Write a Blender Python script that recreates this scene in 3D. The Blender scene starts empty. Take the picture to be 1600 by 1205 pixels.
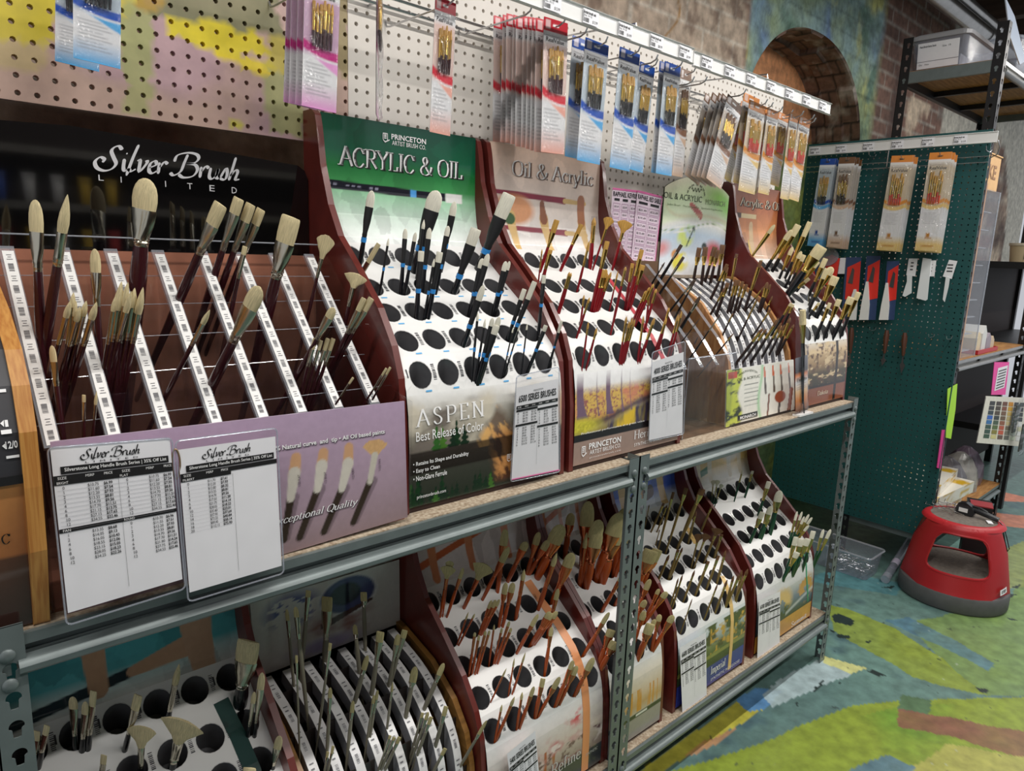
import bpy, math, random
import numpy as np
from mathutils import Vector, Matrix
random.seed(7)
SC = bpy.context.scene
COL = SC.collection
PI = math.pi

# ------------------------------------------------------------------ camera
CF = 1099.12632
CO = np.array([-0.06053324, -0.94810857, 1.45545195])
_yaw, _pit, _rol = 0.74311478, 0.18975862, 0.03805137
FW = np.array([math.sin(_yaw) * math.cos(_pit), math.cos(_yaw) * math.cos(_pit), -math.sin(_pit)])
_r = np.cross(FW, [0, 0, 1]); _r /= np.linalg.norm(_r)
_u = np.cross(_r, FW)
RT = _r * math.cos(_rol) + _u * math.sin(_rol)
UP = -_r * math.sin(_rol) + _u * math.cos(_rol)


def ray(px, py):
    return FW + RT * (px - 800) / CF - UP * (py - 602.5) / CF


def on(px, py, ax, val):
    """point of the world plane (axis = value) that the photograph shows at a pixel"""
    d = ray(px, py)
    return CO + d * ((val - CO[ax]) / d[ax])


def depth(p):
    return float((np.array(p) - CO) @ FW)


def S(r, g, b, a=None):
    c = []
    for x in (r, g, b):
        x = x / 255.0
        c.append(x / 12.92 if x <= .04045 else ((x + .055) / 1.055) ** 2.4)
    return tuple(c) + (1.0,)


# ------------------------------------------------------------------ materials
MATS = {}


def mat(name, col, rough=.5, metal=0, noise=0, nscale=40, bump=0, stretch=None, coat=0, alt=None, spec=.5):
    """principled material; colour varied by noise between col and alt"""
    if name in MATS:
        return MATS[name]
    m = bpy.data.materials.new(name); m.use_nodes = True
    nt = m.node_tree; b = nt.nodes['Principled BSDF']
    b.inputs['Base Color'].default_value = col
    b.inputs['Roughness'].default_value = rough
    b.inputs['Metallic'].default_value = metal
    b.inputs['Specular IOR Level'].default_value = spec
    b.inputs['Coat Weight'].default_value = coat
    b.inputs['Coat Roughness'].default_value = .08
    if noise or alt or bump:
        tc = nt.nodes.new('ShaderNodeTexCoord'); mp = nt.nodes.new('ShaderNodeMapping')
        nt.links.new(tc.outputs['Object'], mp.inputs['Vector'])
        if stretch:
            mp.inputs['Scale'].default_value = stretch
        n = nt.nodes.new('ShaderNodeTexNoise'); n.inputs['Scale'].default_value = nscale
        n.inputs['Detail'].default_value = 5
        nt.links.new(mp.outputs['Vector'], n.inputs['Vector'])
        if noise or alt:
            r = nt.nodes.new('ShaderNodeValToRGB')
            a2 = alt or tuple(max(0, c * (1 - noise)) for c in col[:3]) + (1,)
            r.color_ramp.elements[0].position = .35; r.color_ramp.elements[0].color = a2
            r.color_ramp.elements[1].position = .65; r.color_ramp.elements[1].color = col
            nt.links.new(n.outputs['Fac'], r.inputs['Fac'])
            nt.links.new(r.outputs['Color'], b.inputs['Base Color'])
        if bump:
            bm = nt.nodes.new('ShaderNodeBump'); bm.inputs['Strength'].default_value = bump
            bm.inputs['Distance'].default_value = .004
            nt.links.new(n.outputs['Fac'], bm.inputs['Height'])
            nt.links.new(bm.outputs['Normal'], b.inputs['Normal'])
    MATS[name] = m
    return m


def vcmat(name, rough=.5, coat=0, noise=.12, nscale=60, bump=0, spec=.5):
    """printed or painted surface: colour from the mesh attribute, broken up with noise"""
    if name in MATS:
        return MATS[name]
    m = bpy.data.materials.new(name); m.use_nodes = True
    nt = m.node_tree; b = nt.nodes['Principled BSDF']
    b.inputs['Roughness'].default_value = rough
    b.inputs['Coat Weight'].default_value = coat
    b.inputs['Coat Roughness'].default_value = .06
    b.inputs['Specular IOR Level'].default_value = spec
    at = nt.nodes.new('ShaderNodeAttribute'); at.attribute_name = 'Col'
    tc = nt.nodes.new('ShaderNodeTexCoord')
    n = nt.nodes.new('ShaderNodeTexNoise'); n.inputs['Scale'].default_value = nscale; n.inputs['Detail'].default_value = 6
    nt.links.new(tc.outputs['Object'], n.inputs['Vector'])
    mr = nt.nodes.new('ShaderNodeMapRange')
    mr.inputs['From Min'].default_value = .3; mr.inputs['From Max'].default_value = .7
    mr.inputs['To Min'].default_value = 1 - noise; mr.inputs['To Max'].default_value = 1 + noise * .5
    nt.links.new(n.outputs['Fac'], mr.inputs['Value'])
    mx = nt.nodes.new('ShaderNodeMix'); mx.data_type = 'RGBA'; mx.blend_type = 'MULTIPLY'
    mx.inputs['Factor'].default_value = 1
    nt.links.new(at.outputs['Color'], mx.inputs['A']); nt.links.new(mr.outputs['Result'], mx.inputs['B'])
    nt.links.new(mx.outputs['Result'], b.inputs['Base Color'])
    if bump:
        bm = nt.nodes.new('ShaderNodeBump'); bm.inputs['Strength'].default_value = bump; bm.inputs['Distance'].default_value = .005
        nt.links.new(n.outputs['Fac'], bm.inputs['Height']); nt.links.new(bm.outputs['Normal'], b.inputs['Normal'])
    MATS[name] = m
    return m


def clear(name, tint=(1, 1, 1, 1), gloss=.06, rough=.05, body=0.0, bodycol=(1, 1, 1, 1), crinkle=0):
    """thin clear plastic"""
    if name in MATS:
        return MATS[name]
    m = bpy.data.materials.new(name); m.use_nodes = True
    nt = m.node_tree
    for n in list(nt.nodes):
        nt.nodes.remove(n)
    out = nt.nodes.new('ShaderNodeOutputMaterial')
    tr = nt.nodes.new('ShaderNodeBsdfTransparent'); tr.inputs['Color'].default_value = tint
    gl = nt.nodes.new('ShaderNodeBsdfGlossy'); gl.inputs['Roughness'].default_value = rough
    if crinkle:
        tc = nt.nodes.new('ShaderNodeTexCoord'); nz = nt.nodes.new('ShaderNodeTexNoise'); nz.inputs['Scale'].default_value = crinkle
        mp = nt.nodes.new('ShaderNodeMapping'); mp.inputs['Scale'].default_value = (1, 1, 2.4)
        nt.links.new(tc.outputs['Object'], mp.inputs['Vector']); nt.links.new(mp.outputs['Vector'], nz.inputs['Vector'])
        bp = nt.nodes.new('ShaderNodeBump'); bp.inputs['Strength'].default_value = 1; bp.inputs['Distance'].default_value = .09
        nt.links.new(nz.outputs['Fac'], bp.inputs['Height']); nt.links.new(bp.outputs['Normal'], gl.inputs['Normal'])
    lw = nt.nodes.new('ShaderNodeLayerWeight'); lw.inputs['Blend'].default_value = .5
    pw = nt.nodes.new('ShaderNodeMath'); pw.operation = 'POWER'; pw.inputs[1].default_value = 5
    nt.links.new(lw.outputs['Facing'], pw.inputs[0])
    ad = nt.nodes.new('ShaderNodeMath'); ad.operation = 'MULTIPLY_ADD'; ad.inputs[1].default_value = .8; ad.inputs[2].default_value = gloss
    ad.use_clamp = True
    nt.links.new(pw.outputs['Value'], ad.inputs[0])
    mx = nt.nodes.new('ShaderNodeMixShader')
    nt.links.new(ad.outputs['Value'], mx.inputs['Fac'])
    nt.links.new(tr.outputs['BSDF'], mx.inputs[1]); nt.links.new(gl.outputs['BSDF'], mx.inputs[2])
    last = mx
    if body:
        df = nt.nodes.new('ShaderNodeBsdfDiffuse'); df.inputs['Color'].default_value = bodycol
        m2 = nt.nodes.new('ShaderNodeMixShader'); m2.inputs['Fac'].default_value = body
        nt.links.new(mx.outputs['Shader'], m2.inputs[1]); nt.links.new(df.outputs['BSDF'], m2.inputs[2])
        last = m2
    nt.links.new(last.outputs['Shader'], out.inputs['Surface'])
    MATS[name] = m
    return m


# ------------------------------------------------------------------ mesh builder
def woff(o):
    v = Vector((0, 0, 0))
    while o is not None:
        v += o.location
        o = o.parent
    return v


class MB:
    def __init__(s):
        s.v = []; s.f = []; s.m = []; s.c = []; s.hascol = False

    def add(s, vs, fs, mi=0, cols=None):
        k = len(s.v)
        s.v.extend([tuple(map(float, p)) for p in vs])
        s.f.extend([tuple(i + k for i in f) for f in fs])
        s.m.extend([mi] * len(fs))
        if cols is not None:
            s.hascol = True
            s.c.extend([tuple(map(float, c)) for c in cols])
        else:
            s.c.extend([(1, 1, 1)] * len(vs))
        return s

    def quad(s, a, b, c, d, mi=0, col=None):
        return s.add([a, b, c, d], [(0, 1, 2, 3)], mi, None if col is None else [col[:3]] * 4)

    def box(s, x0, y0, z0, x1, y1, z1, mi=0):
        v = [(x, y, z) for x in (x0, x1) for y in (y0, y1) for z in (z0, z1)]
        return s.add(v, [(0, 1, 3, 2), (4, 6, 7, 5), (0, 4, 5, 1), (2, 3, 7, 6), (0, 2, 6, 4), (1, 5, 7, 3)], mi)

    def obox(s, M, x0, y0, z0, x1, y1, z1, mi=0):
        v = [M @ Vector((x, y, z)) for x in (x0, x1) for y in (y0, y1) for z in (z0, z1)]
        return s.add(v, [(0, 1, 3, 2), (4, 6, 7, 5), (0, 4, 5, 1), (2, 3, 7, 6), (0, 2, 6, 4), (1, 5, 7, 3)], mi)

    def tube(s, path, r, n=8, mi=0, cap=True):
        P = [Vector(p) for p in path]
        R = r if isinstance(r, (list, tuple)) else [r] * len(P)
        vs = []; fs = []
        prev = None
        for i, p in enumerate(P):
            d = (P[min(i + 1, len(P) - 1)] - P[max(i - 1, 0)]).normalized()
            if prev is None:
                a = Vector((0, 0, 1)) if abs(d.z) < .9 else Vector((1, 0, 0))
                u = d.cross(a).normalized()
            else:
                u = (prev - d * prev.dot(d)).normalized()
            prev = u; w = d.cross(u)
            for k in range(n):
                t = 2 * PI * k / n
                vs.append(p + (u * math.cos(t) + w * math.sin(t)) * R[i])
        for i in range(len(P) - 1):
            for k in range(n):
                a = i * n + k; b = i * n + (k + 1) % n
                fs.append((a, b, b + n, a + n))
        if cap:
            fs.append(tuple(range(n))[::-1]); fs.append(tuple(range((len(P) - 1) * n, len(P) * n)))
        return s.add(vs, fs, mi)

    def rings(s, rings, mi=0, cap0=True, cap1=True):
        """rings: list of equal-length vertex loops"""
        n = len(rings[0]); vs = [p for r in rings for p in r]; fs = []
        for i in range(len(rings) - 1):
            for k in range(n):
                a = i * n + k; b = i * n + (k + 1) % n
                fs.append((a, b, b + n, a + n))
        if cap0:
            fs.append(tuple(range(n))[::-1])
        if cap1:
            fs.append(tuple(range((len(rings) - 1) * n, len(rings) * n)))
        return s.add(vs, fs, mi)

    def prism(s, poly, f0, f1, mi=0, miside=None):
        """poly list of 2D points; f0,f1 map a 2D point to the two end faces"""
        n = len(poly)
        vs = [f0(p) for p in poly] + [f1(p) for p in poly]
        s.add(vs, [tuple(range(n))[::-1], tuple(range(n, 2 * n))], mi)
        vs2 = vs
        return s.add(vs2, [(k, (k + 1) % n, n + (k + 1) % n, n + k) for k in range(n)], mi if miside is None else miside)

    def grid(s, fn, nu, nv, mi=0, colfn=None):
        """fn(u,v)->point for u,v in 0..1 ; colfn(U,V arrays)->(n,3)"""
        vs = [fn(i / nu, j / nv) for j in range(nv + 1) for i in range(nu + 1)]
        fs = [(j * (nu + 1) + i, j * (nu + 1) + i + 1, (j + 1) * (nu + 1) + i + 1, (j + 1) * (nu + 1) + i)
              for j in range(nv) for i in range(nu)]
        cols = None
        if colfn:
            U, V = np.meshgrid(np.linspace(0, 1, nu + 1), np.linspace(0, 1, nv + 1))
            cols = np.clip(colfn(U, V), 0, 1).reshape(-1, 3)
        return s.add(vs, fs, mi, cols)

    def holed(s, u0, v0, u1, v1, cu, cv, rf, fmap, mi=0, n=16, wall=None):
        """one cell of sheet with a hole of radius rf(theta) round (cu,cv)"""
        angs = [2 * PI * k / n for k in range(n)] + [math.atan2(b - cv, a - cu) % (2 * PI) for a in (u0, u1) for b in (v0, v1)]
        angs = sorted(set(round(a, 6) for a in angs))
        inn = []; out = []
        for t in angs:
            c, q = math.cos(t), math.sin(t)
            r = rf(t)
            inn.append((cu + c * r, cv + q * r))
            ks = []
            if c > 1e-9: ks.append((u1 - cu) / c)
            if c < -1e-9: ks.append((u0 - cu) / c)
            if q > 1e-9: ks.append((v1 - cv) / q)
            if q < -1e-9: ks.append((v0 - cv) / q)
            k = min(ks)
            out.append((cu + c * k, cv + q * k))
        n = len(angs)
        s.add([fmap(*p) for p in inn] + [fmap(*p) for p in out],
              [(k, n + k, n + (k + 1) % n, (k + 1) % n) for k in range(n)], mi)
        if wall:
            a = [fmap(*p) for p in inn]
            b = [tuple(np.array(p) + np.array(wall)) for p in a]
            s.add(a + b, [(k, (k + 1) % n, n + (k + 1) % n, n + k) for k in range(n)], mi)

    def build(s, name, mats, parent=None, smooth=False, local=False):
        me = bpy.data.meshes.new(name)
        if parent is not None and not local:
            o = woff(parent)
            vs = [(p[0] - o.x, p[1] - o.y, p[2] - o.z) for p in s.v]
        else:
            vs = s.v
        me.from_pydata(vs, [], s.f)
        if not isinstance(mats, (list, tuple)):
            mats = [mats]
        for m in mats:
            me.materials.append(m)
        me.polygons.foreach_set('material_index', s.m)
        if s.hascol:
            at = me.color_attributes.new('Col', 'FLOAT_COLOR', 'POINT')
            a = np.ones((len(s.v), 4), dtype=np.float32); a[:, :3] = np.array(s.c, dtype=np.float32)
            at.data.foreach_set('color', a.ravel())
        if smooth:
            me.polygons.foreach_set('use_smooth', [True] * len(s.f))
            me.set_sharp_from_angle(angle=math.radians(40))
        me.update()
        ob = bpy.data.objects.new(name, me); COL.objects.link(ob)
        if parent is not None:
            ob.parent = parent
        return ob


def tag(o, label, cat, group=None, kind=None):
    o['label'] = label
    o['category'] = cat
    if group: o['group'] = group
    if kind: o['kind'] = kind
    return o


def thing(name, label, cat, loc=(0, 0, 0), group=None):
    o = bpy.data.objects.new(name, None); COL.objects.link(o)
    o.empty_display_size = .02
    o.location = tuple(map(float, loc))
    return tag(o, label, cat, group)


def struct(o):
    o['kind'] = 'structure'
    return o


ORD = ('first second third fourth fifth sixth seventh eighth ninth tenth eleventh twelfth thirteenth fourteenth fifteenth '
       'sixteenth seventeenth eighteenth nineteenth twentieth').split()
ORD += ['twenty-' + w for w in ORD[:9]] + ['thirtieth'] + ['thirty-' + w for w in ORD[:9]]

# ------------------------------------------------------------------ numpy painting helpers
_NZ = {}


def vnoise(x, y, seed=0):
    if seed not in _NZ:
        _NZ[seed] = np.random.RandomState(seed).rand(64, 64)
    g = _NZ[seed]
    xi = np.floor(x).astype(int); yi = np.floor(y).astype(int)
    fx = x - xi; fy = y - yi
    fx = fx * fx * (3 - 2 * fx); fy = fy * fy * (3 - 2 * fy)
    a = g[yi % 64, xi % 64]; b = g[yi % 64, (xi + 1) % 64]; c = g[(yi + 1) % 64, xi % 64]; d = g[(yi + 1) % 64, (xi + 1) % 64]
    return (a * (1 - fx) + b * fx) * (1 - fy) + (c * (1 - fx) + d * fx) * fy


def fbm(x, y, seed=0, o=5):
    t = 0; a = .5
    for i in range(o):
        t = t + a * vnoise(x * 2 ** i + 7.3 * i, y * 2 ** i + 3.1 * i, seed + i); a *= .5
    return t


def C3(r, g, b):
    return np.array(S(r, g, b)[:3])


def blank(U, c):
    return np.ones(U.shape + (3,)) * np.asarray(c)


def ov(A, m, c):
    """lay colour c over A with mask m (0..1)"""
    m = np.clip(m, 0, 1)[..., None]
    return A * (1 - m) + np.asarray(c) * m


def grad(V, stops):
    out = np.zeros(V.shape + (3,))
    ks = [s[0] for s in stops]
    for i in range(3):
        out[..., i] = np.interp(V, ks, [s[1][i] for s in stops])
    return out


def rect(U, V, a, b, c, d, s=.004):
    return np.clip(np.minimum(np.minimum(U - a, b - U), np.minimum(V - c, d - V)) / s + .5, 0, 1)


def ell(U, V, a, b, ra, rb, s=.1):
    return np.clip((1 - np.sqrt(((U - a) / ra) ** 2 + ((V - b) / rb) ** 2)) / s, 0, 1)


def seg(U, V, a, b, c, d, w0, w1=None, asp=1.0, s=.004):
    """thick line with widths w0..w1"""
    w1 = w0 if w1 is None else w1
    dx, dy = c - a, (d - b) * asp
    L = dx * dx + dy * dy
    t = np.clip(((U - a) * dx + (V - b) * asp * dy) / L, 0, 1)
    q = np.sqrt((U - a - t * dx) ** 2 + ((V - b) * asp - t * dy) ** 2)
    return np.clip((w0 + (w1 - w0) * t - q) / s + .5, 0, 1)


def facets(U, V, n, seed, asp=1.0):
    rs = np.random.RandomState(seed); P = rs.rand(n, 2) * 1.2 - .1; val = rs.rand(n)
    best = np.full(U.shape, 9.0); out = np.zeros(U.shape)
    for (a, b), q in zip(P, val):
        d = np.abs(U - a) * 1.3 + np.abs((V - b) * asp) + .4 * np.abs((U - a) + (V - b) * asp)
        m = d < best
        best = np.where(m, d, best); out = np.where(m, q + .25 * (U - a), out)
    return out - .5


def polymask(X, Y, poly):
    ins = np.zeros(X.shape, bool); n = len(poly)
    for i in range(n):
        x1, y1 = poly[i][:2]; x2, y2 = poly[(i + 1) % n][:2]
        c = ((y1 > Y) != (y2 > Y)) & (X < (x2 - x1) * (Y - y1) / ((y2 - y1) or 1e-12) + x1)
        ins ^= c
    return ins.astype(float)


# ------------------------------------------------------------------ lettering
_TX = {}


def sans(txt, bold=0.0, spacing=1.0):
    """outline of a line or block of text in the built-in face: verts, faces in 2D"""
    k = (txt, bold, spacing)
    if k in _TX:
        return _TX[k]
    cu = bpy.data.curves.new('t', 'FONT'); cu.body = txt; cu.resolution_u = 2; cu.offset = bold
    cu.space_character = spacing; cu.fill_mode = 'FRONT'
    ob = bpy.data.objects.new('t', cu); COL.objects.link(ob)
    dg = bpy.context.evaluated_depsgraph_get(); dg.update()
    me = ob.evaluated_get(dg).to_mesh()
    v = [(p.co.x, p.co.y) for p in me.vertices]; f = [tuple(p.vertices) for p in me.polygons]
    ob.to_mesh_clear()
    bpy.data.objects.remove(ob); bpy.data.curves.remove(cu)
    _TX[k] = (v, f)
    return v, f


# skeleton letters on a 0..1 high em: strokes; a leading '~' makes a stroke a smooth curve, serifs at marked ends
GL = {
    'A': (.78, ['.04,0 .38,1', '.38,1 .74,0', '.17,.36 .6,.36'], 'fx2'),
    'C': (.72, ['~.64,.78 .5,.97 .28,.96 .08,.72 .06,.4 .2,.06 .44,0 .66,.2', '.66,.97 .66,.72'], ''),
    'R': (.74, ['.15,0 .15,1', '~.15,.98 .45,.98 .6,.86 .58,.62 .42,.5 .15,.5', '.36,.5 .7,.02'], 'v'),
    'Y': (.7, ['.02,1 .35,.5', '.68,1 .35,.5', '.35,.5 .35,0'], 'y'),
    'L': (.62, ['.14,0 .14,1', '.1,.02 .58,.02', '.58,0 .58,.24'], 'v'),
    'I': (.34, ['.17,0 .17,1'], 'v'),
    'O': (.82, ['~.41,.99 .14,.86 .05,.5 .14,.14 .41,.01 .68,.14 .77,.5 .68,.86 .41,.99'], ''),
    '&': (.86, ['~.8,.48 .72,.2 .46,0 .2,.02 .06,.22 .16,.44 .42,.62 .5,.82 .4,.98 .26,.94 .22,.78 .36,.5 .6,.16 .82,.02'], ''),
    'S': (.6, ['~.5,.8 .38,.98 .18,.96 .08,.78 .16,.6 .4,.44 .52,.26 .44,.06 .22,.01 .06,.2'], ''),
    'P': (.66, ['.15,0 .15,1', '~.15,.98 .45,.98 .6,.84 .58,.58 .42,.46 .15,.46'], 'v'),
    'E': (.64, ['.14,0 .14,1', '.12,.98 .56,.98', '.14,.52 .44,.52', '.12,.02 .6,.02', '.56,1 .56,.8', '.6,0 .6,.22'], 'v'),
    'N': (.84, ['.14,0 .14,1', '.12,1 .7,.02', '.7,0 .7,1'], 'v'),
    'H': (.84, ['.14,0 .14,1', '.7,0 .7,1', '.14,.52 .7,.52'], 'v'),
    'Q': (.84, ['~.41,.99 .14,.86 .05,.5 .14,.14 .41,.01 .68,.14 .77,.5 .68,.86 .41,.99', '~.4,.12 .56,.08 .7,-.14 .86,-.16'], ''),
    'M': (.94, ['.14,0 .14,1', '.14,1 .47,.08', '.47,.08 .8,1', '.8,0 .8,1'], 'v'),
    'B': (.74, ['.15,0 .15,1', '~.15,.98 .45,.98 .56,.8 .46,.58 .15,.53', '~.15,.53 .5,.53 .66,.32 .52,.04 .15,.02'], 'v'),
    'i': (.3, ['.15,0 .15,.62', '.15,.8 .15,.88'], 'w'),
    'l': (.3, ['.15,0 .15,1'], 'w'),
    'c': (.5, ['~.46,.5 .34,.62 .18,.58 .06,.32 .16,.06 .32,0 .48,.14'], ''),
    'r': (.42, ['.14,0 .14,.62', '~.14,.4 .26,.58 .4,.58'], 'w'),
    'y': (.54, ['.04,.62 .28,.02', '~.52,.62 .28,.02 .16,-.26 .02,-.24'], ''),
    'e': (.52, ['~.08,.34 .46,.36 .4,.58 .22,.62 .08,.42 .1,.14 .28,0 .48,.12'], ''),
    't': (.36, ['~.16,.84 .16,.12 .22,.01 .36,.06', '.04,.6 .34,.6'], ''),
    'a': (.52, ['~.1,.5 .22,.62 .38,.56 .4,.1 .5,.02', '~.4,.36 .16,.3 .07,.14 .18,.01 .4,.12'], ''),
    'g': (.54, ['~.42,.5 .24,.62 .08,.44 .14,.22 .3,.2 .42,.36', '~.44,.62 .42,0 .3,-.22 .08,-.18'], ''),
    'p': (.56, ['.14,-.26 .14,.62', '~.14,.44 .3,.62 .48,.5 .5,.2 .34,0 .14,.1'], 'w'),
    'n': (.6, ['.14,0 .14,.62', '~.14,.42 .3,.62 .44,.52 .46,0'], 'w'),
    'o': (.56, ['~.28,.62 .08,.46 .08,.14 .28,0 .48,.14 .48,.46 .28,.62'], ''),
    'u': (.6, ['~.12,.62 .12,.16 .24,0 .4,.1 .46,.2', '.46,.62 .46,0'], ''),
    'm': (.86, ['.14,0 .14,.62', '~.14,.42 .28,.62 .42,.5 .43,0', '~.43,.42 .58,.62 .72,.5 .74,0'], 'w'),
    'f': (.38, ['~.36,.94 .24,1 .16,.84 .16,0', '.02,.6 .32,.6'], ''),
    'k': (.58, ['.14,0 .14,1', '.14,.28 .48,.62', '.26,.4 .54,0'], 'w'),
    's': (.44, ['~.38,.5 .24,.62 .1,.5 .16,.36 .34,.26 .36,.1 .22,0 .06,.1'], ''),
    'x': (.54, ['.04,.62 .5,0', '.5,.62 .04,0'], ''),
    'v': (.52, ['.04,.62 .27,0', '.27,0 .5,.62'], ''),
    'h': (.6, ['.14,0 .14,1', '~.14,.42 .3,.62 .44,.52 .46,0'], 'w'),
    'D': (.8, ['.15,0 .15,1', '~.15,.98 .5,.96 .72,.7 .72,.3 .5,.04 .15,.02'], 'v'),
    ' ': (.34, [], ''),
}
# flowing script capitals of the brush maker's sign
SCR = {
    'S': (.95, ['~.86,.86 .74,1 .58,.94 .5,.76 .62,.5 .74,.26 .62,.02 .36,-.08 .1,.02 0,.26 .14,.46 .3,.4 .26,.26']),
    'B': (1.1, ['~.5,.98 .42,.6 .34,.2 .1,0 -.06,.1', '~.02,.6 .1,.9 .5,1.06 .86,1.02 .96,.84 .82,.64 .5,.56', '~.5,.56 .86,.56 1.0,.34 .86,.04 .5,-.06 .28,.06']),
    'i': (.26, ['~.06,.5 .08,.12 .16,0 .3,.12', '.1,.7 .12,.76']),
    'l': (.26, ['~.22,1.16 .1,.6 -.02,-.2', '~.02,.1 .12,0 .28,.12']),
    'v': (.44, ['~.02,.46 .12,.5 .16,.02 .38,.4 .36,.54']),
    'e': (.38, ['~.06,.22 .3,.38 .24,.54 .08,.4 .08,.1 .22,0 .4,.14']),
    'r': (.38, ['~.04,.5 .06,0', '~.08,.3 .22,.54 .36,.46']),
    'u': (.48, ['~.06,.5 .06,.1 .2,0 .36,.2 .38,.5', '~.38,.5 .36,.1 .48,.04']),
    's': (.4, ['~.06,.1 .22,.54 .32,.3 .26,.02 .04,.06']),
    'h': (.5, ['~.16,1.1 .1,.5 .04,0', '~.06,.2 .24,.5 .36,.42 .32,.08 .5,.1']),
    ' ': (.2, []),
}


def smoothpts(P, k=5):
    out = []
    n = len(P)
    for i in range(n - 1):
        p0 = P[max(i - 1, 0)]; p1 = P[i]; p2 = P[i + 1]; p3 = P[min(i + 2, n - 1)]
        for j in range(k):
            t = j / k
            out.append(tuple(.5 * (2 * p1[q] + (p2[q] - p0[q]) * t + (2 * p0[q] - 5 * p1[q] + 4 * p2[q] - p3[q]) * t * t
                                   + (3 * p1[q] - p0[q] - 3 * p2[q] + p3[q]) * t ** 3) for q in (0, 1)))
    out.append(P[-1])
    return out


def penned(txt, thick=.13, thin=.035, slant=0.0, table=None, nib=0.0, track=.03):
    key = ('pen', txt, thick, thin, slant, table is SCR)
    if key in _TX:
        return _TX[key]
    v = []; f = []; x = 0
    tb = table or GL

    def stroke(P, cap=True):
        k0 = len(v); n = len(P)
        for i in range(n):
            a = P[max(i - 1, 0)]; b = P[min(i + 1, n - 1)]
            dx, dy = b[0] - a[0], b[1] - a[1]; L = math.hypot(dx, dy) or 1e-6
            w = (thin + (thick - thin) * abs(math.sin(math.atan2(dy, dx) - nib)) ** 1.5) / 2
            if table is SCR and (i == 0 or i == n - 1):
                w *= .45
            nx, ny = -dy / L * w, dx / L * w
            for sg in (1, -1):
                px, py = P[i][0] + nx * sg, P[i][1] + ny * sg
                v.append((x + px + slant * py, py))
        for i in range(n - 1):
            f.append((k0 + 2 * i, k0 + 2 * i + 1, k0 + 2 * i + 3, k0 + 2 * i + 2))

    for ch in txt:
        g = tb.get(ch) or GL.get(ch)
        adv, strokes = g[0], g[1]; flag = g[2] if len(g) > 2 else ''
        for si, st in enumerate(strokes):
            cur = st[0] == '~'
            P = [tuple(map(float, q.split(','))) for q in st.lstrip('~').split()]
            if cur:
                P = smoothpts(P)
            stroke(P)
            if not cur and flag and table is not SCR and abs(P[0][0] - P[-1][0]) < .36:
                ends = []
                if flag in 'vw' and P[0][0] == P[1][0] and abs(P[1][1] - P[0][1]) > .5:
                    ends = [P[0], P[-1]]
                if flag == 'fx2' and si < 2:
                    ends = [P[0] if si == 0 else P[-1]]
                if flag == 'y':
                    ends = [P[0]] if si < 2 else [P[-1]]
                for e in ends:
                    hw = thick * 1.05
                    y0 = min(max(e[1], thin / 2), 1.2)
                    stroke([(e[0] - hw * (1.0 if flag != 'w' or e[1] < .1 else 1.0), y0 - (thin / 2 if e[1] > .3 else 0)),
                            (e[0] + hw * (1.0 if flag != 'w' or e[1] < .1 else 0), y0 - (thin / 2 if e[1] > .3 else 0))])
        x += adv + track
    _TX[key] = (v, f)
    return v, f


def letter(mb, glyphs, fmap, x0, y0, x1, y1, mi=0, slope=0.0):
    """fit a glyph outline into the box x0..x1, y0..y1 of a surface map"""
    v, f = glyphs
    if not v:
        return
    ax = min(p[0] for p in v); bx = max(p[0] for p in v); ay = min(p[1] for p in v); by = max(p[1] for p in v)
    sx = (x1 - x0) / ((bx - ax) or 1); sy = (y1 - y0) / ((by - ay) or 1)
    mb.add([fmap(x0 + (p[0] - ax) * sx, y0 + (p[1] - ay) * sy) for p in v], f, mi)


def barcode(mb, fmap, x0, y0, x1, y1, mi, n=9, vertical=True):
    rs = random.Random(int((x0 + y0) * 1e5))
    y = y0; st = (y1 - y0) / n
    for k in range(n):
        h = st * rs.choice((.35, .55, .7))
        if vertical:
            mb.add([fmap(x0, y), fmap(x1, y), fmap(x1, y + h), fmap(x0, y + h)], [(0, 1, 2, 3)], mi)
        y += st


def barcode_h(mb, fmap, x0, y0, x1, y1, mi, n=9):
    barcode(mb, lambda a, b: fmap(b, a), y0, x0, y1, x1, mi, n)
# ------------------------------------------------------------------ shared materials
M_steel = mat('shelf_grey_paint', S(112, 122, 122), .38, .25, noise=.12, nscale=30)
M_zinc = mat('zinc', S(175, 175, 172), .3, .9, noise=.15, nscale=20)
M_blacksteel = mat('black_steel', S(30, 30, 32), .4, .2)
M_chip = mat('particle_board', S(192, 178, 156), .75, noise=.0, nscale=150, alt=S(146, 126, 104), bump=.2)
M_maroon = mat('maroon_lacquer', S(104, 40, 34), .32, noise=.2, nscale=25, coat=.2)
M_white = mat('white_print', S(236, 236, 234), .35, coat=.3)
M_paper = mat('paper', S(236, 236, 240), .6, noise=.04, nscale=25)
M_black = mat('black_ink', S(24, 24, 26), .5)
M_ink = mat('grey_ink', S(70, 70, 74), .6)
M_blueink = mat('blue_ink', S(96, 178, 232), .5)
M_cup = mat('dark_cup_plastic', S(112, 112, 115), .16, noise=.2, nscale=30)
M_acry = clear('clear_acrylic', (.975, .98, .985, 1), .03, .04)
M_acryedge = clear('acrylic_edge', (.85, .88, .92, 1), .22, .12, .25, S(215, 220, 230))
M_sleeve = clear('clear_sleeve', (.97, .97, .97, 1), .05, .08)
M_poly = clear('crinkled_poly', (.97, .97, .98, 1), .15, .2, .0, S(240, 240, 245), 6)
M_tub = clear('clear_tub', (.86, .88, .92, 1), .08, .2, .22, S(190, 196, 210))
M_wood = mat('birch_ply', S(196, 142, 74), .45, noise=.0, nscale=14, alt=S(172, 112, 52), stretch=(22, 5, .8), coat=.15)
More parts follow.
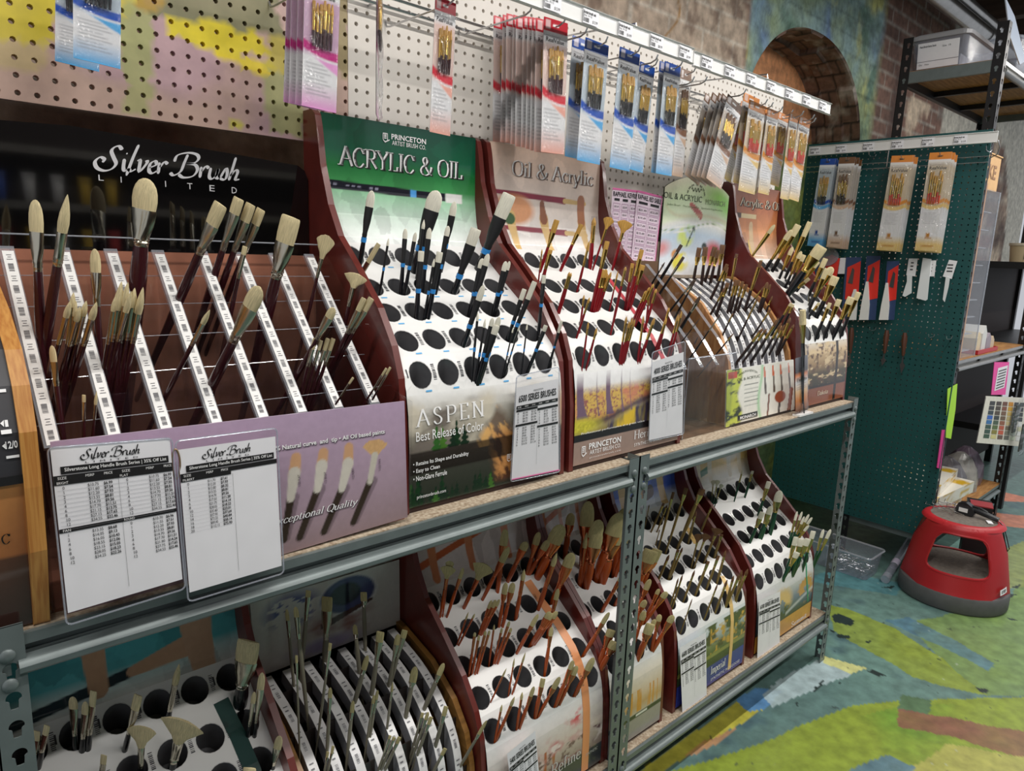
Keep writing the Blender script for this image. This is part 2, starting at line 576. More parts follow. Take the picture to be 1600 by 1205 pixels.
M_ply2 = mat('pine', S(200, 150, 98), .5, alt=S(166, 112, 66), nscale=12, stretch=(6, 6, 1))
M_silver = mat('silver_plastic', S(205, 205, 210), .22, .55)
VC_print = vcmat('glossy_print', .22, .35, .05, 90)
VC_matte = vcmat('matte_print', .5, 0, .08, 60)
VC_floor = vcmat('painted_floor', .42, .12, .3, 22, .15)
VC_wall = vcmat('painted_brick', .8, 0, .35, 26, .6)
VC_peg = vcmat('painted_hardboard', .45, 0, .14, 30)


def mbpaint(mb, fn):
    A = np.array(mb.v)
    mb.c = [tuple(c) for c in np.clip(fn(A[:, 0], A[:, 1], A[:, 2]), 0, 1)]
    mb.hascol = True


# ------------------------------------------------------------------ floor
def floorpaint(X, Y):
    n = fbm(X * 3, Y * 3, 11); n2 = fbm(X * 9, Y * 9, 21)
    wx = X + .05 * (fbm(X * 6, Y * 6, 31) - .5); wy = Y + .05 * (fbm(X * 6, Y * 6, 37) - .5)
    A = blank(X, C3(94, 124, 120))
    A = ov(A, (n - .42) * 4, C3(106, 140, 132))
    A = ov(A, (n2 - .55) * 4, C3(76, 104, 112))

    def P(pts, col, soft=.0):
        nonlocal A
        w = [tuple(on(a, b, 2, 0)[:2]) for a, b in pts]
        m = polymask(wx if soft else X + .012 * (n2 - .5), wy if soft else Y + .012 * (n2 - .5), w)
        A = ov(A, m * (1 - soft * n2), col)
    lime = C3(138, 156, 56); lime2 = C3(122, 150, 82)
    P([(1420, 975), (1480, 962), (1560, 950), (1640, 850), (1700, 1085), (1547, 1090), (1470, 1033)], lime2, .3)
    P([(1298, 945), (1325, 952), (1400, 985), (1470, 1030), (1547, 1090), (1430, 1060), (1345, 1012), (1298, 985)], lime, .25)
    P([(1380, 970), (1420, 965), (1490, 1000), (1560, 1040), (1540, 1048), (1470, 1012)], C3(84, 126, 146), .5)
    P([(1560, 860), (1700, 800), (1700, 900), (1570, 920)], C3(150, 160, 90), .5)
    P([(900, 1400), (960, 1230), (1100, 1190), (1200, 1158), (1288, 1118), (1335, 1104), (1404, 1095), (1547, 1091), (1700, 1085), (1700, 1400)], lime)
    A = ov(A, polymask(wx, wy, [tuple(on(a, b, 2, 0)[:2]) for a, b in [(900, 1400), (1200, 1170), (1404, 1105), (1600, 1100), (1700, 1400)]]) * (n - .45) * 4, C3(112, 150, 52))
    P([(1402, 1110), (1408, 1085), (1456, 1095), (1452, 1118)], C3(86, 116, 84))
    P([(1402, 1108), (1450, 1116), (1620, 1150), (1640, 1200), (1480, 1152), (1402, 1136)], C3(136, 84, 74), .35)
    P([(1410, 1210), (1480, 1166), (1620, 1190), (1640, 1400), (1380, 1400)], C3(176, 172, 92), .35)
    P([(1330, 1205), (1390, 1180), (1430, 1200), (1400, 1240), (1330, 1260)], C3(84, 120, 146), .3)
    # strip along the shelving
    P([(930, 1300), (1010, 1195), (1070, 1155), (1160, 1090), (1205, 1100), (1130, 1146), (1085, 1172), (1040, 1205), (980, 1280)], C3(184, 178, 70))
    P([(1060, 1180), (1090, 1160), (1150, 1135), (1130, 1152), (1085, 1176)], C3(196, 140, 92), .5)
    P([(1150, 1095), (1180, 1075), (1225, 1080), (1195, 1108), (1168, 1112)], C3(92, 140, 186))
    P([(1190, 1085), (1230, 1050), (1283, 1030), (1350, 1046), (1320, 1058), (1250, 1084), (1205, 1104)], C3(176, 196, 200), .3)
    P([(1288, 1026), (1356, 1045), (1330, 1054), (1286, 1036)], C3(206, 208, 140))
    P([(1255, 905), (1300, 890), (1420, 915), (1400, 930), (1300, 915)], C3(84, 138, 146), .3)
    P([(1560, 770), (1610, 768), (1620, 785), (1565, 784)], C3(226, 136, 100), .2)
    P([(1548, 800), (1600, 806), (1640, 830), (1560, 822)], C3(206, 130, 100), .3)
    chips = [[(1300, 962), (1310, 959), (1336, 970), (1330, 978), (1303, 972)], [(1306, 990), (1328, 993), (1325, 998), (1308, 996)],
             [(1296, 984), (1304, 985), (1302, 989)], [(1350, 1002), (1360, 1001), (1358, 1006)], [(1526, 1075), (1546, 1078), (1542, 1084), (1530, 1082)],
             [(1356, 1050), (1366, 1047), (1384, 1056), (1372, 1057)], [(1465, 1028), (1470, 1032), (1462, 1031)], [(1376, 918), (1397, 915), (1395, 920)],
             [(1270, 1078), (1288, 1062), (1284, 1072), (1272, 1082)], [(1242, 1100), (1249, 1097), (1246, 1104)], [(1309, 1068), (1316, 1066), (1312, 1071)],
             [(1580, 918), (1598, 912), (1590, 920)], [(1568, 927), (1590, 930), (1580, 934)], [(1572, 964), (1592, 970), (1580, 970)]]
    for q in chips:
        P(q, C3(40, 54, 52))
    A = ov(A, (fbm(X * 26, Y * 26, 71) > .80) * .7, C3(52, 62, 60))
    A = ov(A, (fbm(X * 33, Y * 33, 77) > .81) * .5, C3(180, 190, 180))
    return A * 1.0


mb = MB()
fx0, fx1, fy0, fy1 = .9, 5.4, -.95, .95
mb.grid(lambda u, v: (fx0 + (fx1 - fx0) * u, fy0 + (fy1 - fy0) * v, 0), 620, 262, 0,
        lambda U, V: floorpaint(fx0 + (fx1 - fx0) * U, fy0 + (fy1 - fy0) * V))
fc = C3(96, 128, 120)
for a, b, c, d in ((-2.5, -4, fx0, 1.6), (fx1, -4, 8, 1.6), (fx0, -4, fx1, fy0), (fx0, fy1, fx1, 1.6)):
    mb.quad((a, b, 0), (c, b, 0), (c, d, 0), (a, d, 0), 0, tuple(fc))
struct(mb.build('floor', VC_floor))

# ------------------------------------------------------------------ back wall with arch
WY = .86


def wallpaint(X, Y, Z):
    n = fbm(X * 4, Z * 4, 5); n2 = fbm(X * 12, Z * 12, 9); n3 = fbm(X * 2.2, Z * 2.2, 15)
    bh, bw = .088, .235
    row = np.floor(Z / bh); bx = X / bw + .5 * (row % 2)
    fz = Z / bh - row; fx = bx - np.floor(bx)
    mort = ((fz < .14) | (fx < .06)).astype(float)
    rnd = vnoise(np.floor(bx) * 7.7 + .5, row * 3.3 + .5, 3)
    A = blank(X, C3(112, 84, 72)) * (.7 + .6 * rnd)[..., None]
    A = ov(A, mort, C3(142, 132, 122))
    left = np.clip((2.95 - X) / .05, 0, 1)
    A = ov(A, np.clip((n3 - .36) * 9, 0, 1) * left * .95, C3(176, 158, 140))
    A = ov(A, mort * left * .8, C3(196, 186, 172))
    A = ov(A, np.clip((n2 - .47) * 7, 0, 1) * left * .75, C3(104, 84, 72))
    crack = np.clip(1 - np.abs(X - 2.36 - .05 * np.sin(Z * 19) - .12 * (Z - 2.3)) / .012, 0, 1)
    A = ov(A, crack * (Z > 1.9), C3(150, 112, 64))
    # mural round the arch
    mm = np.clip((X - 2.93) / .03, 0, 1) * np.clip((4.42 + .12 * (n - .5) - X) / .1, 0, 1)
    mur = blank(X, C3(132, 158, 158))
    qx, qz = X + .25 * fbm(X * 3, Z * 3, 43), Z + .25 * fbm(X * 3 + 7, Z * 3, 45)
    mur = ov(mur, (fbm(qx * 3 + 1, qz * 2.6, 41) - .45) * 6 * .8, C3(142, 158, 118))
    mur = ov(mur, (fbm(qx * 4 + 5, qz * 3.4, 47) - .5) * 6 * .8, C3(104, 130, 166))
    mur = ov(mur, (fbm(qx * 5 + 2, qz * 4, 53) - .55) * 8 * .8, C3(176, 178, 112))
    mur = ov(mur, (fbm(qx * 7 + 9, qz * 5, 59) - .56) * 8 * .8, C3(96, 124, 110))
    A = ov(A, mm, mur * (1 - .35 * mort * .6)[..., None])
    # soot and bare plaster behind the black shelving
    rt = np.clip((X - 4.5) / .15, 0, 1)
    A = ov(A, rt * np.clip((n - .44) * 6, 0, 1) * (Z < 2.5), C3(190, 172, 150))
    A = ov(A, rt * np.clip((n3 - .5) * 6, 0, 1), C3(70, 52, 46))
    far = (X > 5.5) * 1.
    A = ov(A, far * (((X - 6.6) / .9) ** 2 + ((Z - 1.6) / .95) ** 2 > 1), C3(176, 172, 160))
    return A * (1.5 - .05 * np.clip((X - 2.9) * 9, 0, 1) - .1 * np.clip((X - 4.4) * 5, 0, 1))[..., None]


AX0, AX1, AZS, AZT = 2.95, 4.24, 2.06, 2.585


def archz(x):
    t = (x - (AX0 + AX1) / 2) / ((AX1 - AX0) / 2)
    return AZS + (AZT - AZS) * math.sqrt(max(0, 1 - abs(t) ** 2.2))


mb = MB()


def wp(x0, x1, z0, z1, nu, nv):
    mb.grid(lambda u, v: (x0 + (x1 - x0) * u, WY, z0 + (z1 - z0) * v), nu, nv, 0)


wp(-2.5, 1.6, 0, 3.3, 30, 60); wp(1.6, AX0, 1.6, 3.3, 110, 140); wp(1.6, AX0, 0, 1.6, 30, 30)
wp(AX1, 5.4, 0, 3.3, 90, 200); wp(5.4, 8, 0, 3.3, 60, 60)
mb.grid(lambda u, v: (AX0 + (AX1 - AX0) * u, WY, archz(AX0 + (AX1 - AX0) * u) * (1 - v) + 3.3 * v), 100, 70, 0)
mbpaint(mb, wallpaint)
k0 = len(mb.v)


# the reveal of the arch: courses of broken brick
def reveal(u, v):
    t = u * 2 - 1
    a = PI * (1 - u)
    x = (AX0 + AX1) / 2 + (AX1 - AX0) / 2 * math.copysign(abs(math.cos(a)) ** .9, math.cos(a))
    z = archz(x)
    r = .03 * (float(vnoise(np.array([math.floor(u * 17) * 2.3 + .4]), np.array([math.floor(v * 3) * 1.7 + .4]), 61)[0]) - .3) * (v > .02)
    return (x + (-.6 if x > 3.6 else .6) * r, WY + .30 * v, z - r)


def revcol(U, V):
    n = fbm(U * 18, V * 4, 63)
    A = blank(U, C3(128, 100, 86))
    A = ov(A, ((U * 17) % 1 < .14) * 1., C3(66, 56, 50))
    A = ov(A, ((V * 3 + (.5 * np.floor(U * 17)) % 2) % 1 < .06) * 1., C3(70, 60, 54))
    A = ov(A, (n - .52) * 7, C3(176, 166, 156))
    return A * 1.2


mb.grid(reveal, 120, 30, 0, revcol)
for xx, q in ((AX0, 1), (AX1, -1)):
    mb.grid(lambda u, v: (xx, WY + .30 * u, AZS * v), 6, 30, 0, lambda U, V: blank(U, C3(150, 166, 104)) * (.7 + .6 * fbm(U * 3, V * 12, 67))[..., None])
struct(mb.build('wall_back', VC_wall))


def bayback(U, V):
    X = AX0 + (AX1 - AX0) * U; Z = 2.7 * V
    A = blank(U, C3(186, 130, 90)) * 1.5
    k = np.floor(Z / .14)
    A = A * (.65 + .6 * vnoise(k * 3.1, k * 1.7, 81))[..., None]
    A = ov(A, fbm(X * 3, Z * 30, 83) - .5, C3(96, 62, 42))
    A = ov(A, (Z % .14 < .01) * 1., C3(40, 26, 20))
    low = np.clip((2.16 + .03 * np.sin(X * 9) - Z) / .02, 0, 1)
    return ov(A, low, ov(blank(U, C3(146, 160, 84)), (fbm(X * 5, Z * 6, 87) - .45) * 6, C3(116, 146, 100)))


mb = MB()
mb.grid(lambda u, v: (AX0 - .02 + (AX1 - AX0 + .04) * u, WY + .28, 2.7 * v), 60, 130, 0, bayback)
struct(mb.build('wall_arch_infill', VC_wall))

# ceiling
mb = MB()
mb.box(-2.5, -4, 3.3, 8, 1.6, 3.34)
for x in np.arange(-2, 8, .6):
    mb.box(x, -4, 3.12, x + .09, .85, 3.3)
struct(mb.build('ceiling', mat('dark_timber', S(92, 74, 62), .8, noise=.4, nscale=8, stretch=(1, .2, 4))))

# ------------------------------------------------------------------ pegboards
def pegboard(name, label, umin, umax, vmin, vmax, pu, pv, fmap, m, nrm, paint=None, n=8, r=.0044, pitch=.0254, back=.005):
    mb = MB()
    us = np.arange(pu + math.ceil((umin + r - pu) / pitch) * pitch, umax - r, pitch)
    vs = np.arange(pv + math.ceil((vmin + r - pv) / pitch) * pitch, vmax - r, pitch)
    ue = [umin] + [(a + b) / 2 for a, b in zip(us, us[1:])] + [umax]
    ve = [vmin] + [(a + b) / 2 for a, b in zip(vs, vs[1:])] + [vmax]
    for i, u in enumerate(us):
        for j, v in enumerate(vs):
            mb.holed(ue[i], ve[j], ue[i + 1], ve[j + 1], u, v, lambda t: r, fmap, 0, n, wall=nrm)
    q = np.array(nrm)
    c = [np.array(fmap(a, b)) for a, b in ((umin, vmin), (umax, vmin), (umax, vmax), (umin, vmax))]
    for k in range(4):
        a, b = c[k], c[(k + 1) % 4]
        mb.quad(a, b, b + q, a + q)
    if paint:
        mbpaint(mb, paint)
    return tag(mb.build(name, m), label, 'pegboard')


PY = .41


def pegpaint(X, Y, Z):
    n = fbm(X * 5, Z * 9, 101)
    A = blank(X, C3(196, 166, 152))
    A = ov(A, np.clip((n - .44) * 5, 0, 1) * .7, C3(186, 152, 166))
    # broad brushed yellow and green patches
    def P(pts, c, k=1.0):
        nonlocal A
        w = [(on(a, b, 1, PY)[0], on(a, b, 1, PY)[2]) for a, b in pts]
        wx = X + .05 * (fbm(X * 14, Z * 26, 103) - .5); wz = Z + .035 * (fbm(X * 14, Z * 26, 107) - .5)
        A = ov(A, polymask(wx, wz, w) * k * (.75 + .4 * n), c)
    P([(-40, -40), (215, -40), (205, 30), (90, 20), (80, 75), (-40, 60)], C3(214, 196, 40), .9)
    P([(-40, 60), (80, 70), (60, 120), (-40, 95)], C3(206, 188, 120), .6)
    P([(185, 0), (245, 0), (238, 185), (190, 175)], C3(168, 172, 108), .85)
    P([(240, -40), (430, -40), (440, 60), (360, 45), (240, 28)], C3(116, 120, 78), .9)
    P([(200, -20), (250, -20), (240, 20), (205, 18)], C3(176, 140, 40), .9)
    P([(265, 28), (330, 30), (410, 55), (415, 85), (330, 80), (270, 60)], C3(226, 206, 36), 1)
    P([(300, 70), (360, 85), (425, 100), (412, 125), (350, 100)], C3(232, 208, 30), 1)
    P([(420, 60), (480, 60), (475, 120), (415, 110)], C3(190, 176, 60), .9)
    P([(418, 110), (478, 115), (470, 215), (425, 205)], C3(172, 178, 112), .8)
    P([(350, 185), (390, 190), (385, 203), (355, 198)], C3(206, 200, 60), .9)
    P([(470, 0), (545, 0), (540, 120), (470, 80)], C3(150, 140, 84), .8)
    return A


px0 = on(27.9, 149, 1, PY)
pegboard('pegboard', 'painted pegboard streaked pink, yellow and olive above the black sign', -.35, .703, 1.652, 2.06, px0[0], px0[2] + .004,
         lambda u, v: (u, PY, v), VC_peg, (0, .016, 0), pegpaint)
pegboard('pegboard', 'white pegboard holding the rows of packaged brushes', .704, 2.475, 1.5, 2.06, px0[0], px0[2] + .004,
         lambda u, v: (u, PY, v), mat('white_hardboard', S(226, 220, 212), .5, noise=.05, nscale=12), (0, .016, 0))
# timber studs that carry the boards
for x in (-.2, .70, 1.6, 2.42):
    o = MB().box(x - .02, PY + .0165, 0, x + .02, PY + .06, 2.055).build('stud', mat('stud_timber', S(120, 84, 58), .7, noise=.3, nscale=10))
    o.name = 'timber_stud'
    tag(o, 'timber stud behind the pegboards', 'stud', 'timber studs behind the pegboards')

# green end panel
GX = 3.5
pegboard('pegboard', 'tall dark green pegboard on the end of the black shelving', .008, .80, .205, 2.03, .02, .215,
         lambda u, v: (GX, u, v), mat('green_hardboard', S(22, 78, 78), .5, noise=.12, nscale=9), (.006, 0, 0), None, 8, .0036)

# ------------------------------------------------------------------ grey rivet shelving
def keyhole(t):
    # head above, slot below
    c, s = math.cos(t), math.sin(t)
    return .0082 if s > -.45 else max(.0066, min(.0150, .0046 / max(abs(c), .22)))


def slit(t):
    return .0078 if math.sin(t) > -.5 else min(.015, .0035 / max(abs(math.cos(t)), .24))


def upright(parent, x, sx, y, sy, H, m, w=.036, pitch=.0381, name='upright'):
    """L-section post: corner at (x,y), flanges running sx along X and sy along Y"""
    mb = MB()
    zs = np.arange(.03, H - .02, pitch)
    ze = [0] + [(a + b) / 2 for a, b in zip(zs, zs[1:])] + [H]
    for j, z in enumerate(zs):
        a, b = sorted((x, x + sx * w))
        mb.holed(a, ze[j], b, ze[j + 1], (a + b) / 2 + sx * .002, z, keyhole, lambda u, v: (u, y, v), 0, 24, (0, sy * .002, 0))
        a, b = sorted((y, y + sy * w))
        mb.holed(a, ze[j], b, ze[j + 1], (a + b) / 2 + sy * .002, z, keyhole, lambda u, v: (x, u, v), 0, 24, (sx * .002, 0, 0))
    # inner skins
    mb.box(min(x, x + sx * w), y, H - .001, max(x, x + sx * w), y + sy * .002, H)
    for q in (0, w):
        mb.box(min(x, x + sx * .002) if q == 0 else x + sx * w, y, 0, max(x, x + sx * .002) if q == 0 else x + sx * w + .0001, y + sy * .002, H)
    return mb.build(name, m, parent)


def beam_x(parent, x0, x1, zt, y, sy, m, name='front_beam'):
    P = [(.004, 0), (.004, -.014), (.016, -.0165), (.018, -.027), (.002, -.029), (-.004, -.031), (-.008, -.037), (-.007, -.044), (-.001, -.049),
         (.014, -.05), (.02, -.048), (.02, 0)]
    mb = MB()
    mb.prism(P, lambda p: (x0, y + sy * p[0], zt - .002 + p[1]), lambda p: (x1, y + sy * p[0], zt - .002 + p[1]))
    return mb.build(name, m, parent, smooth=True)


def beam_y(parent, y0, y1, zt, x, sx, m, name='side_beam'):
    mb = MB(); mb.box(x, y0, zt - .05, x + sx * .018, y1, zt - .002)
    return mb.build(name, m, parent)


def rivets(parent, pts, m):
    for p in pts:
        mb = MB()
        mb.rings([[(p[0] + r * math.cos(k * PI / 6), p[1] - d, p[2] + r * math.sin(k * PI / 6)) for k in range(12)]
                  for r, d in ((.0085, 0), (.0085, .002), (.006, .0045), (.002, .005))][::1])
        mb.build('rivet', m, parent, smooth=True)


SHD = .40
Z1, Z2 = .985, .19
for i, (x0, lab) in enumerate(((0, 'grey steel shelving bay on the left carrying the lilac and green racks'),
                               (1.222, 'grey steel shelving bay on the right ending by the green pegboard'))):
    t = thing('shelving_unit', lab, 'shelving', (x0 + .61, SHD / 2, 0), 'grey steel shelving bays')
    x1 = x0 + 1.22
    for (x, sx) in ((x0, 1), (x1, -1)):
        for (y, sy) in ((0, 1), (SHD, -1)):
            upright(t, x, sx, y, sy, 1.0, M_steel)
    for zt in (Z1, Z2):
        beam_x(t, x0 + .028, x1 - .028, zt, 0, 1, M_steel)
        beam_x(t, x0 + .028, x1 - .028, zt, SHD, -1, M_steel, 'rear_beam')
        beam_y(t, .003, SHD - .003, zt, x0 + .003, 1, M_steel); beam_y(t, .003, SHD - .003, zt, x1 - .003, -1, M_steel)
        mb = MB(); mb.box(x0 + .006, .012, zt - .012, x1 - .006, SHD - .006, zt)
        mb.build('shelf_board', M_chip, t)
        for x in (x0 + .018, x1 - .018):
            rivets(t, [(x, 0, zt - .022), (x, 0, zt - .06)], M_steel)
# ------------------------------------------------------------------ countertop brush racks with a face of cups
FACE = [(.0, .012), (.002, .12), (.006, .18), (.013, .222), (.022, .248), (.042, .279), (.068, .303), (.127, .349), (.187, .391), (.26, .4465),
        (.289, .485), (.304, .53), (.312, .58), (.315, .718)]
PANEL = [(.0, .0), (.006, .145), (.018, .245), (.04, .30), (.085, .362), (.16, .43), (.225, .485), (.262, .543), (.292, .62), (.305, .69),
         (.312, .713), (.325, .722), (.36, .722), (.36, .0)]
_fy = np.array([p[0] for p in FACE]); _fz = np.array([p[1] for p in FACE])
_fs = np.concatenate([[0], np.cumsum(np.hypot(np.diff(_fy), np.diff(_fz)))])
ROWZ = [.4465, .391, .349, .303, .248]
ROWS_ = [float(np.interp(z, _fz, _fs)) for z in ROWZ]
SA = float(np.interp(.214, _fz, _fs)); SB = float(np.interp(.474, _fz, _fs)); STOP = float(_fs[-1])


def prism_panel(name, poly, x0, x1, y0, z0, m, parent, bev=.003):
    mb = MB()
    n = len(poly)
    mb.prism(poly, lambda p: (x0, y0 + p[0], z0 + p[1]), lambda p: (x1, y0 + p[0], z0 + p[1]))
    ob = mb.build(name, m, parent)
    if bev:
        md = ob.modifiers.new('bevel', 'BEVEL'); md.width = bev; md.segments = 2; md.limit_method = 'ANGLE'
    return ob


class Rack:
    def __init__(s, name, lab, short, x0, x1, y0, z0, cols, pitch, xc, header, front, bluetext=False, group='brush racks with cups'):
        s.x0, s.x1, s.y0, s.z0, s.short = x0, x1, y0, z0, short
        s.xc = [xc + (i - (cols - 1) / 2) * pitch for i in range(cols)]
        t = s.t = thing(name, lab, 'display rack', ((x0 + x1) / 2, y0 + .18, z0), group)
        w = .013
        prism_panel('side_panel', PANEL, x0 - w, x0, y0, z0, M_maroon, t)
        prism_panel('side_panel', PANEL, x1, x1 + w, y0, z0, M_maroon, t)
        mb = MB(); mb.box(x0, y0 + .345, z0, x1, y0 + .358, z0 + .715); mb.box(x0, y0 + .006, z0, x1, y0 + .35, z0 + .01)
        mb.build('carcass', mat('carcass_board', S(60, 40, 36), .6), t)
        # white face with holes
        mb = MB()
        ue = [x0] + [(a + b) / 2 for a, b in zip(s.xc, s.xc[1:])] + [x1]
        ra, rb = .0232 * pitch / .0615, .0256
        cyc = ROWS_[::-1]
        ve = [SA] + [(a + b) / 2 for a, b in zip(cyc, cyc[1:])] + [SB]
        for i, u in enumerate(s.xc):
            for j, v in enumerate(cyc):
                mb.holed(ue[i], ve[j], ue[i + 1], ve[j + 1], u, v, lambda q: ra * rb / math.hypot(rb * math.cos(q), ra * math.sin(q)) if True else 0, s.face, 0, 20)
                bx = u + ra + .0032
                if bx + .008 < x1:
                    barcode(mb, s.face_out, bx, v - .012, bx + .0068, v + .019, 1, 10)
                if bluetext:
                    mb.add([s.face_out(u + .005, v - rb - .007), s.face_out(u + .018, v - rb - .007), s.face_out(u + .018, v - rb - .004), s.face_out(u + .005, v - rb - .004)], [(0, 1, 2, 3)], 2)
                if j == 4 or i == 0:
                    mb.add([s.face_out(u - ra - .006, v - .004), s.face_out(u - ra - .003, v - .004), s.face_out(u - ra - .003, v + .012), s.face_out(u - ra - .006, v + .012)], [(0, 1, 2, 3)], 1)
        s.cup_panel = mb.build('cup_panel', [M_white, M_ink, M_blueink], t)
        # cups
        for j, v in enumerate(ROWS_):
            me = None
            c = np.array(s.face(0, v))
            ax = np.array([0, .40, -.915])
            for i, u in enumerate(s.xc):
                if me is None:
                    m2 = MB(); R = []
                    for d, k in ((-.0005, 1.0), (.012, 1.0), (.05, .93), (.07, .9)):
                        R.append([np.array(s.face(u + ra * 1.03 * k * math.cos(q), v + rb * 1.03 * k * math.sin(q))) + ax * d - np.array([u, 0, 0]) - np.array([0, c[1], c[2]])
                                  for q in [2 * PI * a / 20 for a in range(20)]])
                    m2.rings(R, 0, cap0=False)
                    ob = m2.build('cup', M_cup, t, smooth=True, local=True); me = ob.data
                else:
                    ob = bpy.data.objects.new('cup', me); COL.objects.link(ob); ob.parent = t
                ob.location = Vector((u, c[1], c[2])) - woff(t)
        # printed sign at the top and poster at the foot
        s.hd = MB(); s.hd.grid(lambda a, b: s.face(x0 + (x1 - x0) * a, SB + (STOP - SB) * b), 150, 100, 0, header)
        s.fr = MB(); s.fr.grid(lambda a, b: s.face(x0 + (x1 - x0) * a, SA * b), 170, 100, 0, front)

    def face(s, u, v):
        return (u, s.y0 + float(np.interp(v, _fs, _fy)), s.z0 + float(np.interp(v, _fs, _fz)))

    def face_out(s, u, v, e=.0008):
        p = s.face(u, v)
        return (p[0], p[1] - e * .8, p[2] + e * .5)

    def zmap(s, e=.0012):
        def f(x, z):
            return (x, s.y0 + float(np.interp(z - s.z0, _fz, _fy)) - e, z)
        return f

    def hit(s, px, py):
        d = ray(px, py); best = None
        for k in range(len(FACE) - 1):
            ya, za = FACE[k][0] + s.y0, FACE[k][1] + s.z0; yb, zb = FACE[k + 1][0] + s.y0, FACE[k + 1][1] + s.z0
            n0, n1 = zb - za, -(yb - ya)
            den = n0 * d[1] + n1 * d[2]
            t = ((ya - CO[1]) * n0 + (za - CO[2]) * n1) / den
            q = CO + t * d
            w = ((q[1] - ya) * (yb - ya) + (q[2] - za) * (zb - za)) / ((yb - ya) ** 2 + (zb - za) ** 2)
            if -.002 <= w <= 1.002 and t > 0 and (best is None or t < best[0]):
                best = (t, q)
        return None if best is None else best[1]

    def row(s, z):
        k = min(range(5), key=lambda i: abs(ROWZ[i] - .012 - (z - s.z0)))
        return ('top row', 'second row', 'third row', 'fourth row', 'bottom row')[k]

    def text(s, mb, gl, lb, lt, rb, mi):
        """fit lettering to three pixel corners read off the photograph, on the sign's own surface"""
        y = s.y0 + (.313 if mb is s.hd else .006)
        a, b, c = on(*lb, 1, y), on(*lt, 1, y), on(*rb, 1, y)
        letter(mb, gl, s.zmap(.0016), a[0], a[2], c[0], b[2], mi)

    def ribbon(s, pts, w, mi, mb):
        Q = []
        for p in pts:
            h = s.hit(*p)
            if h is not None:
                Q.append((h[0], float(np.interp(h[2] - s.z0, _fz, _fs))))
        Q = [q for a, b in zip(Q, Q[1:]) for q in [(a[0] + (b[0] - a[0]) * k / 6, a[1] + (b[1] - a[1]) * k / 6) for k in range(6)]] + [Q[-1]]
        V = []
        for k, q in enumerate(Q):
            d = np.array(Q[min(k + 1, len(Q) - 1)]) - np.array(Q[max(k - 1, 0)]); d = d / (np.linalg.norm(d) + 1e-9)
            V += [s.face_out(q[0] - d[1] * w, q[1] + d[0] * w), s.face_out(q[0] + d[1] * w, q[1] - d[0] * w)]
        mb.add(V, [(2 * k, 2 * k + 1, 2 * k + 3, 2 * k + 2) for k in range(len(Q) - 1)], mi, [(1, 1, 1)] * len(V))

    def done(s, mats):
        s.hd.build('header_sign', [VC_print] + mats, s.t)
        s.fr.build('front_poster', [VC_print] + mats, s.t)


W_ = S(245, 245, 245)
M_wt = mat('white_ink', W_, .4)


def shield(mb, f, x, z, w, h, mi):
    """small shield with a ribbon below, as on the brush company's signs"""
    P = [(0, 1), (1, 1), (1, .3), (.62, .12), (.0, .3)]
    mb.add([f(x + w * a, z + h * b) for a, b in [(0, 1), (.12, 1), (.12, .22), (0, .3)]], [(0, 1, 2, 3)], mi)
    mb.add([f(x + w * a, z + h * b) for a, b in [(.88, 1), (1, 1), (1, .34), (.88, .3)]], [(0, 1, 2, 3)], mi)
    mb.add([f(x + w * a, z + h * b) for a, b in [(0, .9), (1, .9), (1, 1), (0, 1)]], [(0, 1, 2, 3)], mi)
    mb.add([f(x + w * a, z + h * b) for a, b in [(0, .3), (.45, .05), (1.35, .32), (1.35, .42), (.45, .18), (0, .42)]], [(0, 1, 4, 5), (1, 2, 3, 4)], mi)
    for zz in (.5, .66, .8):
        mb.add([f(x + w * a, z + h * b) for a, b in [(.26, zz - .05), (.74, zz - .05), (.74, zz + .04), (.26, zz + .04)]], [(0, 1, 2, 3)], mi)


# ---- green header
def h_green(U, V):
    A = grad(V, [(0, C3(238, 242, 240)), (.2, C3(216, 234, 222)), (.42, C3(150, 204, 164)), (.5, C3(66, 150, 84)), (.62, C3(26, 118, 56)), (.74, C3(8, 92, 62)), (1, C3(2, 70, 52))])
    A = A * (1 + .32 * facets(U, V, 60, 3, .6) * np.clip(1.3 - abs(V - .5), .5, 1))[..., None]
    A = ov(A, rect(U, V + .03 * U, .0, .78, .44, .505), C3(20, 20, 34))
    A = ov(A, rect(U, V + .03 * U, .535, .575, .44, .505), C3(84, 164, 232))
    A = ov(A, rect(U, V + .03 * U, .78, .90, .43, .51), C3(236, 236, 232))
    for k in range(9):
        A = ov(A, rect(U, V + .03 * U, .03 + k * .035, .05 + k * .035, .468, .482) * (k not in (2, 6)), C3(150, 150, 170))
    return A


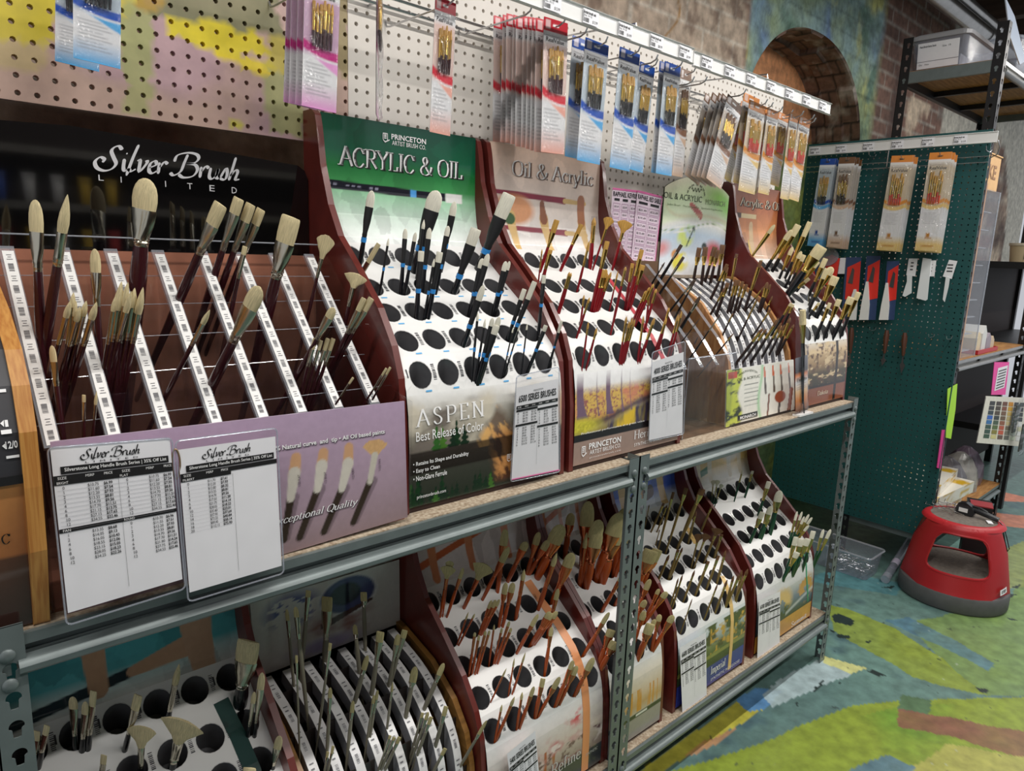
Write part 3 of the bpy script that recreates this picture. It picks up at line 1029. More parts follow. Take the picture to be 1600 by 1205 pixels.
def f_mount(U, V):
    n = fbm(U * 6, V * 4, 201); st = fbm(U * 26 + V * 9, V * 7, 205); fn = fbm(U * 50, V * 34, 209)
    A = grad(V, [(0, C3(40, 48, 38)), (.28, C3(62, 64, 56)), (.5, C3(112, 106, 94)), (.72, C3(170, 164, 150)), (.9, C3(216, 214, 208)), (1, C3(242, 242, 240))])
    A = ov(A, (n - .48) * 5 * (V > .5) * (1 - np.clip((V - .85) * 6, 0, 1)), C3(206, 198, 180))
    A = ov(A, (fbm(U * 5 + 3, V * 6, 203) - .54) * 7 * (V > .45) * (1 - np.clip((V - .8) * 6, 0, 1)), C3(120, 112, 104))
    cl = np.clip((.84 - 2.2 * np.abs(U - .53) - .25 * (n - .5) - V) * 9, 0, 1)
    A = ov(A, cl * (V > .42), ov(blank(U, C3(120, 104, 90)), (st - .48) * 9, C3(226, 178, 112)))
    cl2 = np.clip((.12 + .1 * (n - .5) - np.abs(U - .60 + .12 * (V - .3))) * 14, 0, 1) * np.clip((.62 - V) * 8, 0, 1) * np.clip((V - .02) * 20, 0, 1)
    A = ov(A, cl2, ov(blank(U, C3(92, 62, 46)), (st - .44) * 8, C3(206, 146, 86)))
    A = ov(A, np.clip((U - .66 - .1 * n) * 8, 0, 1) * np.clip((V - .45) * 5, 0, 1) * np.clip((.95 - V) * 5, 0, 1) * .7, C3(214, 160, 116))
    A = ov(A, np.clip((U - .70 - .12 * n) * 9, 0, 1) * np.clip((.46 - V) * 12, 0, 1), C3(30, 32, 42))
    for i in range(40):
        r = np.random.RandomState(i + 40); c = r.rand() * .5; h = .12 + r.rand() * .2; b = -.04 + r.rand() * .05 if i < 24 else .46 + r.rand() * .04
        if i >= 24 and (i % 3 or c > .36): continue
        k = np.clip((V - b) / h, 0, 1); w = .034 * (1 - k) * (.45 + .55 * np.abs(np.sin(k * 15)))
        A = ov(A, np.clip((w * (.6 + .9 * fn) - np.abs(U - c)) / .004, 0, 1) * (V > b) * (V < b + h), C3(50 + r.randint(40), 84 + r.randint(34), 44) if i % 4 == 0 else C3(28, 46 + r.randint(16), 34))
    A = ov(A, rect(U, V, 0, .66, .29, .49, .02) * .86, C3(32, 26, 24))
    return ov(A, rect(U, V, .66, 1, .29, .49, .02) * .5, C3(50, 30, 24))


r = aspen = Rack('brush_rack', 'cherry-sided brush rack with dark green header sign and mountain poster', 'green header rack', .615, 1.0, .045, Z1, 6, .0615, .805, h_green, f_mount, True)
W2 = penned('ACRYLIC & OIL', .15, .04)
for dx, mi in ((2.0, 2), (0, 1)):
    r.text(r.hd, W2, (527 + dx, 258 + dx * .6), (529 + dx, 226 + dx * .6), (722 + dx, 287 + dx * .6), mi)
r.text(r.hd, sans('PRINCETON', .02), (611.5, 217.5), (612.5, 209), (665.5, 226), 1)
r.text(r.hd, sans('ARTIST BRUSH CO.'), (612.5, 226.5), (613, 219.5), (665, 235), 1)
a = on(598, 223, 1, .358); shield(r.hd, r.zmap(.0016), a[0], a[2], .012, .02, 1)
r.text(r.fr, penned('ASPEN', .12, .035, track=.22), (648, 668), (652, 640), (755, 650), 1)
r.text(r.fr, sans('Best Release of Color'), (648, 690), (648, 675), (753, 672), 1)
r.text(r.fr, sans('\u2022 Retains Its Shape and Durability', .01), (642.5, 730), (642.5, 722), (729, 713), 1)
r.text(r.fr, sans('\u2022 Easy to Clean', .01), (642.5, 741), (642.5, 733), (684, 732), 1)
r.text(r.fr, sans('\u2022 Non-Glare Ferrule', .01), (642.5, 752), (642.5, 744), (695, 740), 1)
r.text(r.fr, sans('princetonbrush.com'), (648, 780), (648, 773), (693, 768), 1)
a = on(789, 722, 1, .05); shield(r.fr, r.zmap(.0016), a[0], a[2], .011, .017, 1)
r.done([M_wt, M_black])


# ---- tan header
def h_tan(U, V):
    A = grad(V, [(0, C3(246, 244, 242)), (.25, C3(246, 238, 232)), (.55, C3(244, 226, 212)), (1, C3(232, 200, 180))])
    A = A * (1 + .2 * facets(U, V, 40, 13, .6))[..., None]
    for v0 in (.2, .53):
        A = ov(A, seg(U, V, -.05, v0 + .03, .66, v0, .012, .02, .6), C3(142, 24, 54))
        A = ov(A, seg(U, V, .66, v0, .86, v0 - .008, .016, .012, .6), C3(226, 190, 120))
    A = ov(A, ell(U, V, .2, .4, .2, .17, .3) * .9, C3(226, 152, 94))
    for c, l, t in ((.17, .1, 1), (.46, .05, 2), (.82, .03, 0)):
        A = ov(A, seg(U, V, c + .03, -.05, c, .33, .018, .04, .6), C3(228, 190, 122))
        if t == 2:
            A = ov(A, seg(U, V, c, .33, c - .01, .48, .035, .02, .6), C3(150, 92, 62))
        if t == 0:
            A = ov(A, seg(U, V, c, .33, c, .55, .035, .035, .6), C3(176, 112, 72))
        if t == 1:
            A = ov(A, ell(U, V, c - .01, .31, .05, .06), C3(66, 100, 60))
    return A


def f_forest(U, V):
    n = fbm(U * 9, V * 6, 221); n2 = fbm(U * 80, V * 50, 225)
    A = grad(V, [(0, C3(150, 124, 112)), (.5, C3(190, 176, 140)), (.72, C3(210, 206, 196)), (.9, C3(232, 232, 232)), (1, C3(244, 244, 244))])
    # leaf carpet
    bank = np.clip((V - (.36 + .46 * U - .15 * n)) * 10, 0, 1) * np.clip((.86 - V) * 10, 0, 1) * np.clip((.78 - U) * 8, 0, 1)
    A = ov(A, bank, ov(ov(blank(U, C3(214, 176, 84)), (n2 - .5) * 8, C3(150, 92, 82)), (n - .55) * 6, C3(206, 130, 96)))
    water = np.clip((.42 + .5 * U - .12 * n - V) * 8, 0, 1) * (V > .28)
    A = ov(A, water, ov(ov(blank(U, C3(150, 134, 74)), (fbm(U * 16, V * 2, 229) - .48) * 7, C3(72, 62, 82)), (fbm(U * 13 + 4, V * 2, 233) - .54) * 8, C3(226, 190, 50)))
    dk = np.exp(-((V - (.40 + .44 * U - .1 * n)) / .045) ** 2)
    A = ov(A, dk * .85 * (U < .85), C3(52, 38, 62))
    for c, w in ((.06, .03), (.30, .022), (.2, .006), (.42, .008), (.5, .005)):
        A = ov(A, np.clip((w * (1 + .8 * np.exp(-(V - .5) * 12)) - np.abs(U - c - .02 * np.sin(V * 6))) / .006, 0, 1) * (V > .5) * np.clip((1.02 - V) * 5, 0, 1), C3(110, 84, 106))
    A = ov(A, ell(U, V, .05, .42, .22, .12, .6), C3(206, 196, 60) * (.6 + .8 * n2[..., None]))
    A = ov(A, np.clip((U - .78) * 7, 0, 1) * (V > .4) * .6, C3(146, 96, 100))
    A = ov(A, rect(U, V, -1, 2, .255, .335), C3(30, 24, 28))
    A = ov(A, rect(U, V, -1, 2, -1, .255), C3(158, 134, 122) * (1 + .25 * facets(U, V, 18, 7, .5))[..., None])
    return A


r = herit = Rack('brush_rack', 'cherry-sided brush rack with tan header sign full of red brushes', 'tan header rack', 1.042, 1.432, .045, Z1, 6, .0625, 1.236, h_tan, f_forest)
for dx, mi in ((1.6, 2), (0, 1)):
    r.text(r.hd, penned('Oil & Acrylic', .15, .04), (799 + dx, 281 + dx * .6), (801 + dx, 249 + dx * .6), (925 + dx, 300 + dx * .6), mi)
r.text(r.fr, sans('PRINCETON', .02), (916.5, 701.5), (916.5, 692), (966.5, 688), 1)
r.text(r.fr, sans('ARTIST BRUSH CO.'), (917.5, 709.5), (917.5, 703), (966, 697), 1)
r.text(r.fr, sans('princetonbrush.com', 0, 1.3), (917.5, 716), (917.5, 713), (966, 703), 1)
r.text(r.fr, penned('Heritage', .11, .04), (986.8, 689), (986.8, 673), (1030, 679), 1)
r.text(r.fr, sans('SYNTHETIC SABLE', 0, 1.2), (987, 697), (987, 692), (1030, 684), 1)
r.text(r.fr, sans('Professional performance at a great value'), (905, 680), (905, 676), (1004, 652), 1)
a = on(905, 715, 1, .05); shield(r.fr, r.zmap(.0016), a[0], a[2], .013, .026, 1)
r.ribbon([(946, 428), (985, 480), (1008, 512), (1025, 540), (1040, 572)], .0075, 3, r.fr)
r.done([M_wt, mat('shadow_brown', S(110, 80, 66), .4), mat('ribbon_red', S(196, 74, 84), .3)])


# ---- copper header
def h_copper(U, V):
    A = grad(V, [(0, C3(226, 200, 180)), (.4, C3(220, 150, 98)), (.7, C3(186, 112, 72)), (1, C3(136, 84, 60))])
    A = A * (1 + .45 * facets(U, V, 34, 23, .6))[..., None]
    A = ov(A, rect(U, V, .0, .2, .56, .63), C3(80, 60, 46)); A = ov(A, rect(U, V, .2, .52, .565, .625), C3(226, 206, 160))
    for c in (.12, .42):
        A = ov(A, seg(U, V, c, .1, c, .46, .045, .04, .6), C3(222, 192, 150))
    A = ov(A, seg(U, V, .36, .0, .36, .26, .03, .01, .6), C3(232, 196, 90))
    A = ov(A, rect(U, V, .0, .34, .16, .23), C3(80, 60, 54))
    return A


def f_rock(U, V):
    n = fbm(U * 18, V * 14, 241); n2 = fbm(U * 8, V * 20, 245)
    A = grad(V, [(0, C3(140, 78, 50)), (.27, C3(130, 76, 54)), (.28, C3(46, 42, 30)), (.5, C3(74, 66, 44)), (.64, C3(150, 122, 86)), (.85, C3(206, 178, 136)), (1, C3(222, 212, 196))])
    A = ov(A, (n - .5) * 6 * (V > .28), C3(90, 66, 48)); A = ov(A, (n2 - .56) * 8 * (V > .28), C3(214, 190, 150))
    A = ov(A, rect(U, V, -1, 2, .27, .31), C3(30, 24, 22))
    return ov(A, rect(U, V, .72, .78, 0, 1), C3(40, 34, 30))


r = dak = Rack('brush_rack', 'cherry-sided brush rack with copper brown header sign and rock poster', 'copper header rack', 2.108, 2.42, .045, Z1, 5, .0615, 2.262, h_copper, f_rock)
for dx, mi in ((1.2, 2), (0, 1)):
    r.text(r.hd, penned('Acrylic & Oil', .15, .04), (1154.5 + dx, 325 + dx * .6), (1156 + dx, 307 + dx * .6), (1219 + dx, 337 + dx * .6), mi)
r.text(r.fr, penned('Dakota', .13, .05), (1273.8, 618), (1273.8, 611), (1290, 614), 1)
r.done([mat('cream_ink', S(222, 206, 184), .4), M_black])


# ---- lower shelf: teal header
def h_teal(U, V):
    A = grad(V, [(0, C3(206, 206, 202)), (.12, C3(180, 206, 204)), (.2, C3(84, 166, 172)), (1, C3(56, 140, 152))])
    A = A * (1 + .55 * facets(U, V, 46, 33, .6))[..., None]
    A = ov(A, seg(U, V, .0, .04, .5, .14, .022, .022, .6), C3(30, 50, 58))
    A = ov(A, seg(U, V, .5, .14, .78, .2, .022, .05, .6), C3(196, 158, 128))
    A = ov(A, seg(U, V, .36, .1, .34, 1.1, .04, .07, .6), C3(196, 156, 124))
    A = ov(A, seg(U, V, .82, -.1, .78, 1.1, .05, .12, .6), C3(196, 160, 132))
    A = ov(A, seg(U, V, .02, .45, .14, 1.1, .03, .1, .6), C3(206, 150, 100))
    return A


def f_teal(U, V):
    A = blank(U, C3(200, 196, 190))
    return ov(A, (fbm(U * 5, V * 4, 251) - .45) * 5 * (V < .7), C3(80, 140, 146))


r = teal = Rack('brush_rack', 'cherry-sided brush rack with teal header sign on lower shelf behind left post', 'teal header rack', .03, .408, .03, Z2, 6, .0635, .217, h_teal, f_teal)
r.ribbon([(345, 1095), (372, 1150), (395, 1205), (410, 1260)], .014, 1, r.fr)
r.done([mat('ribbon_green', S(26, 66, 62), .3)])


# ---- pink-orange header
def h_rose(U, V):
    A = grad(V, [(0, C3(226, 220, 218)), (.4, C3(218, 204, 202)), (1, C3(176, 150, 152))])
    A = A * (1 + .35 * facets(U, V, 34, 43, .6))[..., None]
    A = ov(A, seg(U, V, .0, .18, .9, .5, .022, .022, .6), C3(206, 106, 62))
    for c, d in ((.16, .2), (.46, .42), (.78, .9)):
        A = ov(A, seg(U, V, c + .02, .05, c - .02, 1.1, .028, .04, .6), C3(220, 140, 96))
    A = ov(A, seg(U, V, .62, .6, .6, 1.1, .05, .05, .6), C3(120, 86, 70))
    return A


def f_rose(U, V):
    n = fbm(U * 5, V * 3, 261); st = fbm(U * 30, V * 2, 265)
    A = grad(V, [(0, C3(70, 62, 62)), (.26, C3(150, 130, 120)), (.6, C3(214, 198, 186)), (1, C3(236, 234, 232))])
    A = ov(A, (st - .52) * 8 * (V < .6) * (U < .55), C3(170, 96, 52))
    w1 = fbm(U * 9, V * 7, 267); w2 = fbm(U * 24, V * 18, 269)
    A = ov(A, ell(U, V, .62, .5, .3, .34, .8) * np.clip((w1 - .40) * 5, 0, 1), C3(196, 100, 112))
    A = ov(A, ell(U, V, .75, .8, .13, .14, .8) * np.clip((w2 - .35) * 5, 0, 1), C3(214, 90, 104))
    A = ov(A, np.clip((w1 - .5) * 6, 0, 1) * (V < .62), C3(228, 214, 206)); A = ov(A, np.clip((w2 - .54) * 8, 0, 1) * (V < .55) * (V > .27), C3(120, 92, 92))
    A = ov(A, rect(U, V, -1, 2, -1, .27), C3(64, 66, 70))
    return A


r = refi = Rack('brush_rack', 'cherry-sided brush rack with rose header sign packed with orange brushes', 'rose header rack', .815, 1.19, .03, Z2, 6, .0635, 1.0, h_rose, f_rose)
r.ribbon([(824, 908), (846, 940), (870, 972), (893, 1010), (905, 1040), (914, 1080), (916, 1140), (913, 1205), (911, 1240)], .0125, 2, r.fr)
r.text(r.fr, penned('Refine', .13, .05), (858, 1212), (858, 1194), (903, 1199), 1)
r.text(r.fr, sans('SYNTHETIC'), (912, 1180), (912, 1176), (930, 1170), 1)
r.done([mat('pale_ink', S(200, 198, 194), .4), mat('ribbon_orange', S(232, 156, 104), .3)])


# ---- narrow rack between
def f_wheat(U, V):
    st = fbm(U * 34, V * 2.2, 271)
    A = grad(V, [(0, C3(150, 146, 140)), (.27, C3(156, 150, 142)), (.28, C3(190, 186, 176)), (.45, C3(196, 160, 110)), (.7, C3(222, 206, 180)), (1, C3(232, 230, 226))])
    A = ov(A, np.clip((st - .45) * 7, 0, 1) * (V > .34) * (V < .66), C3(206, 146, 62))
    A = ov(A, rect(U, V, -1, 2, .27, .33), C3(44, 52, 42))
    return ov(A, rect(U, V, .5, .72, .288, .314), C3(220, 220, 210))


r = nar = Rack('brush_rack', 'narrow cherry-sided rack of big orange brushes behind the middle posts', 'narrow middle rack', 1.2175, 1.437, .03, Z2, 4, .054, 1.322,
               lambda U, V: ov(h_rose(U, V), V * .8, C3(70, 50, 50)), f_wheat)
r.done([])


# ---- blue header
def h_blue(U, V):
    A = grad(V, [(0, C3(226, 228, 232)), (.1, C3(200, 208, 226)), (.22, C3(70, 104, 210)), (1, C3(36, 66, 190))])
    A = A * (1 + .5 * facets(U, V, 34, 53, .6))[..., None]
    for c in (.2, .74):
        A = ov(A, seg(U, V, c + .06, -.1, c - .02, 1.1, .045, .05, .6), C3(222, 186, 128))
    A = ov(A, seg(U, V, .3, .12, .56, .2, .05, .05, .6), C3(206, 160, 104)); A = ov(A, seg(U, V, .56, .2, .62, .22, .05, .05, .6), C3(84, 62, 52))
    return A


def f_lake(U, V):
    n = fbm(U * 10, V * 8, 281)
    A = grad(V, [(0, C3(36, 44, 120)), (.3, C3(40, 50, 132)), (.31, C3(40, 52, 34)), (.5, C3(76, 92, 52)), (.62, C3(120, 132, 84)), (.8, C3(180, 196, 198)), (1, C3(226, 230, 232))])
    A = ov(A, np.clip((n - .44) * 7, 0, 1) * (V > .42) * (V < .95) * (U > .38), C3(74, 84, 46))
    A = ov(A, np.clip((fbm(U * 20, V * 16, 285) - .52) * 8, 0, 1) * (V > .5) * (V < .9) * (U > .45), C3(196, 160, 66))
    A = ov(A, rect(U, V, -1, 2, .44, .5) * .8, C3(150, 150, 80))
    A = ov(A, rect(U, V, -1, 2, -1, .31), C3(44, 54, 140))
    return A


r = imp = Rack('brush_rack', 'cherry-sided brush rack with bright blue header sign of olive brushes', 'blue header rack', 1.512, 1.872, .03, Z2, 6, .0605, 1.69, h_blue, f_lake)
r.ribbon([(1072, 822), (1087, 850)], .009, 2, r.fr)
r.ribbon([(1128, 900), (1140, 935), (1144, 970), (1142, 1010), (1139, 1046)], .009, 2, r.fr)
r.text(r.fr, penned('Imperial', .13, .05), (1107, 1056), (1107, 1042), (1129, 1045), 1)
r.text(r.fr, sans('SYNTHETIC MONGOOSE', 0, 1.2), (1107, 1063), (1107, 1059), (1151, 1039), 1)
r.done([M_wt, mat('ribbon_yellow', S(226, 190, 120), .3)])


# ---- yellow header
def h_yell(U, V):
    A = grad(V, [(0, C3(232, 232, 230)), (.12, C3(222, 218, 208)), (.28, C3(216, 184, 120)), (1, C3(206, 162, 84))])
    A = A * (1 + .35 * facets(U, V, 34, 63, .6))[..., None]
    A = ov(A, seg(U, V, .0, .16, .34, .26, .02, .03, .6), C3(46, 116, 84))
    for c in (.16, .34, .66, .84):
        A = ov(A, seg(U, V, c, .1, c + .04, 1.1, .03, .05, .6), C3(216, 206, 186))
    A = ov(A, ell(U, V, .72, .45, .2, .22, .4) * .8, C3(206, 208, 208))
    return A


def f_coast(U, V):
    n = fbm(U * 9, V * 7, 291)
    A = grad(V, [(0, C3(200, 146, 64)), (.28, C3(190, 136, 58)), (.29, C3(30, 34, 34)), (.4, C3(66, 86, 100)), (.6, C3(120, 130, 140)), (.85, C3(206, 206, 204)), (1, C3(232, 232, 230))])
    A = ov(A, ell(U, V, .42, .6, .22, .3, .4) * (n > .42), C3(220, 186, 116))
    A = ov(A, ell(U, V, .86, .62, .18, .3, .4) * (n > .46), C3(196, 146, 72))
    A = ov(A, ell(U, V, .45, .42, .16, .16, .5) * (n > .4), C3(56, 62, 46))
    A = ov(A, np.clip(.05 - np.abs(V - .36 - .4 * (U - .5)), 0, 1) * 16 * (U > .5) * (V > .29), C3(206, 210, 212))
    return ov(A, rect(U, V, -1, 2, -1, .28), C3(196, 142, 62) * (.85 + .4 * n[..., None]))


r = summ = Rack('brush_rack', 'cherry-sided brush rack with yellow header sign at right end of lower shelf', 'yellow header rack', 1.945, 2.338, .03, Z2, 6, .0635, 2.132, h_yell, f_coast)
r.ribbon([(1256, 866), (1260, 900), (1262, 940), (1261, 972)], .0045, 2, r.fr)
r.text(r.fr, penned('Summit', .12, .05), (1233, 979), (1233, 972), (1256, 967), 1)
r.done([M_wt, mat('ribbon_sea', S(60, 150, 106), .3)])
M_ink2 = mat('soft_grey_ink', S(120, 120, 124), .6)
# ------------------------------------------------------------------ helpers for flat sheets
def quadmap(TL, TR, BR, BL, yt, yb=None, off=0):
    """map (u right, v up) of a sheet whose corners the photograph shows at four pixels, hanging at depth yt (top) .. yb (bottom)"""
    yb = yt if yb is None else yb
    a, b, c, d = on(*TL, 1, yt), on(*TR, 1, yt), on(*BR, 1, yb), on(*BL, 1, yb)

    def f(u, v, e=0.0):
        p = (a * (1 - u) + b * u) * v + (d * (1 - u) + c * u) * (1 - v)
        return (p[0], p[1] - e - off, p[2])
    f.inv = lambda px, py: ((on(px, py, 1, (yt + yb) / 2)[0] - d[0]) / (c[0] - d[0]), (on(px, py, 1, (yt + yb) / 2)[2] - d[2]) / (a[2] - d[2]))
    return f


def hitprof(prof, px, py):
    d = ray(px, py); best = None
    for (ya, za), (yb, zb) in zip(prof, prof[1:]):
        n0, n1 = zb - za, -(yb - ya)
        den = n0 * d[1] + n1 * d[2]
        if abs(den) < 1e-9: continue
        t = ((ya - CO[1]) * n0 + (za - CO[2]) * n1) / den
        q = CO + t * d
        w = ((q[1] - ya) * (yb - ya) + (q[2] - za) * (zb - za)) / ((yb - ya) ** 2 + (zb - za) ** 2)
        if -.002 <= w <= 1.002 and t > 0 and (best is None or t < best[0]):
            best = (t, q)
    return None if best is None else best[1]


def extend(prof, a=.12, b=.12):
    p0, p1 = np.array(prof[0]), np.array(prof[1]); q0, q1 = np.array(prof[-1]), np.array(prof[-2])
    return [tuple(p0 + (p0 - p1) / np.linalg.norm(p0 - p1) * a)] + list(prof) + [tuple(q0 + (q0 - q1) / np.linalg.norm(q0 - q1) * b)]


rsn = random.Random(5)


def prices(n, lo=4.0, k=1.18):
    out = []; p = lo
    for i in range(n):
        out.append('$%.2f' % p); p *= k
    return out


def pricelist(label, title, f, sleeve=None, cols=2, blocks=((9, 7), (8, 10)), pink=False, group='laminated price lists', name='price_list', toplogo=False, fn=None, loops=True):
    """a printed sheet in a clear sleeve. f maps sheet (u,v,lift) to the place it hangs"""
    c = f(.5, .5)
    t = thing(name, label, 'price list', c, group)
    mb = MB()
    mb.grid(lambda u, v: f(u, v, .0004), 6, 8, 0)
    E = lambda u, v: f(u, v, .0012)
    E2 = lambda u, v: f(u, v, .0017)

    def R(x0, y0, x1, y1, mi=1):
        mb.add([E(x0, y0), E(x1, y0), E(x1, y1), E(x0, y1)], [(0, 1, 2, 3)], mi)
    if fn:
        fn(mb, E, E2, R)
    else:
        top = .80
        letter(mb, sans(title, .02), E, .06, .835, .94, .91, 1)
        letter(mb, sans('PRINCETON', .0), E, .4, .925, .62, .942, 1)
        R(.02, top - .035, .98, top)
        for k, s in enumerate(('SIZE', 'MSRP', 'OUR PRICE', 'SIZE', 'MSRP', 'OUR PRICE')):
            letter(mb, sans(s), E2, .04 + k * .16, top - .024, .12 + k * .16, top - .010, 2)
        R(.02, top - .065, .5, top - .042); R(.5, top - .09, .98, top - .067)
        R(.4985, .12, .5005, top)
        for ci, bl in enumerate(blocks):
            x = .02 + .48 * ci; y = top - .075 - .025 * ci
            for bi, n in enumerate(bl):
                h = .0285 * n
                letter(mb, sans('\n'.join(str(q) for q in range(n))), E, x + .03, y - h, x + .06, y, 1)
                letter(mb, sans('\n'.join(prices(n, 5 + ci * 2 + bi))), E, x + .15, y - h, x + .26, y, 1)
                letter(mb, sans('\n'.join(prices(n, 3.2 + ci + bi))), E, x + .34, y - h, x + .45, y, 1)
                y -= h + .012
                if bi < len(bl) - 1:
                    R(x, y - .022, x + .48, y); y -= .034
        if pink:
            mb.add([E2(0, 0), E2(1, 0), E2(1, .012), E2(0, .012)], [(0, 1, 2, 3)], 3)
    mb.build('printed_sheet', [M_paper, M_black, M_wt, mat('pink_edge', S(238, 120, 180), .5)], t)
    if sleeve:
        l, r_, b, tp = sleeve
        mb = MB()
        # rounded vinyl pocket, front and back skins welded round the rim
        P = []
        for cx, cy, a0 in ((1 + r_ - .05, 1 + tp - .03, 0), (-l + .05, 1 + tp - .03, 90), (-l + .05, -b + .03, 180), (1 + r_ - .05, -b + .03, 270)):
            for k in range(5):
                q = math.radians(a0 + k * 22.5); P.append((cx + .05 * math.cos(q), cy + .033 * math.sin(q)))
        n = len(P)
        for e, flip in ((.0026, 0), (-.0015, 1)):
            mb.add([f(u, v, e) for u, v in P], [tuple(range(n)) if not flip else tuple(range(n))[::-1]], 0)
        mb.build('sleeve', M_sleeve, t)
        mb = MB(); mb.tube([f(u, v, .0008) for u, v in P + P[:1]], .0012, 5)
        mb.build('sleeve_rim', M_acryedge, t, smooth=True)
    return t


# ------------------------------------------------------------------ clear tray rack with lilac front and black mirror sign
SLV = [(.085, 1.191), (.31, 1.4225)]
slx = [.0931, .163, .228, .297, .3668, .430, .4935, .5625]
t = slv = thing('brush_tray', 'clear acrylic brush tray with lilac front and glossy black sign behind', 'display rack', (.335, .2, Z1))


def slp(x, k, up=0.0):
    d = np.array([SLV[1][0] - SLV[0][0], SLV[1][1] - SLV[0][1]]); n = np.array([-d[1], d[0]]) / np.linalg.norm(d)
    p = np.array(SLV[0]) + d * k + n * up
    return (x, p[0], p[1])


for i, x in enumerate(slx):
    # divider sheet
    mb = MB(); P = [(.03, Z1 + .004), (.03, 1.17), SLV[0], SLV[1], (.345, 1.43), (.355, Z1 + .004)]
    mb.prism(P, lambda p: (x + .007, p[0], p[1]), lambda p: (x + .009, p[0], p[1]))
    mb.build('divider', M_acry, t)
    mb = MB(); hw = .0095
    A = [slp(x - hw, -.03, .001), slp(x + hw, -.03, .001), slp(x + hw, 1.03, .001), slp(x - hw, 1.03, .001)]
    A2 = [slp(x - hw, -.03, .007), slp(x + hw, -.03, .007), slp(x + hw, 1.03, .007), slp(x - hw, 1.03, .007)]
    mb.add(A + A2, [(4, 5, 6, 7), (0, 1, 5, 4), (1, 2, 6, 5), (2, 3, 7, 6), (3, 0, 4, 7)])
    ch = mb.build('label_channel', M_acryedge, t)
    mb = MB(); lw = .0072
    mb.add([slp(x - lw + .001, -.02, .0076), slp(x + lw + .001, -.02, .0076), slp(x + lw + .001, 1.0, .0076), slp(x - lw + .001, 1.0, .0076)], [(0, 1, 2, 3)], 0)
    F = lambda a, b: slp(x + .001 + a, b, .0081)
    for k in range(8):
        v = .0 + k * .125
        barcode(mb, F, -.0036, v + .004, .0030, v + .05, 1, 10)
        for q, w_ in ((.072, .0036), (.085, .0022), (.098, .003)):
            mb.add([F(-w_, v + q), F(w_, v + q), F(w_, v + q + .0035), F(-w_, v + q + .0035)], [(0, 1, 2, 3)], 1)
    mb.build('price_strip', [M_white, M_ink2], ch)
for k in (.88, .70, .51, .31, .09):
    p = slp(0, k)
    mb = MB(); mb.box(.075, p[1], Z1 + .005, .59, p[1] + .002, p[2] - .002); mb.build('cross_sheet', M_acry, t)
    mb = MB(); mb.tube([(.075, p[1] + .001, p[2] - .001), (.59, p[1] + .001, p[2] - .001)], .0006, 5); mb.build('sheet_edge', M_acryedge, t)
mb = MB(); mb.box(.07, .034, Z1, .598, .36, Z1 + .004); mb.box(.07, .355, Z1, .598, .36, 1.43)
mb.build('carcass', mat('smoked_brown', S(168, 112, 90), .3, noise=.45, nscale=9), t)
for x in (.068, .594):
    mb = MB(); P = [(.012, Z1), (.012, 1.2), (.07, 1.212), (.32, 1.452), (.36, 1.452), (.36, Z1)]
    mb.prism(P, lambda p: (x, p[0], p[1]), lambda p: (x + .003, p[0], p[1])); mb.build('side_panel', M_acry, t)
mb = MB(); mb.tube([(.07, .325, 1.452), (.596, .325, 1.452)], .0014, 6); mb.build('top_rail', M_acryedge, t)

lil = quadmap((78, 691), (632, 627), (637, 808), (105, 968), .022, .02)


def p_lil(U, V):
    n = fbm(U * 8, V * 4, 301)
    A = grad(V, [(0, C3(150, 128, 130)), (.35, C3(168, 146, 160)), (1, C3(184, 160, 186))])
    A = A * (.94 + .12 * n)[..., None]
    asp = .42
    for (tx, ty), (mx, my), (ex, ey), (hx, hy), k in (((466, 714), (463, 740), (456, 782), (444, 850), 's'), ((509, 706), (506, 728), (498, 768), (468, 848), 's'),
                                                      ((549, 698), (547, 725), (536, 768), (506, 840), 'f'), ((592, 694), (589, 716), (580, 757), (552, 826), 'n')):
        T, Mm, E_, H = [lil.inv(a, b) for a, b in ((tx, ty), (mx, my), (ex, ey), (hx, hy))]
        A = ov(A, seg(U, V, E_[0] + .012, E_[1], H[0] + .012, H[1], .016, .008, asp) * .5, C3(70, 56, 62))
        A = ov(A, seg(U, V, *E_, *H, .0125, .011, asp), C3(58, 48, 40))
        if k == 'n':
            th = np.arctan2((V - Mm[1]) * asp, U - Mm[0]); rr = np.hypot(U - Mm[0], (V - Mm[1]) * asp)
            A = ov(A, ((rr < .062) & (np.abs(th - 1.5) < .85)) * 1., C3(206, 166, 118) * (.8 + .35 * fbm(th * 16, rr * 2, 307))[..., None])
            A = ov(A, seg(U, V, Mm[0], Mm[1] + .02, *E_, .012, .01, asp), C3(196, 190, 176))
        else:
            A = ov(A, seg(U, V, *T, *Mm, .016, .019, asp), C3(202, 158, 120))
            A = ov(A, seg(U, V, *Mm, *E_, .0195, .012, asp), C3(206, 200, 188))
    return A


mb = MB(); mb.grid(lambda u, v: lil(u, v, .0), 200, 80, 0, p_lil)
mb.add([lil(0, 1), lil(1, 1), lil(1, 1, -.003), lil(0, 1, -.003)], [(0, 1, 2, 3)], 0, [tuple(C3(196, 178, 200))] * 4)


def txq(mb, fm, gl, lb, lt, rb, mi, e=.001):
    a, b, c = fm.inv(*lb), fm.inv(*lt), fm.inv(*rb)
    letter(mb, gl, lambda u, v: fm(u, v, e), a[0], a[1], c[0], b[1], mi)


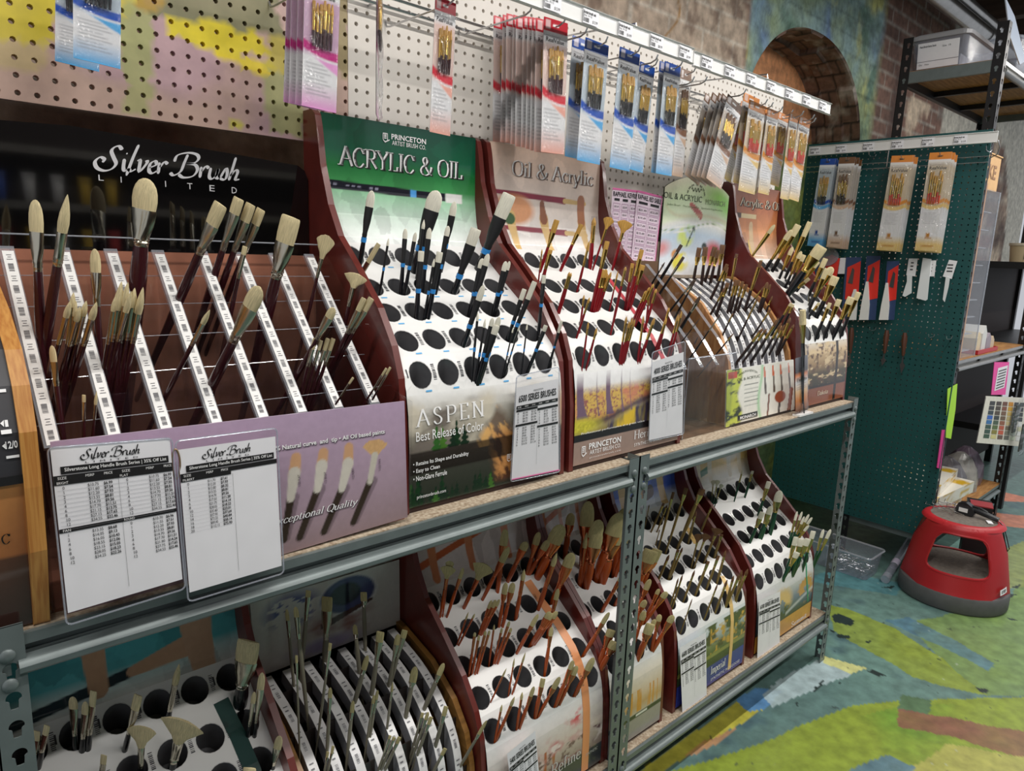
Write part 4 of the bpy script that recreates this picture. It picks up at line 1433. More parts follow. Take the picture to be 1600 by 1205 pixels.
for d, mi in ((1.2, 2), (0, 1)):
    txq(mb, lil, sans('100% Natural curve  and  tip \u2022 All Oil based paints', .018), (421 + d, 707 + d), (421 + d, 696.5 + d), (605 + d, 678 + d), mi, .001 + .0004 * (mi == 1))
    txq(mb, lil, penned('Exceptional Quality', .12, .04, .3), (424 + d, 831 + d), (424 + d, 815 + d), (560 + d, 803 + d), mi, .001 + .0004 * (mi == 1))
for x, y, s in ((468, 762, '1120 FLAT'), (509, 758, '1121 BRIGHT'), (552, 752, '1122 FILBERT'), (594, 738, '1123 FAN')):
    a, b = lil.inv(x, y), lil.inv(x + 3, y - 20)
    letter(mb, sans(s), lambda v, u: lil(u, v, .001), a[1], a[0] + .008, b[1], a[0], 2)
mb.build('front_poster', [VC_print, M_wt, mat('dark_plum', S(70, 54, 66), .5)], t)

# the black mirror-finish sign
mb = MB()
sy = .385
P = [(-.42, 1.43), (.6, 1.43), (.6, 1.575), (.594, 1.592), (.58, 1.601), (.50, 1.606), (.2, 1.622), (0, 1.612), (-.42, 1.606)]
mb.prism(P, lambda p: (p[0], sy, p[1]), lambda p: (p[0], sy + .006, p[1]))
F = lambda a, b: (a, sy - .0008, b)


def sg(mb, gl, lb, lt, rb, mi, F=F, y=sy):
    a, b, c = on(*lb, 1, y), on(*lt, 1, y), on(*rb, 1, y)
    letter(mb, gl, F, a[0], a[2], c[0], b[2], mi)


SB1 = penned('Silver Brush', .15, .05, .22, SCR, nib=.6, track=.0)
sg(mb, SB1, (146, 270), (148, 218), (374, 282), 1)
mb2 = 0
for k, ch in enumerate('LIMITED'):
    px = 158 + (366 - 158) * k / 6.0
    py = 282 + (302 - 282) * k / 6.0
    sg(mb, sans(ch), (px - 4, py), (px - 4, py - 9 - k * .1), (px + 4 if ch != 'I' else px - 2.5, py + .6), 1)
mb.build('header_sign', [mat('black_mirror', S(9, 9, 10), .04, coat=.5, spec=1.0), mat('silver_foil', S(226, 226, 228), .3, .2)], t)


def silver_sheet(second):
    def fn(mb, E, E2, R):
        letter(mb, SB1, E, .22, .905, .72, .985, 1)
        letter(mb, sans('L  I  M  I  T  E  D'), E, .26, .89, .7, .902, 1)
        R(.06, .838, .97, .884)
        letter(mb, sans('Silverstone Long Handle Brush Series | 35% Off List', .01), E2, .09, .847, .95, .876, 2)
        R(.0, .80, 1.0, .832)
        hs = (('SIZE', .03), ('MSRP', .25), ('PRICE', .4)) + ((('SIZE', .55), ('MSRP', .76), ('PRICE', .92)) if not second else ())
        for s, x in hs:
            letter(mb, sans(s), E2, x, .808, x + .07, .824, 2)
        if not second:
            R(0, .775, 1, .80)
            letter(mb, sans('BRIGHT'), E2, .02, .78, .11, .795, 2); letter(mb, sans('FLAT'), E2, .53, .78, .6, .795, 2)
            R(0, .488, 1, .512); letter(mb, sans('FAN'), E2, .03, .492, .09, .508, 2); letter(mb, sans('ROUND'), E2, .53, .492, .62, .508, 2)
            sz = ['0', '1', '2', '3', '4', '6', '8', '10', '12']
            m1 = ['$10.75', '$11.60', '$12.20', '$13.55', '$14.70', '$17.70', '$21.15', '$27.15', '$34.55']
            m2 = ['$6.99', '$7.54', '$7.93', '$8.81', '$9.56', '$11.51', '$13.75', '$17.65', '$22.46']
            for x in (.06, .58):
                letter(mb, sans('\n'.join(sz)), E, x, .525, x + .035, .765, 1)
                letter(mb, sans('\n'.join(m1)), E, x + .2, .525, x + .29, .765, 1)
                letter(mb, sans('\n'.join(m2), .02), E, x + .33, .525, x + .42, .765, 1)
            fz = ['1', '2', '4', '6', '8', '10', '12']
            letter(mb, sans('\n'.join(fz)), E, .06, .29, .095, .478, 1)
            letter(mb, sans('\n'.join(['$13.35', '$14.05', '$16.05', '$18.55', '$23.15', '$28.05', '$34.25'])), E, .26, .29, .35, .478, 1)
            letter(mb, sans('\n'.join(['$8.68', '$9.13', '$10.43', '$12.06', '$15.05', '$18.23', '$22.26']), .02), E, .39, .29, .48, .478, 1)
            letter(mb, sans('\n'.join(sz)), E, .58, .235, .615, .478, 1)
            letter(mb, sans('\n'.join(['$10.70', '$11.55', '$12.20', '$13.55', '$14.70', '$17.70', '$21.90', '$27.75', '$34.55'])), E, .78, .235, .87, .478, 1)
            letter(mb, sans('\n'.join(['$6.96', '$7.51', '$7.93', '$8.81', '$9.56', '$11.51', '$14.24', '$17.65', '$22.46']), .02), E, .9, .235, .985, .478, 1)
            for k in range(28):
                y = .525 + (.24 / 9) * k - (.29 if k > 8 else 0)
                if .24 < y < .77: R(.02, y, .98, y + .0008, 4)
            R(.515, .06, .517, .8)
        else:
            R(0, .775, .5, .80); letter(mb, sans('FILBERT'), E2, .02, .78, .13, .795, 2)
            letter(mb, sans('\n'.join(['0', '1', '2', '3', '4', '6', '8', '10', '12', '14', '16', '18', '20'])), E, .06, .415, .095, .765, 1)
            letter(mb, sans('\n'.join(['$11.70', '$12.20', '$12.80', '$13.55', '$14.70', '$17.50', '$21.75', '$28.05', '$35.40', '$57.90', '$73.25', '$89.45', '$112.15'])), E, .26, .415, .35, .765, 1)
            letter(mb, sans('\n'.join(['$7.61', '$7.93', '$8.32', '$8.81', '$9.56', '$11.38', '$14.14', '$18.23', '$23.01', '$37.64', '$40.84', '$58.14', '$72.90']), .02), E, .39, .415, .48, .765, 1)
            for k in range(13):
                R(.02, .415 + .35 / 13 * k, .5, .4158 + .35 / 13 * k, 4)
            R(.515, .06, .517, .78)
    return fn


def ps(label, f, second, sl):
    global pricelist
    t = pricelist(label, '', f, sl, fn=silver_sheet(second), group='price lists in vinyl pockets')
    t.children[0].data.materials.append(mat('pale_line', S(170, 170, 176), .6))


ps('price list with four full blocks in a vinyl pocket, hung on the lilac tray front', quadmap((78, 700), (265, 685), (285, 905), (106, 958), -.002, -.022), False, (.02, .02, .07, .0))
ps('price list with a single column in a vinyl pocket, covering the middle of lilac front', quadmap((278, 703), (430, 682), (440, 884), (296, 926), -.002, -.022), True, (.02, .02, .06, .06))
# ring that holds the second pocket
mb = MB(); c = on(275, 725, 1, -.004)
mb.tube([(c[0] + .005 * math.cos(a), c[1], c[2] + .02 * math.sin(a)) for a in np.linspace(0, 2 * PI, 25)], .0013, 6)
tag(mb.build('binder_clip', mat('brass_wire', S(150, 124, 96), .35, .6), smooth=True), 'thin oval ring between the two vinyl price list pockets', 'ring')

pricelist('price sheet headed 6500 in a clear sleeve on the mountain poster', '6500 SERIES BRUSHES', quadmap((807, 606), (872, 592), (873, 735), (799, 750), .036, .036), (.02, .02, .015, .12), pink=True, blocks=((4, 7), (5, 7)))
pricelist('price sheet headed 4000 in a clear sleeve at right of the forest poster', '4000 SERIES BRUSHES', quadmap((1019, 566), (1068, 550), (1066, 677), (1014, 688), .036, .036), (.02, .04, .01, .12), blocks=((4, 8), (2, 8)))
pricelist('price sheet headed 6600 leaning on the lake poster, lower shelf', '6600 SERIES BRUSHES', quadmap((1062, 1012), (1103, 988), (1104, 1086), (1066, 1114), .026, .016), None, blocks=((4, 6), (5, 6)))
pricelist('price sheet headed 6100 on the cloudy coast poster, lower shelf', '6100 SERIES BRUSHES', quadmap((1186, 938), (1219, 924), (1218, 1012), (1183, 1029), .026, .02), None, blocks=((4, 6), (3, 7)))
pricelist('curled price sheet at the foot of the rose header rack', '5400 SERIES BRUSHES', quadmap((792, 1178), (836, 1142), (846, 1250), (806, 1290), .022, .016), None, blocks=((4, 6), (3, 7)))


# ------------------------------------------------------------------ racks with curved ribs and wooden cheeks
class RibRack:
    def __init__(s, name, label, short, x0, x1, prof, z0, n, woodm, ribs_lo):
        s.short = short; s.prof = prof; s.z0 = z0
        t = s.t = thing(name, label, 'display rack', ((x0 + x1) / 2, .2, z0))
        poly = [(prof[0][0] - .008, z0)] + [(p[0] - .008, p[1] + .006) for p in prof] + [(.352, prof[-1][1] + .008), (.352, z0)]
        for a in (x0, x1 - .013):
            mb = MB(); mb.prism(poly, lambda p: (a, p[0], p[1]), lambda p: (a + .013, p[0], p[1]))
            ob = mb.build('side_panel', woodm, t)
            md = ob.modifiers.new('bevel', 'BEVEL'); md.width = .002; md.segments = 2; md.limit_method = 'ANGLE'
        mb = MB(); mb.box(x0 + .013, .345, z0, x1 - .013, .352, prof[-1][1]); mb.box(x0 + .013, .06, z0, x1 - .013, .35, z0 + .008)
        mb.build('carcass', mat('carcass_dark', S(40, 32, 28), .5), t)
        py = np.array([p[0] for p in prof]); pz = np.array([p[1] for p in prof])
        sm = smoothpts([tuple(p) for p in prof], 4)
        py = np.array([p[0] for p in sm]); pz = np.array([p[1] for p in sm])
        L = np.concatenate([[0], np.cumsum(np.hypot(np.diff(py), np.diff(pz)))])
        s.smooth = list(zip(py, pz)); xs0, xs1 = x0 + .013, x1 - .013

        def f(x, q, e=0):
            q = q * L[-1]
            y, z = np.interp(q, L, py), np.interp(q, L, pz)
            y2, z2 = np.interp(q + .004, L, py) - np.interp(q - .004, L, py), np.interp(q + .004, L, pz) - np.interp(q - .004, L, pz)
            l = math.hypot(y2, z2) or 1
            return (x, y - z2 / l * e, z + y2 / l * e)
        s.f = f
        pitch = (xs1 - xs0) / n
        for i in range(n):
            xc = xs0 + (i + .5) * pitch; w = pitch * .22
            mb = MB(); K = 26
            for k in range(K):
                a, b = k / K, (k + 1) / K
                mb.add([f(xc - w, a), f(xc + w, a), f(xc + w, b), f(xc - w, b)], [(0, 1, 2, 3)], 0)
                for q in (xc - w, xc + w):
                    mb.add([f(q, a), f(q, b), f(q, b, -.03), f(q, a, -.03)], [(0, 1, 2, 3)], 2)
            ww = w * .5
            for k in range(8):
                v = .02 + k * .122
                barcode(mb, lambda a, b: f(a, b, .0009), xc - ww * .8, v, xc + ww * .5, v + .035, 1, 7)
                mb.add([f(xc - ww, v + .05, .0009), f(xc + ww * .4, v + .05, .0009), f(xc + ww * .4, v + .056, .0009), f(xc - ww, v + .056, .0009)], [(0, 1, 2, 3)], 1)
                mb.add([f(xc - ww, v + .07, .0009), f(xc + ww * .7, v + .07, .0009), f(xc + ww * .7, v + .075, .0009), f(xc - ww, v + .075, .0009)], [(0, 1, 2, 3)], 1)
            mb.build('rib', [mat('rib_label', S(226, 226, 226), .25, coat=.5), M_ink2, M_silver if ribs_lo else M_steel], t)
        for k in (.1, .3, .5, .7, .9):
            a = f(0, k)
            mb = MB(); mb.box(xs0, a[1], max(z0 + .01, a[2] - .09), xs1, a[1] + .002, a[2] - .004); mb.build('cross_sheet', mat('smoke_sheet', S(46, 40, 38), .2), t)

    def hit(s, px, py):
        return hitprof(extend(s.smooth), px, py)


GP = [(.055, .225), (.058, .30), (.068, .374), (.088, .437), (.133, .493), (.215, .545), (.335, .577)]
gray = RibRack('brush_rack', 'curved wooden-cheeked brush rack of grey brushes on the lower shelf', 'grey brush rack', .432, .798, GP, Z2, 8, mat('amber_wood', S(156, 112, 58), .35, noise=.4, nscale=14, stretch=(1, 1, 6)), True)
gh = quadmap((392, 958), (624, 888), (625, 977), (400, 1052), .345, .345)


def p_gray(U, V):
    A = blank(U, C3(206, 204, 198))
    n = fbm(U * 8, V * 6, 321)
    A = ov(A, ell(U, V, .25, .85, .22, .35, .5) * (n > .42), C3(84, 84, 140))
    A = ov(A, ell(U, V, .52, .35, .35, .4, .6) * (n - .3) * 2.4, C3(150, 110, 104))
    A = ov(A, ell(U, V, .45, .1, .3, .16, .6), C3(170, 160, 190))
    A = ov(A, ell(U, V, .62, .8, .22, .34, .1), C3(222, 222, 222)); A = ov(A, ell(U, V, .62, .82, .2, .31, .1), C3(66, 72, 120))
    A = ov(A, ell(U, V, .60, .84, .12, .2, .2), C3(30, 34, 52))
    return ov(A, seg(U, V, .45, .42, .78, .62, .03, .012, .5), C3(76, 50, 48))


mb = MB(); mb.grid(lambda u, v: gh(u, v * 1.35 - .2), 70, 60, 0, lambda U, V: p_gray(U, (V * 1.35 - .2)))
a = gh(.0, -.2); b = gh(1, 1.15)
mb.build('header_sign', VC_print, gray.t)

MP = [(.075, 1.0), (.082, 1.087), (.098, 1.17), (.133, 1.243), (.2, 1.32), (.315, 1.39)]
mon = RibRack('brush_rack', 'curved pine-cheeked brush rack with pale green arched sign', 'pale green header rack', 1.716, 2.084, MP, Z1, 8, M_ply2, True)


def p_mon(U, V):
    n = fbm(U * 5, V * 5, 331); n2 = fbm(U * 14, V * 12, 335)
    A = grad(V, [(0, C3(250, 248, 246)), (.2, C3(226, 236, 246)), (.42, C3(206, 226, 244)), (.55, C3(246, 246, 238)), (.6, C3(240, 250, 216)), (.8, C3(226, 246, 196)), (1, C3(246, 240, 216))])
    A = ov(A, ell(U, V, .95, .86, .45, .2, .7), C3(160, 222, 110))
    A = ov(A, ell(U, V, .82, .24, .2, .18, .5), C3(206, 96, 104)); A = ov(A, ell(U, V, .0, .3, .18, .12, .7), C3(236, 160, 160))
    for a, b, c, d, cc in ((.36, .4, .15, .13, C3(226, 240, 130)), (.30, .14, .15, .12, C3(236, 226, 96)), (.42, .44, .09, .1, C3(206, 230, 196)), (.22, .22, .07, .06, C3(226, 160, 96))):
        A = ov(A, ell(U, V, a, b, c, d, .35) * np.clip((n2 - .3) * 5, 0, 1), cc)
    for a, b, c in ((.43, .42, .045), (.66, .3, .05), (.47, .47, .03)):
        A = ov(A, ell(U, V, a, b, c, c * 1.1, .3) * np.clip((n2 - .35) * 6, 0, 1), C3(42, 56, 50))
    A = ov(A, seg(U, V, .58, .12, .66, .27, .008, .008, .7), C3(60, 80, 70)); A = ov(A, seg(U, V, .38, .3, .46, .46, .008, .008, .7), C3(60, 80, 60))
    A = ov(A, seg(U, V, .4, .72, .56, .62, .02, .03, .7), C3(196, 92, 80))
    for k, o in enumerate((.50, .525, .55)):
        A = ov(A, np.clip(1 - np.abs(V - o - .05 * np.sin(U * 5 + 3.4)) / .007, 0, 1), C3(255, 255, 250) if k != 1 else C3(130, 160, 90))
    return ov(A, np.clip(.03 - np.abs(V - .66 + .1 * (1 - U) - .3 * np.exp(-9 * U)), 0, 1) * 14, C3(226, 200, 150))


hx0, hx1, hz0, hz1, hyv = 1.709, 2.062, 1.40, 1.655, .345
mb = MB(); arch_ = lambda u: hz1 + .045 * math.sin(PI * u) ** .8
mb.grid(lambda u, v: (hx0 + (hx1 - hx0) * u, hyv, hz0 + (arch_(u) - hz0) * v), 70, 60, 0, p_mon)
mb.grid(lambda u, v: (hx0 + (hx1 - hx0) * u, hyv + .004, hz0 + (arch_(u) - hz0) * v), 30, 2, 1)
F = lambda a, b: (a, hyv - .001, b)
sg(mb, sans('OIL & ACRYLIC'), (1036.7, 309), (1036.7, 299), (1096, 318), 1, F, hyv)
sg(mb, sans('MONARCH'), (1102, 319.5), (1102, 311), (1132, 324), 2, F, hyv)
sg(mb, sans('Jeden Brush   The bristle feel    Synthetic hog brushes'), (1042, 321), (1042, 317), (1128, 336), 2, F, hyv)
cx, cz = on(1088, 300, 1, hyv)[0], on(1088, 300, 1, hyv)[2]
for k, ch in enumerate('WINSOR & NEWTON'):
    th = PI * (1 - (k + .5) / 15); 
    v, f = sans(ch, .03); R_ = .036
    if v:
        ca, sa = math.cos(th - PI / 2), math.sin(th - PI / 2)
        mb.add([F(cx + R_ * math.cos(th) * 1.2 + (p[0] - .3) * .0085 * ca - p[1] * .0085 * sa, cz - .008 + R_ * .75 * math.sin(th) + (p[0] - .3) * .0085 * sa + p[1] * .0085 * ca) for p in v], f, 1)
mb.tube([F(cx - .028 + .056 * k / 20, cz + .006 + .006 * math.sin(k * 1.1)) for k in range(21)], .0009, 4, 1)
mb.build('header_sign', [VC_print, mat('dark_green_ink', S(60, 74, 50), .5), mat('sage_ink', S(140, 156, 116), .5)], mon.t)
mf = quadmap((1136, 579), (1240, 562), (1242, 640), (1134, 668), .066, .06)


def p_mf(U, V):
    n = fbm(U * 14, V * 12, 341)
    A = blank(U, C3(238, 236, 226))
    A = ov(A, np.clip((.2 + .03 * np.sin(V * 9) - U) * 30, 0, 1), ov(blank(U, C3(196, 206, 80)), (n - .5) * 8, C3(60, 66, 50)))
    A = ov(A, rect(U, V, .02, .14, .84, .96), C3(190, 80, 60))
    A = ov(A, np.exp(-((U - .47 + .03 * np.sin(V * 5)) / .02) ** 2) * .8, C3(150, 206, 150))
    for i, c in enumerate((.55, .68, .8, .93)):
        A = ov(A, seg(U, V, c, .46, c - .02, .94, .016, .008, .6), C3(90, 80, 72)); A = ov(A, seg(U, V, c - .012, .78, c - .02, .95, .016, .008, .6), C3(206, 104, 70))
    A = ov(A, seg(U, V, .74, .0, .76, .26, .015, .02, .6), C3(90, 84, 80)); A = ov(A, ell(U, V, .77, .33, .09, .12), C3(160, 80, 54))
    A = ov(A, seg(U, V, .57, .0, .6, .42, .012, .012, .6), C3(120, 70, 54)); A = ov(A, seg(U, V, .9, .0, .95, .42, .03, .03, .6), C3(150, 84, 60))
    for k in range(6):
        A = ov(A, rect(U, V, .24, .44, .3 + k * .075, .315 + k * .075), C3(120, 124, 116))
    A = ov(A, rect(U, V, .15, .43, .05, .16), C3(36, 40, 36))
    return A


mb = MB(); mb.grid(lambda u, v: mf(u, v), 90, 60, 0, p_mf)
G = lambda u, v: mf(u, v, .001)
letter(mb, sans('MONARCH', .02), G, .18, .075, .40, .135, 1); letter(mb, sans('OIL & ACRYLIC'), G, .14, .78, .46, .83, 2)
letter(mb, sans('WINSOR & NEWTON'), lambda a, b: G(a, b + .06 * math.sin(PI * (a - .16) / .26)), .16, .86, .42, .9, 2)
mb.add([mf(0, 0, -.003), mf(1, 0, -.003), mf(1, 1, -.003), mf(0, 1, -.003)], [(0, 1, 2, 3)], 1)
mb.build('front_card', [VC_print, M_wt, mat('dark_green_ink', S(60, 74, 50), .5)], mon.t)

# ------------------------------------------------------------------ clear acrylic rack beside it
RP = [(.068, 1.17), (.12, 1.235), (.22, 1.335), (.33, 1.43)]
t = raph = thing('brush_tray', 'narrow clear acrylic brush tray between the tan and pale green racks', 'display rack', (1.59, .2, Z1))
for x in (1.478, 1.553, 1.628, 1.702):
    mb = MB(); P = [(.062, Z1 + .003), (.062, 1.17)] + RP + [(.345, Z1 + .003)]
    mb.prism(P, lambda p: (x, p[0], p[1]), lambda p: (x + .003, p[0], p[1])); mb.build('divider', M_acry, t)
    mb = MB(); w = .008
    for (a, b), (c, d) in zip(RP, RP[1:]):
        mb.add([(x - w, a, b + .001), (x + w, a, b + .001), (x + w, c, d + .001), (x - w, c, d + .001)], [(0, 1, 2, 3)], 0)
    mb.build('label_channel', M_acryedge, t)
for k in range(5):
    y = .09 + k * .052; z = float(np.interp(y, [p[0] for p in RP], [p[1] for p in RP]))
    mb = MB(); mb.box(1.48, y, Z1 + .004, 1.702, y + .002, z - .003); mb.build('cross_sheet', M_acry, t)
mb = MB(); mb.box(1.475, .058, Z1, 1.706, .061, 1.20); mb.build('front_panel', M_acry, t)
mb = MB(); mb.tube([(1.475, .0595, 1.20), (1.706, .0595, 1.20)], .002, 6); mb.tube([(1.4755, .0595, Z1), (1.4755, .0595, 1.2)], .0015, 6)
mb.build('panel_edge', M_acryedge, t)
mb = MB(); mb.box(1.475, .346, Z1, 1.706, .352, 1.44); mb.box(1.475, .062, Z1, 1.706, .346, Z1 + .003)
mb.build('carcass', mat('brown_back', S(112, 82, 56), .5, noise=.3, nscale=8), t)
for (lab, ttl, q, n) in (('pink-edged price list with three columns hung behind the clear tray', 'RAPHAEL KEVRIN', ((957, 293), (999, 298), (989, 408), (950, 400)), 3),
                         ('pink-edged price list with two columns hung beside the pale green sign', 'RAPHAEL RED SABLE', ((996, 297), (1035, 307), (1023, 413), (986, 407)), 2)):
    def fn(mb, E, E2, R, ttl=ttl, n=n):
        letter(mb, sans(ttl, .02), E, .04, .88, .96, .95, 1)
        for c in range(n):
            x = .06 + c * .93 / n; w = .93 / n - .06
            R(x + .03, .82, x + w - .03, .855)
            for k in range(7):
                y = .03 + k * .11
                for a, b, cc, d in ((x, y, x + w, y + .005), (x, y + .09, x + w, y + .095), (x, y, x + .008, y + .095), (x + w - .008, y, x + w, y + .095)):
                    R(a, b, cc, d, 4)
                letter(mb, sans('$%d.%d' % (9 + k * 2 + c, 49)), E, x + .05, y + .03, x + w - .05, y + .06, 1)
        R(0, .97, 1, 1, 3); R(.975, 0, 1, 1, 3)
    fq = quadmap(*q, .352 if n == 3 else .349)
    t2 = pricelist(lab, ttl, fq, None, fn=fn, group='pink-edged price lists')
    t2.children[0].data.materials[0] = mat('pink_paper', S(246, 226, 240), .6)
    t2.children[0].data.materials.append(mat('lilac_line', S(190, 140, 180), .6))

# ------------------------------------------------------------------ rack at the left edge of the frame
t = thing('brush_rack', 'plywood-cheeked rack with dark front cards cut by the left edge', 'display rack', (-.15, .18, Z1))
LP = [(.012, Z1), (-.016, 1.09), (-.022, 1.17), (-.022, 1.235), (-.002, 1.285), (.03, 1.322), (.10, 1.362), (.2, 1.40), (.3, 1.42), (.36, 1.42), (.36, Z1)]
prism_panel('side_panel', LP, .048, .065, 0, 0, M_wood, t, .004)
prism_panel('side_panel', LP, -.40, -.382, 0, 0, M_wood, t, .004)
mb = MB(); LF = [(-.0165, 1.184), (-.017, 1.2), (-.017, 1.235), (.003, 1.285), (.036, 1.322), (.11, 1.364), (.3, 1.415)]
for (a, b), (c, d) in zip(LF, LF[1:]):
    mb.quad((-.382, a, b), (.048, a, b), (.048, c, d), (-.382, c, d))
F = lambda x, z: (x, float(np.interp(z, [p[1] for p in LF], [p[0] for p in LF])) - .0015, z)
for s, lb, lt, rb in (('1', (9, 668), (9, 658), (14, 667)), ('12/0', (9, 702), (9, 690), (28, 699))):
    sg(mb, sans(s, .02), lb, lt, rb, 1, F, -.018)
for x0, y0, x1, y1 in ((2, 671, 18, 679), (10, 710, 30, 717), (0, 612, 13, 618), (-10, 588, 4, 594)):
    a, b = on(x0, y1, 1, -.018), on(x1, y0, 1, -.018)
    mb.add([F(a[0], a[2]), F(b[0], a[2]), F(b[0], b[2]), F(a[0], b[2])], [(0, 1, 2, 3)], 1)
for x0, y0 in ((1, 663), (3, 697)):
    a, b = on(x0, y0, 1, -.018), on(x0 + 6, y0 - 5, 1, -.018); c = on(x0 + 6, y0 + 5, 1, -.018)
    mb.add([F(a[0], a[2]), F(b[0], b[2]), F(c[0], c[2])], [(0, 1, 2)], 1)
mb.build('front_card', [mat('charcoal_card', S(58, 58, 62), .4), M_wt], t)
mb = MB(); mb.box(-.382, -.019, 1.176, .048, -.004, 1.186); mb.build('ledge', M_black, t)


def p_c(U, V):
    A = grad(V, [(0, C3(60, 42, 38)), (.3, C3(80, 54, 46)), (.5, C3(96, 60, 44)), (.52, C3(176, 110, 62)), (1, C3(206, 140, 80))])
    return ov(A, np.clip(.03 - np.abs(V - .2 - .2 * U), 0, 1) * 20, C3(120, 104, 100))


mb = MB(); mb.grid(lambda u, v: (-.382 + .43 * u, .016 - .031 * v, Z1 + .003 + .188 * v), 40, 40, 0, p_c)
sg(mb, penned('C', .14, .05), (2, 850), (2, 833), (16, 848), 1, lambda a, b: (a, .016 - .031 * (b - Z1 - .003) / .188 - .0015, b), .0)
mb.build('front_poster', [VC_print, M_black], t)
# ------------------------------------------------------------------ brushes
B_blond = mat('blond_bristle', S(226, 210, 164), .75, noise=.28, nscale=60, stretch=(14, 14, .6))
B_white = mat('white_bristle', S(238, 234, 216), .7, noise=.18, nscale=60, stretch=(14, 14, .6))
B_olive = mat('dark_blond_bristle', S(206, 192, 138), .75, noise=.3, nscale=60, stretch=(14, 14, .6))
B_brown = mat('brown_hair', S(122, 84, 52), .6, noise=.4, nscale=60, stretch=(14, 14, .6))
B_amber = mat('amber_hair', S(206, 158, 74), .6, noise=.35, nscale=60, stretch=(14, 14, .6))
B_dark = mat('dark_hair', S(92, 76, 66), .5, noise=.4, nscale=60, stretch=(14, 14, .6))
F_nick = mat('nickel_ferrule', S(196, 190, 172), .2, 1)
F_gold = mat('gold_ferrule', S(226, 190, 104), .2, 1)
F_copper = mat('copper_ferrule', S(216, 130, 90), .24, 1)
F_champ = mat('champagne_ferrule', S(198, 176, 116), .26, 1)
F_black = mat('matte_black_ferrule', S(26, 26, 28), .5)
H_plum = mat('plum_handle', S(58, 20, 26), .25, coat=.4)
H_black = mat('black_handle', S(20, 20, 24), .25, coat=.4)
H_red = mat('red_handle', S(132, 16, 26), .22, coat=.5)
H_brown = mat('dark_brown_handle', S(44, 28, 26), .25, coat=.4)
H_grey = mat('grey_handle', S(132, 126, 108), .35, coat=.2)
H_orange = mat('orange_handle', S(182, 80, 28), .25, coat=.4)
H_olive = mat('olive_handle', S(134, 110, 56), .3, coat=.3)
H_green = mat('green_handle', S(22, 74, 50), .25, coat=.4)
BAND = mat('blue_band', S(52, 140, 214), .35)
SHAPE = {'s': 'flat', 'f': 'filbert', 'r': 'round', 'n': 'fan'}
PLN = np.array([.94, .35, 0])


def ellring(a, b, z, n=12):
    return [(a * math.cos(2 * PI * k / n), b * math.sin(2 * PI * k / n), z) for k in range(n)]


